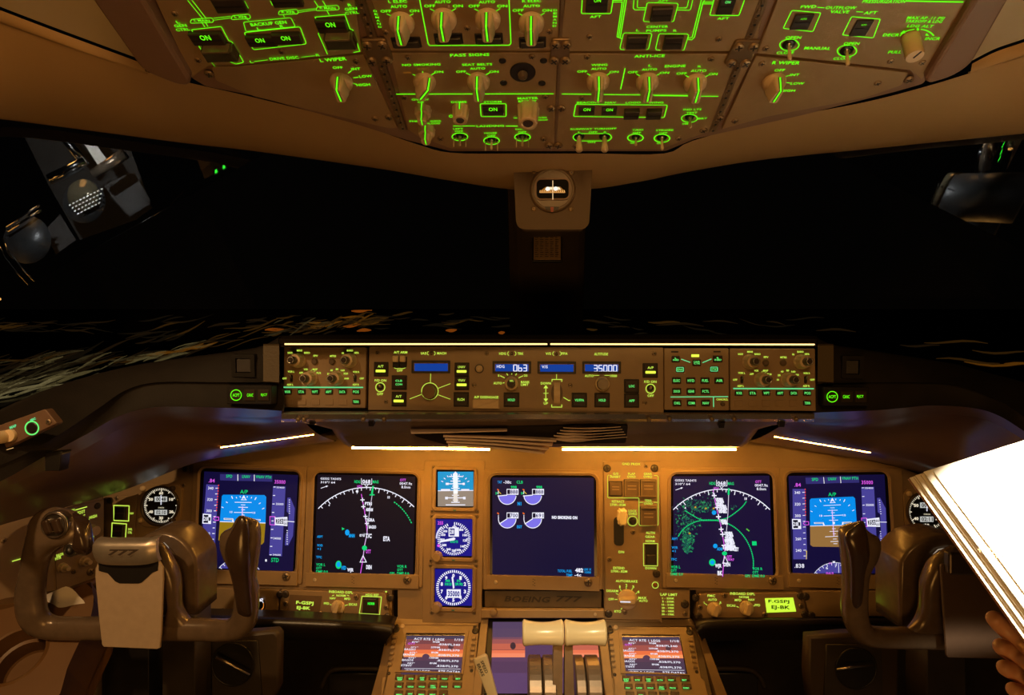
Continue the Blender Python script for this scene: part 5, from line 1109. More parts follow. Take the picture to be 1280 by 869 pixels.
D.text('TOTAL FUEL', 576, 727, 98, CYN, 18); D.text('482', 673, 722, 54, WHT, 28, bold=.05); D.text('LBS X', 730, 716, 50, CYN, 15); D.text('1000', 732, 736, 42, CYN, 15); D.text('TEMP', 606, 755, 42, CYN, 18); D.text('-4c', 664, 754, 46, WHT, 20)
D.obj('symbology', so)
# ---------------------------------------------------------------- standby instruments
FM.crop(530, 570, 4.345); p = [FM.p(*q) for q in ((4,26),(330,26),(312,905),(-8,905))]
t = SB = thing('standby_instrument_mount', 'narrow upright plate holding the three small standby instruments', 'panel', FM.w((p[0][0]+p[1][0])/2, p[2][1], -.002))
b = MB(); b.prism(FM, rpoly(p, .003), -.002, .003, PANEL2, .0008); b.obj('plate', t); FM.crop(530, 570, 4.345)
for x, y in ((54,62),(46,300),(290,300),(44,326),(288,328),(40,566),(284,566),(38,594),(284,594),(44,848),(272,848)): screw(FM, x, y, t, 9, .003)
def small(name, label, x0, y0, x1, y1, knob_=None, cat='instrument'):
    FM.crop(530, 570, 4.345); s_ = [FM.p(*q) for q in ((x0,y0),(x1,y0),(x1,y1),(x0,y1))]; g = .0085; a, c = s_[3], s_[1]; ch = .007
    def octo(e, k): return [(a[0]-e+k, a[1]-e), (c[0]+e-k, a[1]-e), (c[0]+e, a[1]-e+k), (c[0]+e, c[1]+e-k), (c[0]+e-k, c[1]+e), (a[0]-e+k, c[1]+e), (a[0]-e, c[1]+e-k), (a[0]-e, a[1]-e+k)]
    t = thing(name, label, cat, FM.w((a[0]+c[0])/2, (a[1]+c[1])/2, .003), 'small standby instruments')
    b = MB(); o1, o2, i1, i2 = octo(g, ch), octo(g-.002, ch), octo(.0015, .002), octo(0, .0015)
    b.loft([[FM.w(u, v, n) for u, v in P] for P, n in ((o1, .0032), (o1, .007), (o2, .009), (i1, .0085), (i2, .005))], PANEL2, False, True); b.obj('bezel', t)
    g_ = MB(); g_.poly(FM, octo(.0003, .0015), .0052, LENSG); so = g_.obj('screen', t)
    p_ = FM.p((x0+x1)/2, y1+16); q = MB(); q.box(FM, p_[0]-.003, p_[1]-.0015, p_[0]+.003, p_[1]+.0015, .0085, .0092, mat('cyan_lens', (.05,.16,.16), .3)); q.obj('sensor', t)
    if knob_: FM.crop(530, 570, 4.345); knob(FM, knob_[0], knob_[1], t, 28, .014, PANEL2, .8, 0, 'set_knob', n=.006)
    D = Draw(FM.lift(.0054), n=0, step=.00002, bold=.03); D.crop(530, 570, 4.345); return t, so, D
t, so, D = small('standby_attitude_indicator', 'small square standby horizon, sky blue over tan', 66, 78, 272, 276)
D.rect(75, 86, 268, 190, E(10,150,205)); D.rect(75, 190, 268, 274, E(150,135,120)); D.line([(75,190),(268,188)], 4, WHT)
for y, h_ in ((112,34),(124,18),(137,26),(152,50),(164,16),(176,22),(214,18),(228,54),(240,14),(252,22),(266,52)): D.line([(170-h_, y), (172+h_, y)], 5, WHT)
D.line([(170,96),(172,180)], 26, E(240,250,255)); D.line([(170,190),(172,250)], 22, E(235,225,215))
for a in (30, 45, 60, 75, 90, 105, 120, 135, 150): D.line([(170+88*math.cos(math.radians(a)), 176-80*math.sin(math.radians(a))), (170+76*math.cos(math.radians(a)), 176-70*math.sin(math.radians(a)))], 4, WHT)
D.rect(92,180,142,188, WHT); D.rect(202,180,246,188, WHT); D.rect(118,146,134,158, WHT); D.rect(210,146,222,158, WHT); D.rect(115,222,130,236, WHT); D.rect(212,222,226,236, WHT); D.rect(160,182,184,204, E(255,255,255)); D.poly([(158,98),(184,98),(171,84)], WHT); D.obj('symbology', so)
t, so, D = small('standby_airspeed_indicator', 'small blue standby speed dial with KNOTS in cyan', 62, 342, 264, 546, (76, 541))
D.rect(64, 344, 262, 544, E(20,18,130))
for i in range(46):
    a = math.radians(88-i*7.4); l = 14 if i % 4 else 24; D.line([(163+90*math.cos(a), 450-90*math.sin(a)), (163+(90-l)*math.cos(a), 450-(90-l)*math.sin(a))], 5, WHT)
for a, s_ in ((88,'60'),(50,'80'),(18,'100'),(-8,'120'),(-40,'140'),(-70,'160'),(-90,'200'),(-118,'240'),(-148,'280'),(-176,'300'),(160,'350'),(140,'400')): D.text(s_, 163+62*math.cos(math.radians(a)), 450-64*math.sin(math.radians(a)), 24, WHT, 13, bold=.05)
D.rect(134,388,190,438, WHT); D.rect(140,394,166,432, E(30,28,120)); D.text('28', 152, 412, 22, WHT, 24); D.text('KNOTS', 164, 466, 42, GD, 13); D.poly([(164,442),(172,450),(164,458),(88,470),(86,462)], WHT); D.text('255', 90, 364, 30, MAG, 18); D.disc(80,487,8,MAG)
D.arc(150, 448, 82, 130, 180, 8, E(220,220,245)); D.obj('symbology', so)
t, so, D = small('standby_altimeter', 'small blue standby altitude dial, lowest of the three', 58, 612, 264, 816, (74, 815))
D.rect(60, 614, 262, 814, E(20,18,130))
for i in range(50):
    a = math.radians(i*7.2); D.line([(160+94*math.cos(a), 716-96*math.sin(a)), (160+80*math.cos(a), 716-82*math.sin(a))], 6, WHT)
for i in range(10):
    a = math.radians(90-36*i); D.text(str(i), 160+66*math.cos(a), 716-66*math.sin(a), 13, WHT, 20, bold=.05)
D.text('MB', 130, 678, 24, GD, 12); D.text('1013', 132, 696, 36, GD, 15, bold=.05); D.text('IN', 188, 678, 18, GD, 12); D.text('29.92', 190, 696, 42, GD, 15, bold=.05); D.poly([(150,660),(158,650),(166,716),(158,722)], WHT); D.rect(124,724,200,770, WHT); D.text('35000', 162, 748, 64, E(40,40,140), 30, bold=.04); D.obj('symbology', so)
# ---------------------------------------------------------------- landing gear / ground proximity panel
GP = (745, 570, 4.138)
FM.crop(*GP); t = LG = thing('gear_panel', 'upright panel with GND PROX keys, gear lever slot and AUTOBRAKE selector', 'control panel', FM.w(*FM.p(180, 860), -.002))
b = MB(); p = [FM.p(*q) for q in ((36,28),(328,28),(322,690),(335,850),(335,862),(40,838))]; p = [FM.p(*q) for q in ((36,28),(330,28),(328,600),(330,845),(44,842),(46,520))]
b.prism(FM, rpoly(p, .001), -.002, .005, PANEL, .0008); FM.crop(*GP); q = [FM.p(*z) for z in ((300,690),(460,690),(460,850),(300,845))]; b.prism(FM, rpoly([FM.p(*z) for z in ((318,698),(332,690),(338,862),(318,845))], .001), -.002, .0045, PANEL); b.obj('faceplate', t)
G = FM.lift(.005); G.crop(*GP); D = Draw(G, n=.0003); 
for s_, x, y, w_ in (('GND PROX',182,42,94),('G/S',102,92,28),('INHIBIT',100,108,52),('FLAP',184,93,36),('OVRD',183,108,44),('GEAR',268,93,42),('OVRD',268,108,44),('TERR',270,232,36),('OVRD',270,247,44),('RETRACT',114,236,64),('270K-.82M',112,253,80),('LOCK',189,285,42),('OVRD',190,300,44),('ALTN',281,398,46),('GEAR',280,418,50),('NORM',280,441,46),('DN',131,497,28),('EXTEND',118,580,58),('270K-.82M',119,597,84),('DOWN',283,581,56),('AUTOBRAKE',158,648,112),('1',123,677,6),('2',157,669,10),('3',192,677,10),('4',218,703,12),('DISARM',84,698,60),('OFF',78,741,28),('MAX',240,734,42),('AUTO',244,749,44),('RTO',112,804,34)):
    D.text(s_, x, y, w_, GRM, 12 if w_ > 12 else 14, bold=.02)
for P in ([(66,98),(60,104),(60,212),(66,217),(218,217),(222,224),(222,352),(228,360),(316,360),(321,354),(321,108),(314,101),(300,101)], [(224,240),(244,240)], [(298,240),(318,240)], [(70,101),(80,101)]): D.line(P, 2.6, GRM)
D.ring(189, 337, 25, 3, GRM); D.ring(306, 668, 16, 3, GRM); D.quad([(245,453),(319,453),(318,569),(246,568)], .001, 3, GRM)
for a in (150, 122, 92, 62, 32): D.line([(158+50*math.cos(math.radians(a)), 742-50*math.sin(math.radians(a))), (158+64*math.cos(math.radians(a)), 742-64*math.sin(math.radians(a)))], 3, GRM)
D.line([(96,742),(112,742)], 3, GRM); D.line([(208,742),(218,742)], 3, GRM); D.line([(136,783),(128,794)], 3, GRM); D.obj('legends', t)
for x0, y0, x1, y1 in ((70,135,131,203),(148,126,221,206),(232,126,308,206),(232,266,310,354)):
    k = button(G, x0, y0, x1, y1, t, BTN2, .005, .001, BLACK, 'push_switch'); a = G.p(x0, y1); c = G.p(x1, y0); g = MB(); w_ = c[0]-a[0]; h_ = c[1]-a[1]
    for fv in (.42, .62): g.box(G, a[0]+w_*.2, a[1]+h_*fv, a[0]+w_*.8, a[1]+h_*(fv+.05), .005, .0054, mat('guard_edge', (.30,.22,.15), .3))
    g.obj('switch_mark', k)
    if x0 > 100:
        q = MB(); q.frame(G, rr(a[0]-.001, a[1]-.001, c[0]+.001, c[1]+.001, .001), rr(a[0]+.0018, a[1]+.0018, c[0]-.0018, c[1]-.0018, .001), .002, .009, mat('smoky_guard', (.2,.15,.1), .2), .006); q.obj('guard', k)
u, v = G.p(189, 337); r = 17*G.k(189, 337); b = MB(); b.lathe(G, u, v, [(r*1.1, 0), (r*1.1, .001), (r*.9, .006), (r*.7, .007)], BLACK, 22); b.obj('lock_override_button', t)
b = MB(); a = G.p(92, 464); c = G.p(143, 316); b.box(G, a[0], a[1], c[0], c[1], 0, .0008, BLACK, 0, .008); ls = b.obj('lever_slot', t)
b = MB(); a = G.p(102, 350); c = G.p(155, 262)
s0 = G.w((a[0]+c[0])/2, a[1]+.004, 0); hub = G.w((a[0]+c[0])/2, (a[1]+c[1])/2, .03)
b.tube([s0, s0.lerp(hub, .6)], [.004, .004], STEEL, 10)
for n0, n1, sc_ in ((.018, .034, 1.0),):
    pr = [(a[0]+c[0])/2, (a[1]+c[1])/2, (c[0]-a[0])/2*.92, (c[1]-a[1])/2*.95]; pts_ = []
    for i in range(40): an = 2*pi*i/40; rq = 1+(.06 if i % 4 < 2 else -.03); sx_ = math.copysign(abs(math.cos(an))**.6, math.cos(an)); sy_ = math.copysign(abs(math.sin(an))**.6, math.sin(an)); pts_.append((pr[0]+pr[2]*sx_*rq, pr[1]+pr[3]*sy_*rq))
    b.prism(G, pts_, n0, n1, CREAM, .004)
b.obj('gear_lever', t, label='ribbed cream wheel-shaped lever knob')
b = MB(); a = G.p(254, 562); c = G.p(312, 458); b.box(G, a[0], a[1], c[0], c[1], 0, .0012, BLACK, .0004, .001); b.box(G, a[0]+.002, a[1]+.002, c[0]-.002, (a[1]+c[1])/2, .001, .006, BTN, .0015, .001); b.obj('alternate_gear_switch', t)
u, v = G.p(306, 668); r = 9*G.k(306, 668); b = MB(); b.lathe(G, u, v, [(r, 0), (r*.8, .004), (r*.3, .006)], mat('red_switch', (.25,.06,.03), .4), 14); b.obj('small_switch', t)
G.crop(*GP); pointer_knob(G, 162, 742, t, 51, .018, -92, KNOB, slim=.30, name='autobrake_selector', line=False)
Q = G.at(*G.p(162, 742), 0, 0); b = MB(); kk = G.k(162, 742); b.box(Q, -42*kk, -2.5*kk, 10*kk, 2.5*kk, .0185, .0188, WHT); b.obj('selector_mark', t)
for x, y in ((57,65),(302,64),(313,610),(65,817)): screw(G, x, y, t, 16, 0, KNOBD)
for x, y in ((258,52),(191,394),(69,534),(150,809)): screw(G, x, y, t, 10, 0)
# flap limit placard
FM.crop(730, 730, 6.25); q = [FM.p(*z) for z in ((568,36),(822,44),(822,262),(568,262))]
t = thing('flap_limit_placard', 'brown placard of FLAP LIMIT speeds in green, right of the autobrake selector', 'placard', FM.w(*q[3], -.002)); b = MB(); b.prism(FM, rpoly(q, .001), -.002, .0042, PANEL); b.obj('plate', t)
G2 = FM.lift(.0046); G2.crop(730, 730, 6.25); D = Draw(G2, n=0)
D.text('FLAP LIMIT', 657, 84, 145, GRM, 20)
for i, s_ in enumerate(('1 - 255K', '5 - 235K', '15 - 215K', '20 - 195K', '25 - 185K', '30 - 170K')): D.text(s_, 706, 115+i*25, 98 if i > 1 else 94, GRM, 14, al='r', bold=.03)
D.obj('legends', t); FM.crop(730, 730, 6.25); screw(FM, 784, 154, t, 26, .0042, KNOBD); screw(FM, 786, 228, t, 16, .0042)
# ---------------------------------------------------------------- clocks
def clock(label, px, py, r_, val):
    FM.crop(0, 0, 1); u, v = FM.p(px, py); k_ = FM.k(px, py); R_ = r_*k_; t = thing('clock', label, 'clock', FM.w(u, v, -.002), 'round cockpit clocks')
    b = MB(); ch = R_*1.12; c_ = .010; P = [(u-ch+c_, v-ch), (u+ch-c_, v-ch), (u+ch, v-ch+c_), (u+ch, v+ch-c_), (u+ch-c_, v+ch), (u-ch+c_, v+ch), (u-ch, v+ch-c_), (u-ch, v-ch+c_)]
    b.prism(FM, P, -.002, .004, PANEL2, .001); b.obj('mounting_plate', t)
    b = MB(); b.lathe(FM, u, v, [(R_*1.06, .004), (R_*1.06, .008), (R_*1.0, .010), (R_*.94, .008), (R_*.93, .005)], KNOBD, 48); b.obj('bezel', t)
    b = MB(); b.lathe(FM, u, v, [(R_*.94, .0045), (R_*.93, .0052)], mat('dial_black', (.006,.006,.007), .3), 48); so = b.obj('dial', t)
    D = Draw(FM.lift(.0054), n=0, bold=.03); D.crop(0, 0, 1); f = r_/25.0
    for i in range(60):
        a = 2*pi*i/60; l = 4.5 if i % 5 == 0 else 2.6; D.line([(px+23*f*math.cos(a), py-23*f*math.sin(a)), (px+(23-l)*f*math.cos(a), py-(23-l)*f*math.sin(a))], .8 if i % 5 else 1.1, E(240,225,195))
    for s_, a in (('60',90),('10',30),('20',-30),('30',-90),('40',-150),('50',150)): D.text(s_, px+15.5*f*math.cos(math.radians(a)), py-16.5*f*math.sin(math.radians(a)), 5.5*f, E(240,225,195), 3.8*f, bold=.04)
    for y, s_ in ((py-8.5*f, val[0]), (py+9*f, val[1])): D.rect(px-8.5*f, y-3.3*f, px+8*f, y+3.3*f, E(190,190,185)); D.text(s_, px, y, 13.5*f, INK, 5*f, bold=.03)
    D.line([(px, py-1), (px, py-14*f)], 1.0, WHT); D.text('CHRON', px, py+2.8*f, 8*f, E(200,190,160), 1.8*f); D.obj('dial_print', so)
    for dx, dy, L in ((-23,-23,.004),(17,-23,.009),(-25,19,.006),(17,19,.010)): 
        b = MB(); p = FM.p(px+dx*f, py+dy*f); b.lathe(FM, p[0], p[1], [(.0055, .004), (.0052, .004+L), (.003, .005+L)], KNOB if dx < 0 else KNOBD, 16); b.obj('clock_button', t)
clock('round clock left of the outer left display, reading 0048 over 02:10', 202, 632, 23.5, ('0048', '02:10'))
clock('round clock right of the outer right display, half behind the bright chart', 1158, 640, 25, ('0048', '02:11'))
# ---------------------------------------------------------------- small switch plate left of the clock
FM.crop(0, 0, 1); c7 = (0, 580, 3.008)
FM.crop(*c7); t = thing('display_switch_panel', 'small plate with two green-edged switches left of the left clock', 'control panel', FM.w(*FM.p(450, 330), -.002))
b = MB(); b.prism(FM, rpoly([FM.p(*q) for q in ((392,128),(520,112),(506,292),(380,292))], .001), -.002, .003, PANEL, .0008); b.obj('faceplate', t)
G3 = FM.lift(.003); G3.crop(*c7); D = Draw(G3)
D.quad([(429,213),(428,156),(486,158),(484,215)], .001, 3.5, GRM); D.quad([(420,276),(422,222),(476,226),(472,280)], .001, 3.5, GRM); D.text('NAV', 496, 186, 14, GRM, 8); D.text('DSPL', 490, 246, 16, GRM, 8); D.text('CTRL', 489, 258, 16, GRM, 8); D.obj('legends', t)
for x0, y0 in ((434,162),(426,228)): k = button(G3, x0, y0, x0+42, y0+46, t, BTN, .006, .001, None, 'push_switch'); a = G3.p(x0, y0+46); c = G3.p(x0+42, y0); g = MB(); g.box(G3, a[0]+.002, (a[1]+c[1])/2-.0005, c[0]-.002, (a[1]+c[1])/2+.0012, .006, .0066, BTN2); g.obj('divider', k)
FM.crop(*c7); screw(FM, 418, 138, t, 10, .003, KNOBD); screw(FM, 443, 128, t, 7, .003)
for x, y in ((137,31/1),): pass
FM.crop(200, 560, 4.345); screw(FM, 137, 113, MP, 15, -.002, KNOBD); screw(FM, 126, 204, MP, 9, -.002); FM.crop(970, 580, 5.43); screw(FM, 838, 64, MP, 18, -.002, KNOBD)
# ---------------------------------------------------------------- left side panel (angled towards the captain)
FS.crop(0, 0, 1)
t = thing('window_heat_panel', 'tall angled panel at far left with green legends, behind the left yoke', 'control panel', FS.w(*FS.p(60, 760)))
b = MB(); p = [FS.p(x, y) for x, y in ((128,612),(128,728),(60,745),(0,768),(-70,795),(-70,660),(0,648))]; b.prism(FS, p, -.02, 0, PANEL); b.obj('board', t)
b = MB(); FS.crop(0, 600, 8.69); b.prism(FS, rpoly([FS.p(*q) for q in ((712,300),(1122,215),(1118,1130),(610,1200),(590,600))], .002), 0, .002, PANEL, .0005); b.obj('faceplate', t)
S2 = FS.lift(.0025); S2.crop(0, 600, 8.69); D = Draw(S2, n=.0)
D.text('WINDSHIELD', 790, 330, 46, GRM, 26); D.line([(820,328),(946,292)], 10, GRM); D.text('FOOT', 884, 350, 76, GRM, 36); D.text('HIGH', 1012, 400, 78, GRM, 32); D.line([(958,440),(968,426)], 8, GRM); D.line([(980,630),(1022,614)], 10, GRM); D.text('*', 915, 385, 20, GRM); D.text('SHLDR', 650, 815, 74, GRM, 30); D.text('HTR', 632, 850, 60, GRM, 30)
D.line([(130,886),(278,842)], 10, GRM); D.obj('legends', t)
FS.crop(0, 600, 8.69)
knob(FS, 985, 545, t, 62, .016, KNOB, .85, 0, 'heater_knob', n=.002)
FS.crop(0, 700, 5.143)
for x, y in ((395,48),(535,8)): knob(FS, x, y, t, 30, .010, KNOB, .9, 10, 'dimmer_knob', n=.002); knob(FS, x, y, t, 17, .022, KNOB, .9, 0, 'dimmer_knob', n=.002)
for x, y in ((470,76),(578,75)): screw(FS, x, y, t, 12 if x < 500 else 20, .002)
FS.crop(0, 600, 8.69); screw(FS, 1052, 282, t, 28, .002, KNOBD); screw(FS, 42, 660, t, 24, 0)
# ---------------------------------------------------------------- lower selector panels
def lower(name, label, px, rot=0):
    FM.crop(0, 0, 1); c = [FM.p(*q) for q in px]; t = thing(name, label, 'control panel', FM.w(c[0][0], c[3][1], -.002)); b = MB(); b.prism(FM, rpoly(c, .0015), -.02, .012, PANEL, .001); b.obj('faceplate', t)
    return t, FM.lift(.012)
KL = (200, 720, 4.267)
t, G4 = lower('display_selector_panel', 'lower left panel strip with INBOARD DSPL selector and F-GSPJ label', [(354,735.5),(484,740),(490,776),(352,770)])
G4.crop(*KL); D = Draw(G4)
b = MB(); b.prism(G4, rpoly([G4.p(*q) for q in ((692,100),(865,108),(852,194),(680,184))], .0015), 0, .0006, mat('tail_plate', (.16,.10,.055), .4)); b.obj('tail_number_plate', t)
D.n = .0008
D.text('F-GSPJ', 773, 146, 95, GRM, 22, rot=-.03, bold=.04); D.text('EJ-BK', 766, 173, 74, GRM, 21, rot=-.03, bold=.04); D.text('INBOARD DSPL', 966, 86, 130, GRM, 14, rot=-.02); D.text('NORM', 966, 105, 50, GRM, 11); D.text('NAV', 922, 119, 32, GRM, 12); D.text('MFD', 1000, 122, 32, GRM, 12); D.text('PFD', 889, 147, 28, GRM, 12); D.text('EICAS', 1030, 152, 44, GRM, 12)
D.line([(908,152),(918,155)], 3, GRM); D.line([(986,158),(1002,154)], 3, GRM); D.line([(930,102),(918,106)], 3, GRM); D.line([(998,102),(1010,107)], 3, GRM); D.text('HDG REF', 1132, 101, 70, GRM, 12); D.quad([(1064,200),(1078,108),(1182,112),(1172,206)], .001, 4, GRM); D.rect(1202,80,1212,87,GRM)
D.obj('legends', t); pointer_knob(G4, 950, 168, t, 38, .016, 18, KNOB, slim=.38, name='display_selector', line=False)
k = button(G4, 1084, 120, 1162, 194, t, BTN, .006, .001, BLACK, 'push_switch'); D = Draw(G4.lift(.0063)); D.crop(*KL); D.text('NORM', 1126, 148, 36, E(60,255,60), 14, bold=.05); D.obj('legend', k)
for x, y in ((640,98),(670,97),(645,194),(612,198),(1228,117),(1213,218)): screw(G4, x, y, t, 16, 0, KNOBD)
for x, y in ((671,147),(1048,114),(1208,168),(856,200)): screw(G4, x, y, t, 12)
t, G4 = lower('blank_panel', 'plain lower left panel strip glimpsed behind the left yoke', [(246,732),(352,736),(350,768),(244,764)])
G4.crop(*KL); screw(G4, 215, 82, t, 16); screw(G4, 268, 92, t, 7); screw(G4, 336, 176, t, 7)
FM.crop(0, 0, 1); u, v = G4.crop(*KL).p(522, 155); r = 42*G4.k(522, 155); b = MB(); b.lathe(G4, u, v, [(r, 0), (r, .003), (r*.9, .004), (r*.85, .002)], KNOBD, 32); b.lathe(G4, u, v, [(r*.86, .0022), (r*.85, .0026)], mat('dial_black', (.006,.006,.007), .3), 32); go = b.obj('brake_pressure_gauge', t)
D = Draw(G4.lift(.003)); D.crop(*KL); D.arc(522, 155, 32, -70, 20, 5, E(220,130,50)); D.arc(522, 155, 32, 20, 70, 5, WHT); D.rect(520,120,550,136,WHT); D.obj('gauge_marks', go)
KR = (860, 720, 4.267)
t, G4 = lower('display_selector_panel', 'lower right panel strip with FMC selector and bright handwritten green label', [(873,741),(994,739),(1008,770),(868,776)])
G4.crop(*KR); D = Draw(G4)
D.text('FMC', 124, 106, 40, GRM, 13); D.text('AUTO', 130, 127, 46, GRM, 12); D.text('L', 88, 142, 7, GRM, 11); D.text('R', 174, 142, 9, GRM, 11); D.line([(92,148),(102,156)], 3, GRM); D.line([(164,152),(172,147)], 3, GRM)
D.text('INBOARD DSPL', 290, 95, 130, GRM, 14); D.text('NORM', 298, 113, 50, GRM, 11); D.text('MFD', 266, 129, 34, GRM, 12); D.text('NAV', 338, 127, 34, GRM, 12); D.text('EICAS', 230, 158, 44, GRM, 12); D.text('PFD', 370, 156, 28, GRM, 12); D.line([(258,162),(270,168)], 3, GRM); D.line([(342,164),(354,158)], 3, GRM)
D.obj('legends', t)
b = MB(); b.prism(G4, [G4.p(*q) for q in ((410,120),(560,116),(576,190),(420,196))], 0, .0008, emi('tape_label', (190,245,60), 1.0, False, (.5,.6,.1))); lb = b.obj('tape_label', t, label='bright yellow-green handwritten label')
D = Draw(G4.lift(.001), bold=.03); D.crop(*KR); D.text('F.GSPJ', 484, 138, 110, INK, 20); D.text('EJ-BK', 494, 170, 96, INK, 24); D.obj('label_writing', lb)
for x, y in ((140,178),(312,172)): pointer_knob(G4, x, y, t, 38, .016, 12, KNOB, slim=.38, name='display_selector', line=False)
for x, y in ((42,117),(58,216),(600,106),(628,110),(622,206),(658,210)): screw(G4, x, y, t, 16, 0, KNOBD)
for x, y in ((64,168),(194,104),(602,160),(408,208)): screw(G4, x, y, t, 12)
t, G4 = lower('blank_panel', 'plain lower right panel strip between the lit label and right yoke', [(1000,737),(1124,737),(1124,768),(1010,769)])
G4.crop(*KR); screw(G4, 1056, 102, t, 14, 0, KNOBD); screw(G4, 1088, 102, t, 14, 0, KNOBD); screw(G4, 1120, 200, t, 10)
# nameplate
FM.crop(600, 730, 6.25); q = [FM.p(*z) for z in ((36,56),(950,56),(948,184),(38,180))]
t = thing('nameplate', 'dark brown nameplate lettered BOEING 777 under the engine display', 'nameplate', FM.w(*q[3], -.002)); b = MB(); b.prism(FM, rpoly(q, .001), -.002, .001, mat('plate_brown', (.10,.065,.035), .45), .0006); b.obj('plate', t)
D = Draw(FM.lift(.0012), bold=.03); D.crop(600, 730, 6.25)
D.text('BOEING', 372, 120, 350, mat('plate_print', (.035,.022,.013), .5), 44); D.text('777', 690, 118, 200, mat('plate_print', (.035,.022,.013), .5), 44)
for v_ in D.mb.v: v_ += FM.U*((v_-FM.w(*FM.p(500, 120))).dot(FM.V)*.35)
D.obj('lettering', t)
# ================================================================== CONTROL YOKES
def ribbon(b, st, m, sub=4, seg=20, ex=0.8, close=True):
    """smooth body through stations (x_left, y_left, x_right, y_right, depth, thickness)"""
    rows = []
    for xl, yl, xr, yr, d, th in crs(st, sub):
        L, R_ = pt(xl, yl, d), pt(xr, yr, d); c = (L+R_)/2; h = (R_-L)/2; r = []
        for i in range(seg):
            a = 2*pi*i/seg; ca, sa = math.cos(a), math.sin(a)
            r.append(c+h*math.copysign(abs(ca)**ex, ca)-cf*(th/2)*math.copysign(abs(sa)**ex, sa))
        rows.append(r)
    b.loft(rows, m, True, True, True)
def outline_body(b, px, d0, d1, m, bev=2.0, mfront=None, smooth=False):
    """closed outline in px kept at its real size between two depths"""
    P = [pt(x, y, d0) for x, y in px]; c = sum(P, Vector())/len(P); rows = []
    back = [p+cf*(d1-d0) for p in P]; k = bev*d0/FPX; r = (P[0]-c).length
    def sh(q, e): return [c+(p-c)*(1-e/max((p-c).length, 1e-6)) for p in q]
    rows = [back, [p+cf*k*1.2 for p in P], [p+cf*k*.35 for p in sh(P, k*.3)], sh(P, k)]
    b.loft(rows, m, True, True); b.add(rows[-1], [list(range(len(P)))], mfront or m)
def spow(pts, n=40):
    return crs(pts+[pts[0]], 4)[:-1]
# ---- captain's yoke
Y1 = thing('control_yoke', 'brown control yoke on the left with a metal 777 clip and checklist board', 'yoke', pt(165, 785, 1.0))
b = MB()
ribbon(b, [(66,634,72,634,.975,.004),(51,638,90,640,.972,.026),(40,650,102,650,.97,.036),(36,664,106,664,.97,.040),(34,674,98,676,.97,.040),(32,685,80,683,.972,.038),(30,698,64,695,.975,.036),(27,716,57,712,.98,.034),(22.5,736,54.5,736,.985,.033),(21.5,752,55,752,.988,.033),(25,774,57,763,.99,.032),(38,791,62,769,.995,.031),(58,798,71,771.5,1.0,.030),(85,799.5,86,772,1.0,.029),(140,800,140,772,1.0,.029),(200,800,200,773,1.0,.029),(255,801,258,774,1.0,.029),(283,801,280,774.5,.995,.030),(304,797,287,773,.99,.032),(317,785,292,765,.985,.033),(322,765,294,750,.98,.034),(323,740,294,728,.975,.034),(319.5,722,289,711,.97,.034),(322.5,700,280,695,.965,.038),(324.5,683,276.5,681,.96,.040),(325,667,278,666,.96,.038),(323,656,290,659,.96,.034),(318,651,294,652,.96,.026),(309,647.5,296,648,.96,.016),(304,645,299,645,.96,.004)], YOKE)
b.obj('yoke_bar', Y1)
b = MB(); ribbon(b, [(288,668,300,645.5,.940,.004),(284,676,308,648,.941,.016),(282,690,312,668,.943,.024),(286,706,313,700,.948,.026),(292,728,314,722,.958,.026),(296,750,316,748,.966,.026),(297,762,316,768,.972,.020),(300,775,312,780,.985,.006)], YOKED)
b.obj('grip_pad', Y1, label='dark glossy grip on the right horn')
b = MB(); ribbon(b, [(92,641,98,645,.962,.010),(95,648,108,652,.955,.022),(97,660,111,664,.95,.028),(95,672,113.5,675,.95,.028),(93,682,115,685,.952,.026),(97,690,112,692,.958,.018),(101,694,108,694,.965,.006)], YOKED); b.obj('trigger_guard', Y1)
FY = Fr(pt(68.5, 656.5, .95), cr, cu); FY.crop(0, 0, 1); k_ = .95/FPX
b = MB(); b.lathe(FY, 0, 0, [(17*k_, -.012), (17*k_, .001), (15.5*k_, .0035), (14.2*k_, .003), (13.6*k_, -.004)], KNOBD, 36); b.lathe(FY, 0, 0, [(17.2*k_, -.004), (17.4*k_, .0005), (16.6*k_, .002), (16.2*k_, .001)], STEEL, 36); sw = b.obj('trim_switch', Y1)
b = MB(); Q = FY.at(0, 0, 0, .35)
for dx, dy in ((-6.5, 1), (5.5, -2)): b.box(Q, (dx-5)*k_, (dy-9)*k_, (dx+5)*k_, (dy+9)*k_, -.003, .009, YOKED, .003, .003)
b.obj('rocker', sw)
FY2 = Fr(pt(88, 688, .958), cr, cu); b = MB(); b.lathe(FY2, 0, 0, [(9*k_, -.01), (9*k_, .0), (7.5*k_, .002), (6*k_, .001)], STEEL, 24); b.lathe(FY2, 0, 0, [(5.6*k_, -.002), (5.2*k_, .003), (3*k_, .006), (1*k_, .007)], BLACK, 20); b.obj('mic_button', Y1)
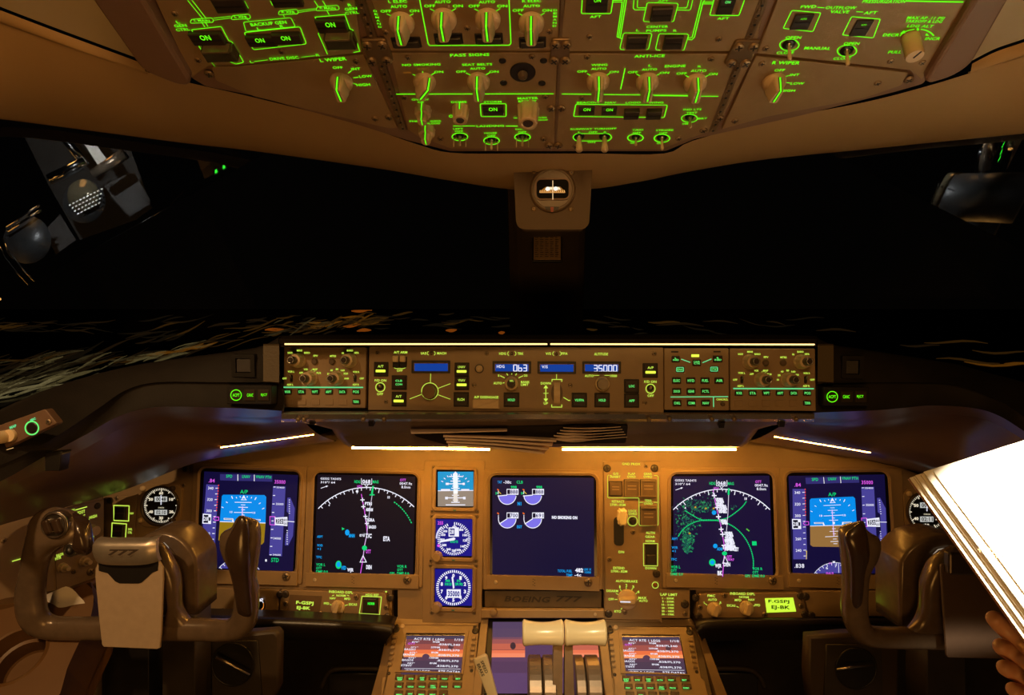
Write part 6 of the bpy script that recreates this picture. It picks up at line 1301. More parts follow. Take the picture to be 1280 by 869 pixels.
# hub housing, arm, column
b = MB(); HS = [(152,772),(152,712),(158,692),(170,677),(184,668),(200,665),(216,668),(230,677),(241,692),(246,708),(246,770)]
outline_body(b, crs(HS, 4), 1.03, 1.10, YOKE, 4); b.obj('hub_housing', Y1)
FH = Fr(pt(205, 684, 1.018), cr, cu); D = Draw(FH, n=.001); D.crop(100, 630, 4.346); w_ = E(170,155,135)
D.line([(410,205),(450,218),(458,210),(480,232),(494,272),(490,285)], 4, w_); D.line([(412,244),(432,226),(440,238)], 4, w_); D.line([(438,258),(466,238)], 4, w_); D.line([(415,248),(424,240)], 7, w_); D.line([(490,285),(462,270),(440,262)], 3, w_); D.obj('hub_label', Y1)
b = MB(); ribbon(b, [(165,700,185,672,.99,.02),(178,704,203,680,.985,.03),(192,710,216,700,.985,.032),(203,722,223,716,.988,.032),(209,738,225.5,736,.99,.030),(212,757,226,758,.995,.030),(207,775,236,773,1.0,.029),(204,788,250,786,1.0,.024)], YOKE); b.obj('yoke_arm', Y1)
b = MB(); outline_body(b, [(204,770),(243,770),(244,900),(202,900)], 1.10, 1.16, DARK, 2); outline_body(b, [(131,770),(186,770),(186,900),(129,900)], 1.12, 1.18, BLACK, 2); b.obj('column', Y1)
# clip and board
kb = .955/FPX
FB1 = Fr(pt(162, 740, .955), cr, cu); FB1.crop(100, 630, 4.346)
b = MB(); bo = [FB1.p(*q) for q in ((98,320),(84,352),(82,400),(100,600),(118,765),(128,778),(418,790),(432,784),(440,700),(450,420),(450,350),(428,312))]
b.prism(FB1, bo[::-1], -.004, 0, BOARD, .0008); bd = b.obj('checklist_board', Y1)
b = MB(); b.prism(FB1, [FB1.p(*q) for q in ((100,300),(428,300),(424,362),(396,372),(338,426),(318,432),(216,432),(192,420),(152,376),(104,364))], 0, .0008, BLACK); b.obj('board_recess', bd)
b = MB(); xs = [90+(425-90)*i/14 for i in range(15)]; rows = []
for y0, y1, n in ((186,186,-.004),(188,186,.006),(196,194,.012),(216,212,.0155),(250,246,.0155),(300,296,.012),(326,322,.007)):
    r = []
    for i, x in enumerate(xs):
        q = abs(i-7)/7; xx = x+(6 if i > 7 else 0)*(q**3)-0; yy = (y0 if True else y1)+(0 if y0 < 290 else -16*q**3) ; r.append(FB1.w(*FB1.p(xx-(q**4)*(4 if y0 < 200 else 0)*(1 if i > 7 else -1), yy-(8 if x > 380 and y0 < 200 else 0)), n-(q**8)*.006))
    rows.append(r)
b.loft(rows, CLIPM, True); b.loft([rows[-1], [p-FB1.N*.003+FB1.V*.002 for p in rows[-1]]], CLIPM, False)
for s_ in (0, -1): b.loft([[r[s_] for r in rows], [r[s_]-FB1.N*.008 for r in rows]], CLIPM, False)
cl = b.obj('paper_clip', Y1, label='satin metal clip stamped 777')
FC2 = FB1.lift(.0135); FC2 = Fr(FC2.O, FC2.U, FC2.V*1+FC2.N*-.0); D = Draw(FC2, n=.0022, bold=.05); D.crop(100, 630, 4.346); EMB = mat('emboss_shade', (.05,.035,.025), .4); EML = mat('emboss_glint', (.5,.42,.34), .3, .6)
D.text('777', 240, 266, 160, EML, 34); D.text('777', 238, 262, 160, EMB, 34)  # light and shade of the stamping painted as offset digits
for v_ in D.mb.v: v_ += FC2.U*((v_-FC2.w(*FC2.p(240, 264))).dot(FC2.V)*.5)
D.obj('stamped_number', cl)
# ---- first officer's yoke
Y2 = thing('control_yoke', 'dark control yoke on the right, half hidden by the bright chart', 'yoke', pt(1190, 797, 1.0))
b = MB()
ribbon(b, [(1076.5,651.5,1079,651.5,.96,.004),(1066,655,1080,655,.96,.018),(1055,659,1081,660,.96,.030),(1050.5,664,1087,665.5,.96,.036),(1050,673,1096,671,.96,.040),(1051,684,1099,683,.962,.040),(1052.5,700,1094.5,699,.965,.038),(1054,716,1086,715,.97,.034),(1054,736,1083,738,.975,.034),(1052.5,755,1083,757,.98,.034),(1056,779,1084,772,.985,.033),(1067,798,1088,781,.99,.032),(1085,807.5,1094,783.5,.995,.030),(1110,810,1108,784.5,1.0,.029),(1150,811,1150,785,1.0,.029),(1210,812,1210,786,1.0,.029),(1270,812,1270,786,1.0,.029),(1310,812,1308,786,.995,.030),(1335,800,1318,775,.99,.033),(1345,770,1318,757,.98,.034),(1344,730,1314,728,.975,.034),(1346,690,1306,690,.965,.038),(1340,665,1316,665,.96,.03),(1330,655,1325,655,.96,.004)], YOKE); b.obj('yoke_bar', Y2)
b = MB(); ribbon(b, [(1060,664,1076,653,.940,.004),(1056,672,1081,660,.941,.016),(1058,684,1084,676,.943,.024),(1061,700,1085,694,.948,.026),(1062,722,1079,716,.958,.024),(1062,745,1077,742,.966,.022),(1064,768,1076,764,.975,.012),(1068,780,1074,776,.985,.004)], YOKED); b.obj('grip_pad', Y2, label='dark glossy grip on the left horn')
b = MB(); outline_body(b, crs([(1126,786),(1125,712),(1129,698),(1138,686),(1152,676),(1170,670.5),(1188,670),(1206,675),(1222,688),(1232,706),(1234,786)], 4), 1.03, 1.10, YOKE, 4); b.obj('hub_housing', Y2)
FH = Fr(pt(1175, 694, 1.027), cr, cu); D = Draw(FH, n=.001); D.crop(1060, 540, 2.641)
D.line([(280,404),(296,388),(340,380)], 3, w_); D.line([(286,410),(296,416),(292,404)], 3, w_); D.line([(304,412),(312,398),(316,410)], 3, w_); D.line([(320,408),(328,396)], 3, w_); D.obj('hub_label', Y2)
b = MB(); ribbon(b, [(1196,700,1192,682,.99,.02),(1186,706,1178,690,.985,.03),(1180,714,1163,702,.985,.032),(1176,728,1153,724,.988,.032),(1174,745,1151,742,.99,.030),(1174,762,1150,762,.995,.030),(1178,776,1143,776,1.0,.029),(1182,790,1132,788,1.0,.024)], YOKE); b.obj('yoke_arm', Y2)
FB2 = Fr(pt(1215, 760, .955), cr, cu); FB2.crop(0, 0, 1); BD2 = mat('board_shaded', (.10,.06,.04), .5, 0, .05, 90, .1)  # right board and clip coloured darker, shade painted into them
b = MB(); b.prism(FB2, rpoly([FB2.p(*q) for q in ((1176,706),(1262,700),(1264,824),(1184,822.5))], .004)[::1], -.004, 0, BD2, .0008); b2 = b.obj('checklist_board', Y2, label='checklist board with shade painted into its dark brown')
b = MB(); b.box(FB2, *FB2.p(1180, 716), *FB2.p(1262, 688), 0, .012, mat('clip_shaded', (.08,.06,.05), .35, .5), .003, .004); b.obj('paper_clip', Y2)
b = MB(); outline_body(b, [(1160,780),(1206,780),(1208,900),(1158,900)], 1.10, 1.16, DARK, 2); b.obj('column', Y2)
# ================================================================== CONSOLES, FOOTWELL
for nm, lab, outer, inner, circ, lev in (('left', 'brown rudder-adjust box right of the left column with a dark round recess', [(244,800),(300,792),(345,789),(350,795),(349,860),(340,880),(244,880)], [(256,803),(322,801),(328,880),(262,880)], (291,831,27), [(270,822,3.0),(284,829,3.4),(290,832,2.2),(312,844,2.2)]),
                              ('right', 'dim rudder-adjust box left of the right column with a thin bright lever', [(1010,796),(1060,792),(1126,796),(1124,880),(1012,880),(1008,840)], [(1033,806),(1102,806),(1104,880),(1030,880)], (1070,836,26), [(1046,837,2.2),(1064,834.5,3.0),(1068,834,1.8),(1091,832,1.5)])):
    t = thing('rudder_adjust_box', lab, 'pedal adjuster', pt(circ[0], 870, 1.2), 'rudder adjust boxes')
    b = MB(); outline_body(b, [tuple(q) for q in outer], 1.17, 1.19, mat('brown_plastic', (.045,.028,.014), .5, 0, .08, 30, .2), 5); b.obj('cover', t)
    b = MB(); outline_body(b, inner, 1.166, 1.175, DARK, 1); b.obj('plate', t)
    Fc = Fr(pt(circ[0], circ[1], 1.164), cr, cu); kk = 1.164/FPX; b = MB(); b.lathe(Fc, 0, 0, [(circ[2]*kk, -.002), (circ[2]*kk, .0012), ((circ[2]-1.2)*kk, .0012), ((circ[2]-1.6)*kk, .0002)], BLACK, 40); b.obj('dial_recess', t)
    b = MB(); b.tube([pt(x, y, 1.15) for x, y, r in lev], [r*kk*.6 for x, y, r in lev], STEEL, 10); b.obj('crank_handle', t)
# rounded kick lips under the lower panels
for nm, lab, rows in (('knee_bolster', 'black rounded bolster under the lower left panel strip', ([(244,768,1.27),(350,771,1.27),(478,777,1.27),(492,782,1.27)], [(244,776,1.24),(350,777,1.24),(478,783,1.24),(491,790,1.24)], [(244,786,1.245),(350,787,1.245),(474,793,1.245),(484,800,1.25)], [(244,800,1.29),(350,800,1.29),(470,806,1.29),(480,812,1.29)])),
                      ('knee_bolster', 'black rounded bolster under the lower right panel strip', ([(868,779,1.27),(884,773,1.27),(1000,771,1.27),(1130,770,1.27)], [(870,788,1.24),(886,778,1.24),(1000,776,1.24),(1130,776,1.24)], [(876,798,1.245),(890,788,1.245),(1000,786,1.245),(1130,786,1.245)], [(880,810,1.29),(896,802,1.29),(1000,800,1.29),(1130,800,1.29)]))):
    b = MB(); P = [[pt(*q) for q in crs(r, 5)] for r in rows]; b.loft([[p+cf*.03 for p in P[0]]]+P, mat('bolster_black', (.014,.010,.008), .32, 0, .1, 40, .2)); o = b.obj(nm, None, P[1][0]); tag(o, lab, 'bolster', 'bolsters under the main panel')
# pedal hint in the dark right footwell
for lab, px in (('dim rudder pedal bar deep in the left footwell', [(402,860),(410,842),(425,836),(478,836)]), ('dim rudder pedal bar deep in the right footwell', [(880,836),(930,836),(948,844),(956,860)])):
    t = thing('rudder_pedal', lab, 'pedal', pt(px[1][0], 870, 1.45), 'rudder pedals'); b = MB(); b.tube([pt(x, y, 1.45) for x, y in crs([tuple(map(float, q)) for q in px], 4)], .006, DARK, 10); b.obj('frame', t)
    b = MB(); outline_body(b, [(px[0][0]+8, 842), (px[3][0]-6, 842), (px[3][0]-6, 880), (px[0][0]+8, 880)] if px[0][0] < 600 else [(px[0][0]+6, 842), (px[3][0]-8, 842), (px[3][0]-8, 880), (px[0][0]+6, 880)], 1.46, 1.48, BLACK, 2); b.obj('footrest', t)
# left side console with cup holder
CON = mat('console_brown', (.13,.062,.020), .5, 0, .06, 20, .2)
FCn = Fr(pt(21, 817, .98), (1, .10, 0), (0, .82, .57)); FCn.crop(0, 0, 1)
t = thing('side_console', 'brown side console with a round cup holder in the bottom left corner', 'console', pt(40, 870, .98))
hole = []; cu3, cv3 = FCn.p(18, 820)
rx = 34*FCn.k(21, 817)
out_ = [FCn.p(*q) for q in ((-110,775),(-40,768),(0,763),(40,752),(84,741),(113,727),(118,750),(112,778),(98,805),(84,835),(72,880),(-110,930))]
# ring of quads from the outline to the hole
def ring_fill(F, outer, cx_, cy_, r, n, b, m, k=48):
    o2 = []; P = outer+[outer[0]]; L = [0]
    for a, c in zip(P, P[1:]): L.append(L[-1]+math.hypot(c[0]-a[0], c[1]-a[1]))
    ang = []
    for i in range(k):
        a = 2*pi*i/k; dx, dy = math.cos(a), math.sin(a); best = None
        for p, q in zip(P, P[1:]):
            ex, ey = q[0]-p[0], q[1]-p[1]; den = dx*ey-dy*ex
            if abs(den) < 1e-12: continue
            tt = ((p[0]-cx_)*ey-(p[1]-cy_)*ex)/den; s_ = ((p[0]-cx_)*dy-(p[1]-cy_)*dx)/den
            if tt > 0 and -1e-6 <= s_ <= 1+1e-6 and (best is None or tt < best): best = tt
        best = best or r*1.5; o2.append((cx_+dx*best, cy_+dy*best))
    rg = [[F.w(u, v, n) for u, v in o2], [F.w(cx_+r*1.12*math.cos(2*pi*i/k), cy_+r*1.12*math.sin(2*pi*i/k), n) for i in range(k)], [F.w(cx_+r*1.06*math.cos(2*pi*i/k), cy_+r*1.06*math.sin(2*pi*i/k), n+.003) for i in range(k)], [F.w(cx_+r*math.cos(2*pi*i/k), cy_+r*math.sin(2*pi*i/k), n+.001) for i in range(k)]]
    b.loft(rg, m, False, True)
b = MB(); ring_fill(FCn, out_, cu3, cv3, rx, 0, b, CON); b.prism(FCn, out_, -.10, -.075, CON); b.loft([[FCn.w(u, v, 0) for u, v in out_+out_[:1]], [FCn.w(u, v, -.08) for u, v in out_+out_[:1]]], CON, False); cn = b.obj('console_body', t)
b = MB(); k = 48
b.loft([[FCn.w(cu3+rx*s_*math.cos(2*pi*i/k), cv3+rx*s_*math.sin(2*pi*i/k), n) for i in range(k)] for s_, n in ((1, .001), (.99, -.028), (.88, -.030), (.87, -.055), (.80, -.06))], CON, False, True)
b.add([FCn.w(cu3+rx*.82*math.cos(2*pi*i/k), cv3+rx*.82*math.sin(2*pi*i/k), -.058) for i in range(k)], [list(range(k))], CON); b.obj('cup_holder', t)
b = MB(); outline_body(b, [(0,774),(60,757),(110,738),(113,728),(60,747),(-60,766),(-60,785)], 1.13, 1.17, CON, 3); b.obj('console_rail', t)
b = MB(); outline_body(b, [(80,858),(116,825.5),(118.5,826),(118,900),(60,900)], 1.12, 1.14, mat('beige_plate', (.30,.22,.12), .5), 1); o = b.obj('kick_plate', None, pt(100, 869, 1.12)); tag(o, 'small beige diagonal plate low beside the left column', 'plate')
t = thing('folded_note', 'pale blank paper tucked behind the left yoke bar', 'paper', pt(80, 768, 1.05)); FN = Fr(pt(80, 752, 1.05), cr, (cu+cf*.2)); FN.crop(0, 700, 5.143)
b = MB(); pts_ = crs([(270,240),(330,212),(400,184),(450,164),(490,184),(525,230),(560,290),(500,330),(435,366),(350,380),(270,370),(262,300)], 2)
b.loft([[FN.w(*FN.p(x, y), .010*math.sin((x-270)/300*3)+n) for x, y in pts_] for n in (0, .0008)], PAPER, False, True); c0 = FN.w(*FN.p(400, 270), .009); r = [FN.w(*FN.p(x, y), .010*math.sin((x-270)/300*3)+.0008) for x, y in pts_]
b.loft([r, [c0+(p-c0)*.5 for p in r], [c0+(p-c0)*.02 for p in r]], PAPER, True, True); b.obj('sheet', t)
# map light panel on the left hood and dark hook
FL = Fr(pt(36, 540, .905), cr*math.cos(.36)+cu*math.sin(.36), cu*math.cos(.36)-cr*math.sin(.36)); FL.crop(0, 500, 8.69)
t = thing('map_light_panel', 'small slanted panel at the far left edge with a green MIC ring', 'control panel', pt(36, 540, .89)); b = MB()
pp = rpoly([FL.p(*q) for q in ((-300,380),(490,98),(618,255),(-300,700))], .003); b.prism(FL, pp, -.014, 0, mat('side_paint', (.14,.08,.05), .5), .001); b.obj('faceplate', t)
D = Draw(FL, n=.0006, rot=0); D.crop(0, 500, 8.69); D.text('MIC', 362, 211, 62, GRC, 26, bold=.06); D.text('MAP', 145, 290, 78, GRC, 30, bold=.05); D.ring(350, 305, 72, 14, GRB, 72); D.line([(20,560),(60,546),(150,520)], 6, E(235,180,110)); D.obj('legends', t)
u, v = FL.p(350, 305); r = 60*FL.k(350, 305); b = MB(); b.lathe(FL, u, v, [(r, 0), (r*.9, .0008), (r*.5, .0004)], BLACK, 28); b.obj('jack_socket', t)
u, v = FL.p(120, 385); r = 68*FL.k(120, 385); b = MB(); b.lathe(FL, u, v, [(r, 0), (r, .004), (r*.95, .005)], KNOB, 28); b.lathe(Fr(FL.w(u, v, 0), FL.U, FL.V), -r*.95, r*.15, [(r*1.02, .0), (r*1.0, .018), (r*.96, .020)], KNOB, 28); b.box(FL.at(u-r*.95, v+r*.15, 0, -.8), -r*.5, -.0008, r*.5, .0008, .0195, .0203, INK); b.obj('map_light_knob', t)
screw(FL, 530, 238, t, 26); 
for x, y, nm, lab, d in ((57,566,'map_hook','small black hook hanging under the left hood wing',.945),):
    b = MB(); outline_body(b, [(56,568),(59,566),(78,564.5),(76,569),(74,589),(56,589)], d, d+.02, BLACK, 1); o = b.obj(nm, None, pt(66, 589, d)); tag(o, lab, 'hook')
# ================================================================== CENTRE PEDESTAL
FD = Fr(pt(680, 785, 1.300), (1, 0, 0), pray(682, -180)); FD.crop(0, 0, 1)
GOLD = mat('pedestal_paint', (.34,.23,.12), .4, 0, .05, 40, .1)
t = PD = thing('centre_pedestal', 'forward centre pedestal frame between the two keypad units, lit gold', 'pedestal', pt(680, 869, 1.2))
b = MB(); b.prism(FD, [FD.p(*q) for q in ((497,776),(870,776),(893,880),(467,880))][::-1], -.03, -.004, mat('pedestal_base', (.12,.08,.045), .5)); b.obj('base', t)
for px in ([(486,782),(497,776),(500,783),(474,880),(462,880),(476,830)], [(872,776),(868,783),(898,880),(912,880)]):
    b = MB(); b.prism(FD, [FD.p(*q) for q in px][::-1] if area([FD.p(*q) for q in px]) < 0 else [FD.p(*q) for q in px], -.03, .004, mat('edge_strip', (.20,.13,.07), .3, 0, .05, 40)); b.obj('edge_strip', t)
for px in ([(602,775),(611,775),(601,880),(590,880)], [(746,776),(756,776),(768,880),(757,880)]):
    q = [FD.p(*z) for z in px]; b = MB(); b.prism(FD, q if area(q) > 0 else q[::-1], -.004, .010, GOLD, .001); b.obj('side_rail', t)
FM.crop(600, 730, 6.25)
b = MB(); q = [FM.p(*z) for z in ((14,186),(966,190),(970,256),(8,256))]; b.prism(FM, q if area(q) > 0 else q[::-1], -.002, .012, GOLD, .002); lg = b.obj('ledge', t)
u, v = FM.p(112, 196); b = MB(); r = 30*FM.k(112, 200); b.lathe(FM, u, v, [(r*.8, .012), (r*.8, .016), (r, .017), (r, .024), (r*.85, .026), (r*.2, .026)], GOLD, 24); b.obj('thumb_screw', t)
u, v = FM.p(897, 224); b = MB(); b.lathe(FM, u, v, [(.0032, .012), (.003, .013), (.002, .0132)], mat('sensor_dot', (.5,.4,.28), .4), 16); b.obj('light_sensor', t)
for px in ([(496,773),(600,775),(598,784),(494,783)], [(757,776),(868,775),(870,784),(757,785)]):
    q = [FD.p(*z) for z in px]; b = MB(); b.prism(FD, q if area(q) > 0 else q[::-1], -.004, .006, GOLD, .001); b.obj('top_ledge', t)
def E2(c, s=1): return emi('dusk_%d_%d_%d' % c, c, s)
# ---- lower centre display
FM.crop(0, 0, 1); FD.crop(600, 730, 6.25)
t = thing('lower_display', 'violet lower centre display behind the white thrust levers with a painted sunset reflection', 'display', FD.w(*FD.p(500, 600)))
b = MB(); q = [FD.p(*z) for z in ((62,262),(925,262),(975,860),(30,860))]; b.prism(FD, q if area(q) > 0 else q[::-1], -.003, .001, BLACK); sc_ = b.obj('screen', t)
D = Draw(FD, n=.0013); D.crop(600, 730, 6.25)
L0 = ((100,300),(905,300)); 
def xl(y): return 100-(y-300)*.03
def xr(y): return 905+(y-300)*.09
bands = [(300,420,(86,66,96)),(420,436,(120,74,92)),(436,470,(158,84,84)),(470,520,(196,98,78)),(520,545,(236,118,82)),(545,577,(246,138,100)),(577,610,(92,60,92)),(610,700,(84,56,88)),(700,860,(92,64,104))]  # sunset reflection painted as glowing colour bands
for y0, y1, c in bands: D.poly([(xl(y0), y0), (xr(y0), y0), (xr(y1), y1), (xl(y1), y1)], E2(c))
D.poly([(352,470),(600,470),(600,585),(352,585)], E2((84,56,92))); D.disc(258, 488, 22, E2((60,40,50)), 28); D.line([(xl(520), 520), (350, 520)], 3, E2((90,50,60))); D.obj('painted_reflection', sc_)
# ---- control display units
def cdu(label, sc, g, first):
    FD.crop(*sc)
    t = thing('keypad_display_unit', label, 'control unit', FD.w(*FD.p(*g(470, 560))), 'keypad display units')
    q = [FD.p(*g(*z)) for z in ((150,332),(800,338),(806,372),(800,420),(770,735),(790,760),(780,1010),(30,1000),(50,740),(92,735),(140,420),(148,372))]; q = q if area(q) > 0 else q[::-1]
    b = MB(); b.prism(FD, rpoly(q, .001), -.003, .006, GOLD, .0012); b.obj('case', t)
    def GP4(*Z): r = [FD.p(*g(*z)) for z in Z]; return r if area(r) > 0 else r[::-1]
    o1 = GP4((228,372),(726,378),(684,722),(152,706)); i1 = GP4((240,402),(696,405),(668,712),(192,692))
    b = MB(); b.frame(FD, o1, i1, .006, .0095, GOLD, .0066); b.poly(FD, i1, .0064, LENSG); so = b.obj('screen', t)
    D = Draw(FD.lift(.0066), n=0, bold=.02); D.crop(*sc)
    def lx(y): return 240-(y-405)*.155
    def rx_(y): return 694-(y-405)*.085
    for y0, y1, c in ((405,432,(70,58,84)),(432,470,(120,66,72)),(470,515,(160,80,74)),(515,545,(236,112,66)),(545,572,(250,150,90)),(572,600,(88,58,80)),(600,710,(74,56,78))): D.poly([g(lx(y0), y0), g(rx_(y0), y0), g(rx_(y1), y1), g(lx(y1), y1)], E2(c))  # sunset reflection on the glass painted as glowing bands behind the text
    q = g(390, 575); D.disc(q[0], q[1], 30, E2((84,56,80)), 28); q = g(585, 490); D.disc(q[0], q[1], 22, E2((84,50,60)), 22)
    T = lambda s_, x, y, w_, m=WHT, h=19: D.text(s_, g(x, y)[0], g(x, y)[1], w_, m, h)
    T('ACT RTE 1 LEGS', 415, 433, 240); T('1/10', 648, 438, 66)
    rows = (('879°','9NM','OTT','.838/FL340',455,476),('071°','209NM','BAGSO','.838/FL370',497,519),('075°','8NM','ERNAM','.838/FL370',538,560),('075°','130NM','BAGOS','.838/FL370',580,603),('087°','8NM','STIHY','.838/FL370',622,645))
    for i, (a, n_, w2, f, ya, yb) in enumerate(rows):
        x0 = 305-i*9; T(a, x0+5, ya, 58, h=13); T(n_, 470-i*6, ya, 54 if len(n_) < 4 else 70, h=14); T(w2, x0-30 if i else 278, yb-6 if i else 468, 88 if i else 56, MAG if not i else WHT, 16); T(f, 572-i*4, yb, 172, h=16)
    D.line([g(222,663), g(660,668)], 3, WHT); T('<RTE 2 LEGS', 318, 684, 205); T('RTE DATA>', 572, 688, 168); D.obj('text_and_reflection', so)
    b = MB()
    for xa, xb in ((232,712),):
        pass
    for i in range(6):
        for x, y in ((150-i*7.3, 430+i*43), (766-i*4, 442+i*42)):
            a = FD.p(*g(x-18, y+11)); c = FD.p(*g(x+18, y-11)); k = MB(); k.box(FD, min(a[0], c[0]), a[1], max(a[0], c[0]), c[1], .004, .011, mat('key_tan', (.42,.30,.17), .4), .0015, .0008); k.obj('line_key', t)
    names = ('INIT REF','RTE','DEP ARR','ALTN','VNAV'), ('FIX','LEGS','HOLD','FMC COMM','PROG'), ('MENU','NAV RAD','PREV','NEXT','A'), ('1','2','3','F','G')
    for r_ in range(4):
        for i in range(6):
            x = 187+i*87+(18 if i == 5 else 0)-r_*3; y = 743+r_*62; w_ = 36 if i < 5 else 38
            if r_ > 1 and i == 5: continue
            a = FD.p(*g(x-w_, y+19)); c = FD.p(*g(x+w_, y-19)); k = MB(); k.box(FD, min(a[0], c[0]), a[1], max(a[0], c[0]), c[1], .004, .0095, BTN2, .0012, .0008); ko = k.obj('key', t)
            s_ = names[r_][i] if i < 5 else ('EXEC' if r_ else 'BRT')
            Dk = Draw(FD.lift(.0098), bold=.05); Dk.crop(*sc); p = g(x, y)
            if ' ' in s_:
                for j, w2 in enumerate(s_.split()): Dk.text(w2, p[0], p[1]-7+j*14, min(44, 12*len(w2)), GRB, 11)
            else: Dk.text(s_, p[0], p[1], min(46, 12*len(s_)), GRB, 12)
            Dk.obj('legend', ko)
    b = MB(); p = FD.p(*g(210, 346)); r = 20*FD.k(*g(210, 346)); b.lathe(FD, p[0], p[1], [(r, .006), (r*.9, .008), (r*.6, .0085)], mat('sensor_lens', (.6,.45,.28), .3), 20); b.obj('light_sensor', t)
    for x, y in ((168,340),(775,348),(104,712),(748,690)): screw(FD, *g(x, y), t, 11, .006, KNOBD)
    for x, y in ((160,368),(778,380)): screw(FD, *g(x, y), t, 22, .005, KNOBD)
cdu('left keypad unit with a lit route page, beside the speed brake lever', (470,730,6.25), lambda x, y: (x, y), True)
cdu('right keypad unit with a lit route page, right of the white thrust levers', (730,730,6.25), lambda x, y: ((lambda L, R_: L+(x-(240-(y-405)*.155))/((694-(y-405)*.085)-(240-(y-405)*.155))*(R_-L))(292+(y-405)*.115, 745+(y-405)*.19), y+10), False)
# ---- thrust levers, speed brake
def spool(b, cx_, cy_, half, r0, r1, d, m, tiltp=0):
    A = cr*(d/FPX); n = 26; rows = []
    for i in range(n+1):
        tt = -1+2*i/n; e = min(1, (1-abs(tt))/.05+.0); r = (r1+(r0-r1)*abs(tt)**2.2)*(.80+.20*math.sqrt(max(0, min(1, e))))
        c = pt(cx_+tt*half, cy_-abs(tt)**2*1.2+tiltp*tt, d); rows.append([c+(cu*math.cos(2*pi*k/28)-cf*math.sin(2*pi*k/28)*1.0)*r*d/FPX for k in range(28)])
    b.loft(rows, m, True, True, True)
for i, (cx_, half, arm, disc1, disc2) in enumerate(((678.6,25.6,[(692,806),(703.5,806),(703.5,900),(690,900)],(660,677),(678,694)), (731.5,25.8,[(706,807),(716,807),(719,900),(705.5,900)],(717,730),(731.5,749)))):
    t = thing('thrust_lever', ('left thrust lever with a cream spool grip, nearer the speed brake', 'right thrust lever with a cream spool grip, nearer the right keypad')[i], 'lever', pt(cx_, 869, .95), 'thrust levers')
    b = MB(); spool(b, cx_, 792, half, 16.2, 13.2, .93, CREAM); b.obj('grip', t, label='cream spool-shaped grip')
    b = MB(); outline_body(b, arm, .935, .955, GREYP, 1.5); b.obj('arm', t)
    for (xa, xb), dd in ((disc1, .985), (disc2, .975)):
        b = MB(); rows = []
        for x, e in ((xa, .92), (xa+1.5, 1), (xb-1.5, 1), (xb, .92)):
            rows.append([pt(x, 865, dd)+(cu*math.cos(a)-cf*math.sin(a))*42*e*dd/FPX for a in [2*pi*k/40 for k in range(40)]])
        b.loft(rows, GREYP, False, True, True); o = b.obj('lever_hub', t)
FSB = Fr(pt(603, 838, 1.0), cr*math.cos(-1.16)+cu*math.sin(-1.16), cu*math.cos(1.16)+cr*math.sin(1.16)); FSB.crop(470, 730, 6.25)
t = thing('speed_brake_lever', 'cream flat lever lettered SPEED BRAKE beside the left keypad unit', 'lever', pt(612, 869, 1.0)); b = MB()
q = [FSB.p(*z) for z in ((760,602),(852,560),(868,572),(950,880),(878,900))]; b.prism(FSB, rpoly(q if area(q) > 0 else q[::-1], .002), -.008, 0, CREAM, .0015); hd = b.obj('handle', t)
D = Draw(FSB, n=.0006, rot=0, bold=.02); D.crop(470, 730, 6.25); D.text('SPEED', 846, 648, 104, INK, 24); D.text('BRAKE', 818, 672, 104, INK, 24); D.obj('lettering', hd)
# ================================================================== FIRST OFFICER'S CHART BOOK AND HAND
WP = mat('bright_page', (0.92, 0.90, 0.86), 0.7, 0, 0.02, 30)
PA = pt(1137, 597, .70); nn = Vector((-.30, -.62, .72)).normalized(); un = nn.cross(Vector((0, 0, 1))).normalized()*-1
FK = Fr(PA, un, nn.cross(un)); FK.crop(0, 0, 1)
if FK.N.dot(nn) < 0: FK = Fr(PA, -un, nn.cross(-un)); FK.crop(0, 0, 1)
t = thing('chart_book', 'thick white chart booklet glaring in lamp light at the right edge', 'book', FK.w(*FK.p(1300, 700)))
q = [FK.p(*z) for z in ((1137,598),(1290,550),(1420,512),(1420,900),(1340,880),(1281,801))]; q = q if area(q) > 0 else q[::-1]
for j in range(7):
    off = j*.0022; b = MB(); qq = [(u+off*(1.4+.3*math.sin(j*2.2)), v+off*.2) for u, v in q]; b.prism(FK, qq, off-.0008, off+.0009, WP if j > 3 else PAPER); b.obj('page_block' if j < 6 else 'top_page', t)
b = MB(); b.prism(FK, [(u-.001, v) for u, v in q], -.003, -.0015, mat('book_cover', (.25,.10,.06), .5)); b.obj('back_cover', t)
D = Draw(FK.lift(.0142), n=.0003); D.crop(0, 0, 1); PK = mat('page_print', (.55,.36,.20), .7)
random.seed(3)
for j in range(9):
    x = 1222+j*4.2; y = 688-4*math.sin(j*.8)+j*.9; D.line([(x, y), (x+3.2, y-2.2), (x+2.4, y+2.6)], 1.0, PK)
for j in range(8): D.line([(1262+(j%2)*2, 676+j*3), (1274, 673+j*3)], .6, PK)
D.obj('page_print', t)
# hand with fingers curled round the booklet's edge
def skinned(name, chain, parent, m, sub=2):
    """chain: {key: (pos, radius, parent key)}; one continuous skinned surface"""
    keys = list(chain); me = bpy.data.meshes.new(name); o0 = Vector(parent['_o']) if parent is not None else Vector((0, 0, 0))
    me.from_pydata([tuple(chain[k][0]-o0) for k in keys], [(keys.index(chain[k][2]), i) for i, k in enumerate(keys) if chain[k][2]], [])
    o = bpy.data.objects.new(name, me); C.objects.link(o); o.parent = parent; me.materials.append(m)
    md = o.modifiers.new('skin', 'SKIN'); md.use_smooth_shade = True
    for i, k in enumerate(keys): sv = me.skin_vertices[0].data[i]; sv.radius = (chain[k][1], chain[k][1]); sv.use_root = (i == 0)
    s_ = o.modifiers.new('sub', 'SUBSURF'); s_.levels = sub; s_.render_levels = sub; return o
t = thing('person', 'hand with reddish skin gripping the bright booklet from below, lower right corner', 'person', pt(1310, 869, .64))
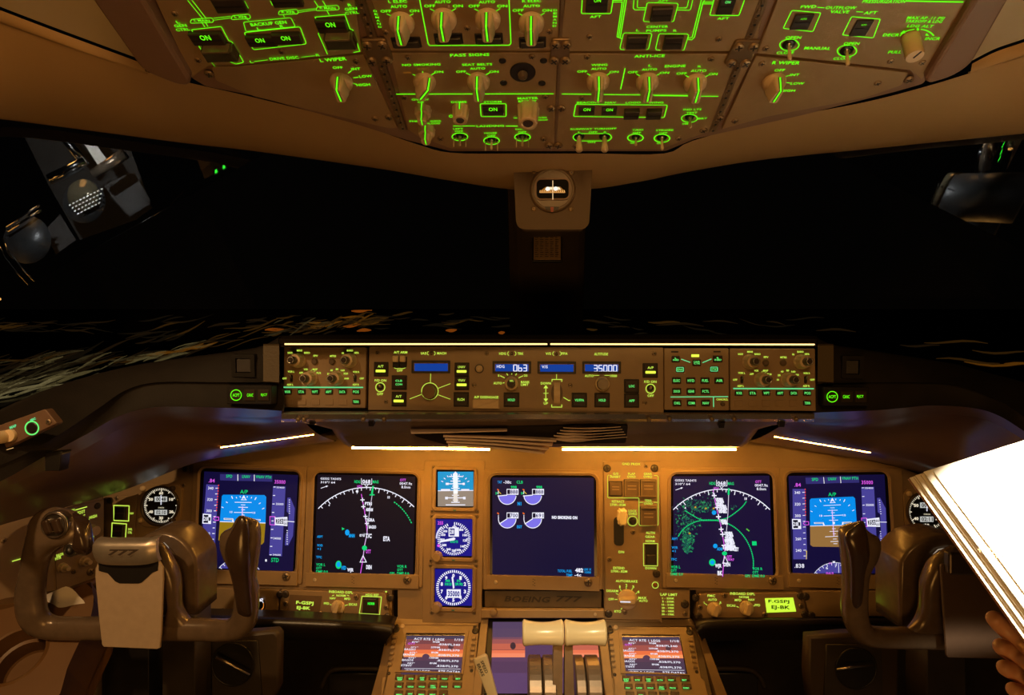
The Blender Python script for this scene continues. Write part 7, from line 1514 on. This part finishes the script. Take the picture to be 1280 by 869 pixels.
ch = {'wrist': (pt(1368, 930, .60), .027, None), 'palm0': (pt(1338, 886, .615), .026, 'wrist'), 'palm1': (pt(1312, 850, .63), .023, 'palm0')}
for nm, base, k1, k2, tip, r in (('index', (1300,822,.64), (1276,802,.665), (1252,783,.675), (1238,768,.672), .0098), ('middle', (1302,838,.632), (1278,822,.658), (1256,812,.668), (1244,803,.664), .0100), ('ring', (1308,856,.626), (1284,845,.650), (1262,838,.658), (1248,831,.654), .0096), ('little', (1316,874,.622), (1296,870,.640), (1276,866,.648), (1262,860,.644), .0086)):
    ch[nm+'0'] = (pt(*base), r*1.2, 'palm1'); ch[nm+'1'] = (pt(*k1), r*1.08, nm+'0'); ch[nm+'2'] = (pt(*k2), r, nm+'1'); ch[nm+'3'] = (pt(*tip), r*.85, nm+'2')
ch['thumb0'] = (pt(1352, 860, .60), .015, 'palm0'); ch['thumb1'] = (pt(1344, 826, .59), .012, 'thumb0'); ch['thumb2'] = (pt(1330, 798, .585), .010, 'thumb1')
skinned('body', ch, t, SKIN)
b = MB(); b.tube([pt(1372, 938, .60), pt(1400, 980, .58), pt(1450, 1060, .55)], [.034, .042, .052], CLOTH, 20); b.obj('sleeve', t)
# ================================================================== NIGHT OUTSIDE
GZ = CAM.z-100.0
b = MB(); b.add([(-60000, -5000, GZ), (60000, -5000, GZ), (60000, 90000, GZ), (-60000, 90000, GZ)], [[0, 1, 2, 3]], mat('night_ground', (.01, .01, .01), 1.0, 0, .1, .001))
o = struct(b.obj('floor_ground')); o.name = 'ground'
def gp(px, py):
    d = pray(px, py); return CAM+d*((GZ+1.0-CAM.z)/d.z)
b = MB(); random.seed(21)
CL = {k: emi('city_'+k, c, 1.0, False, (0, 0, 0)) for k, c in {'o1': (96,56,10), 'o2': (52,32,8), 'o3': (30,19,7), 'g1': (122,108,72), 'g2': (86,74,44), 'g3': (56,46,26), 'r': (130,62,12), 'f': (20,14,6)}.items()}
def streak(x, y, L, ang, w_, m):
    """one lit street or district edge lying on the ground, bent like the shaky streaks of the photo"""
    n = 5; w_ *= 1.5; P = []
    for i in range(n+1):
        t_ = i/n; P.append((x+L*(t_-.5)*math.cos(ang), y-L*(t_-.5)*math.sin(ang)+math.sin(t_*5+x)*L*.03))
    vs = []
    for i, (a, c) in enumerate(P):
        h = w_*(.25+.75*math.sin(pi*i/n)); vs += [gp(a, max(c-h, 387.5)), gp(a, max(c+h, 388.5))]
    b.add(vs, [[2*i, 2*i+1, 2*i+3, 2*i+2] for i in range(n)], CL[m])
def field(n, xr_, yr_, L, ang, w_, ms):
    for _ in range(n):
        x = random.uniform(*xr_); y = yr_[0]+(yr_[1]-yr_[0])*random.random(); streak(x, y, random.uniform(*L), math.radians(random.gauss(ang, 6)), random.uniform(*w_), random.choice(ms))
for _ in range(120):
    x = random.uniform(-60, 120); y = random.uniform(452, 505)-max(0, x)*.12; streak(x, y, random.uniform(30, 95), math.radians(random.gauss(17, 4)), random.uniform(.5, 1.5), random.choice(['g2', 'g3', 'g3', 'f', 'g1'] if y > 478-max(0, x)*.12 else ['g3', 'f', 'f', 'o3']))
streak(50, 455, 60, .25, 1.6, 'g2'); streak(95, 452, 70, .3, 1.2, 'g3'); streak(30, 449, 80, .1, 1.0, 'o2'); streak(65, 447, 50, .35, 1.0, 'o2')
for _ in range(34):
    t_ = random.random(); x = 100+160*t_; y = 462-30*t_+random.gauss(0, 3); streak(x, y, random.uniform(25, 60), math.radians(random.gauss(16, 6)), random.uniform(.3, 1.1), random.choice(['g3', 'o2', 'o3', 'g2', 'f']))
for x, y in ((185,445),(205,441),(232,436),(250,433),(215,446)): streak(x, y, 46, .22, 1.3, random.choice(['o1', 'g2', 'o1']))
field(28, (170, 330), (398, 432), (20, 60), 12, (.4, 1.1), ['o3', 'f', 'o2', 'f'])
field(22, (-40, 120), (402, 414), (25, 60), 3, (.3, .9), ['f', 'o3', 'f']); field(6, (-20, 20), (406, 410), (20, 40), 5, (.6, 1.0), ['o2'])
for _ in range(60):
    t_ = random.random(); x = 345+130*t_; y = 415-18*t_+random.gauss(0, 4); streak(x, min(y, 419), random.uniform(12, 42), math.radians(random.gauss(14, 10)), random.uniform(.3, 1.1), random.choice(['o2', 'o3', 'g3', 'o1', 'f', 'o2']))
field(26, (300, 640), (390, 414), (14, 46), 3, (.3, 1.0), ['f', 'o3', 'f', 'o2'])
for x, y, L in ((452,388,26),(455,413,18),(440,407,22),(343,412,24),(564,413,14),(627,416,8)): streak(x, y, L, .08, 1.4, 'r')
field(14, (740, 1010), (396, 424), (14, 50), -2, (.3, .8), ['f', 'o3', 'f'])
for x, y, L, m in ((850,406,60,'o3'),(830,403,40,'o2'),(745,402,36,'o3'),(740,412,14,'o2'),(1045,413,50,'o3'),(1195,428,80,'o2'),(1150,432,50,'o3'),(1250,440,70,'o2'),(1250,455,90,'o1'),(1210,451,80,'o2'),(1285,456,60,'o1')): streak(x, y, L, -.04, 1.0, m)
o = b.obj('city_lights', None, Vector((0, 0, GZ)), stuff=True); tag(o, 'orange and greenish streaks of city lights far below the dark windshield', 'city lights')
# ================================================================== GEAR BEHIND THE CAMERA, SEEN REFLECTED IN THE SIDE WINDOWS
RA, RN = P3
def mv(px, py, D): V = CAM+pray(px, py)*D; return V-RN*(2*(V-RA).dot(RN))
CHR = mat('chrome_tube', (.8, .78, .74), .12, 1.0, .03, 50); WEB = mat('webbing', (.55, .52, .46), .7, 0, .15, 300, .5); RUB = mat('rubber_black', (.02, .02, .02), .4)
kv = 2.2/FPX
FR = Fr(mv(100, 240, 2.2), (mv(101, 240, 2.2)-mv(100, 240, 2.2)), (mv(100, 239, 2.2)-mv(100, 240, 2.2)))
sg = 1 if FR.N.dot(mv(100, 240, 2.1)-mv(100, 240, 2.2)) > 0 else -1       # +n towards the window
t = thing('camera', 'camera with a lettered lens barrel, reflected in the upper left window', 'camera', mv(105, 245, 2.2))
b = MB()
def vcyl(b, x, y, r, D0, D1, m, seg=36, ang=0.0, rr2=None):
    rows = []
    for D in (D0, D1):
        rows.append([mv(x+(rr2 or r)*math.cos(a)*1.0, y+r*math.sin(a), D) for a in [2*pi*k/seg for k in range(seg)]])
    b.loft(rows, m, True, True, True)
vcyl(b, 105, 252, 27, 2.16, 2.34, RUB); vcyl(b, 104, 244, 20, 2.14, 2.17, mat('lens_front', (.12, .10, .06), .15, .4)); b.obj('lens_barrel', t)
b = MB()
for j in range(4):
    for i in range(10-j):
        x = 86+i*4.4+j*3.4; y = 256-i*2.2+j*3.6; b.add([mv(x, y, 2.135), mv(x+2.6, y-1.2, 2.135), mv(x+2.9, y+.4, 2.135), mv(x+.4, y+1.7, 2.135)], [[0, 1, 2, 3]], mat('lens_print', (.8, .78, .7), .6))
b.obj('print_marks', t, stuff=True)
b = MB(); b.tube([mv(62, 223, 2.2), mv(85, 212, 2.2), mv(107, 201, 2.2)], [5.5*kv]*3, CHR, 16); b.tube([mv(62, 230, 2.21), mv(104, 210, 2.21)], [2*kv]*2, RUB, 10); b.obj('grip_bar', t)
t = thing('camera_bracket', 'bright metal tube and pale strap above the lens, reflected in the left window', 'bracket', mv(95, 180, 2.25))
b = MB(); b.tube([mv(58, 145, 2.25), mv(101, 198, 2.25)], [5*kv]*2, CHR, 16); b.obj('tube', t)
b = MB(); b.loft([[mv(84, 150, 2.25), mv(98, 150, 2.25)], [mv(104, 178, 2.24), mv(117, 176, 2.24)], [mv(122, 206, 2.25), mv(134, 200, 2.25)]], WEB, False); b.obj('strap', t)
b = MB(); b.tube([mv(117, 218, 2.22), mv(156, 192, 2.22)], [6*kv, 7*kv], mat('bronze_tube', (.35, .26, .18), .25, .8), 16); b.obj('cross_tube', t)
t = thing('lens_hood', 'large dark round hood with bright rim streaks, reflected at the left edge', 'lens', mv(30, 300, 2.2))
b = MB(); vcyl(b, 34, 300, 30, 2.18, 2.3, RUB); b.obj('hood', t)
b = MB()  # chrome rods shaped as the highlights and arcs on the hood
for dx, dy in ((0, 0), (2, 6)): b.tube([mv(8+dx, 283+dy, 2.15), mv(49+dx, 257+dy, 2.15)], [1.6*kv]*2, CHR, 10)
b.tube([mv(x, y, 2.15) for x, y in ((3, 298), (12, 316), (26, 334), (44, 353))], [.8*kv]*4, CHR, 8); b.tube([mv(x, y, 2.15) for x, y in ((-4, 300), (6, 322), (22, 342), (42, 362))], [.7*kv]*4, CHR, 8); b.obj('glint', t)
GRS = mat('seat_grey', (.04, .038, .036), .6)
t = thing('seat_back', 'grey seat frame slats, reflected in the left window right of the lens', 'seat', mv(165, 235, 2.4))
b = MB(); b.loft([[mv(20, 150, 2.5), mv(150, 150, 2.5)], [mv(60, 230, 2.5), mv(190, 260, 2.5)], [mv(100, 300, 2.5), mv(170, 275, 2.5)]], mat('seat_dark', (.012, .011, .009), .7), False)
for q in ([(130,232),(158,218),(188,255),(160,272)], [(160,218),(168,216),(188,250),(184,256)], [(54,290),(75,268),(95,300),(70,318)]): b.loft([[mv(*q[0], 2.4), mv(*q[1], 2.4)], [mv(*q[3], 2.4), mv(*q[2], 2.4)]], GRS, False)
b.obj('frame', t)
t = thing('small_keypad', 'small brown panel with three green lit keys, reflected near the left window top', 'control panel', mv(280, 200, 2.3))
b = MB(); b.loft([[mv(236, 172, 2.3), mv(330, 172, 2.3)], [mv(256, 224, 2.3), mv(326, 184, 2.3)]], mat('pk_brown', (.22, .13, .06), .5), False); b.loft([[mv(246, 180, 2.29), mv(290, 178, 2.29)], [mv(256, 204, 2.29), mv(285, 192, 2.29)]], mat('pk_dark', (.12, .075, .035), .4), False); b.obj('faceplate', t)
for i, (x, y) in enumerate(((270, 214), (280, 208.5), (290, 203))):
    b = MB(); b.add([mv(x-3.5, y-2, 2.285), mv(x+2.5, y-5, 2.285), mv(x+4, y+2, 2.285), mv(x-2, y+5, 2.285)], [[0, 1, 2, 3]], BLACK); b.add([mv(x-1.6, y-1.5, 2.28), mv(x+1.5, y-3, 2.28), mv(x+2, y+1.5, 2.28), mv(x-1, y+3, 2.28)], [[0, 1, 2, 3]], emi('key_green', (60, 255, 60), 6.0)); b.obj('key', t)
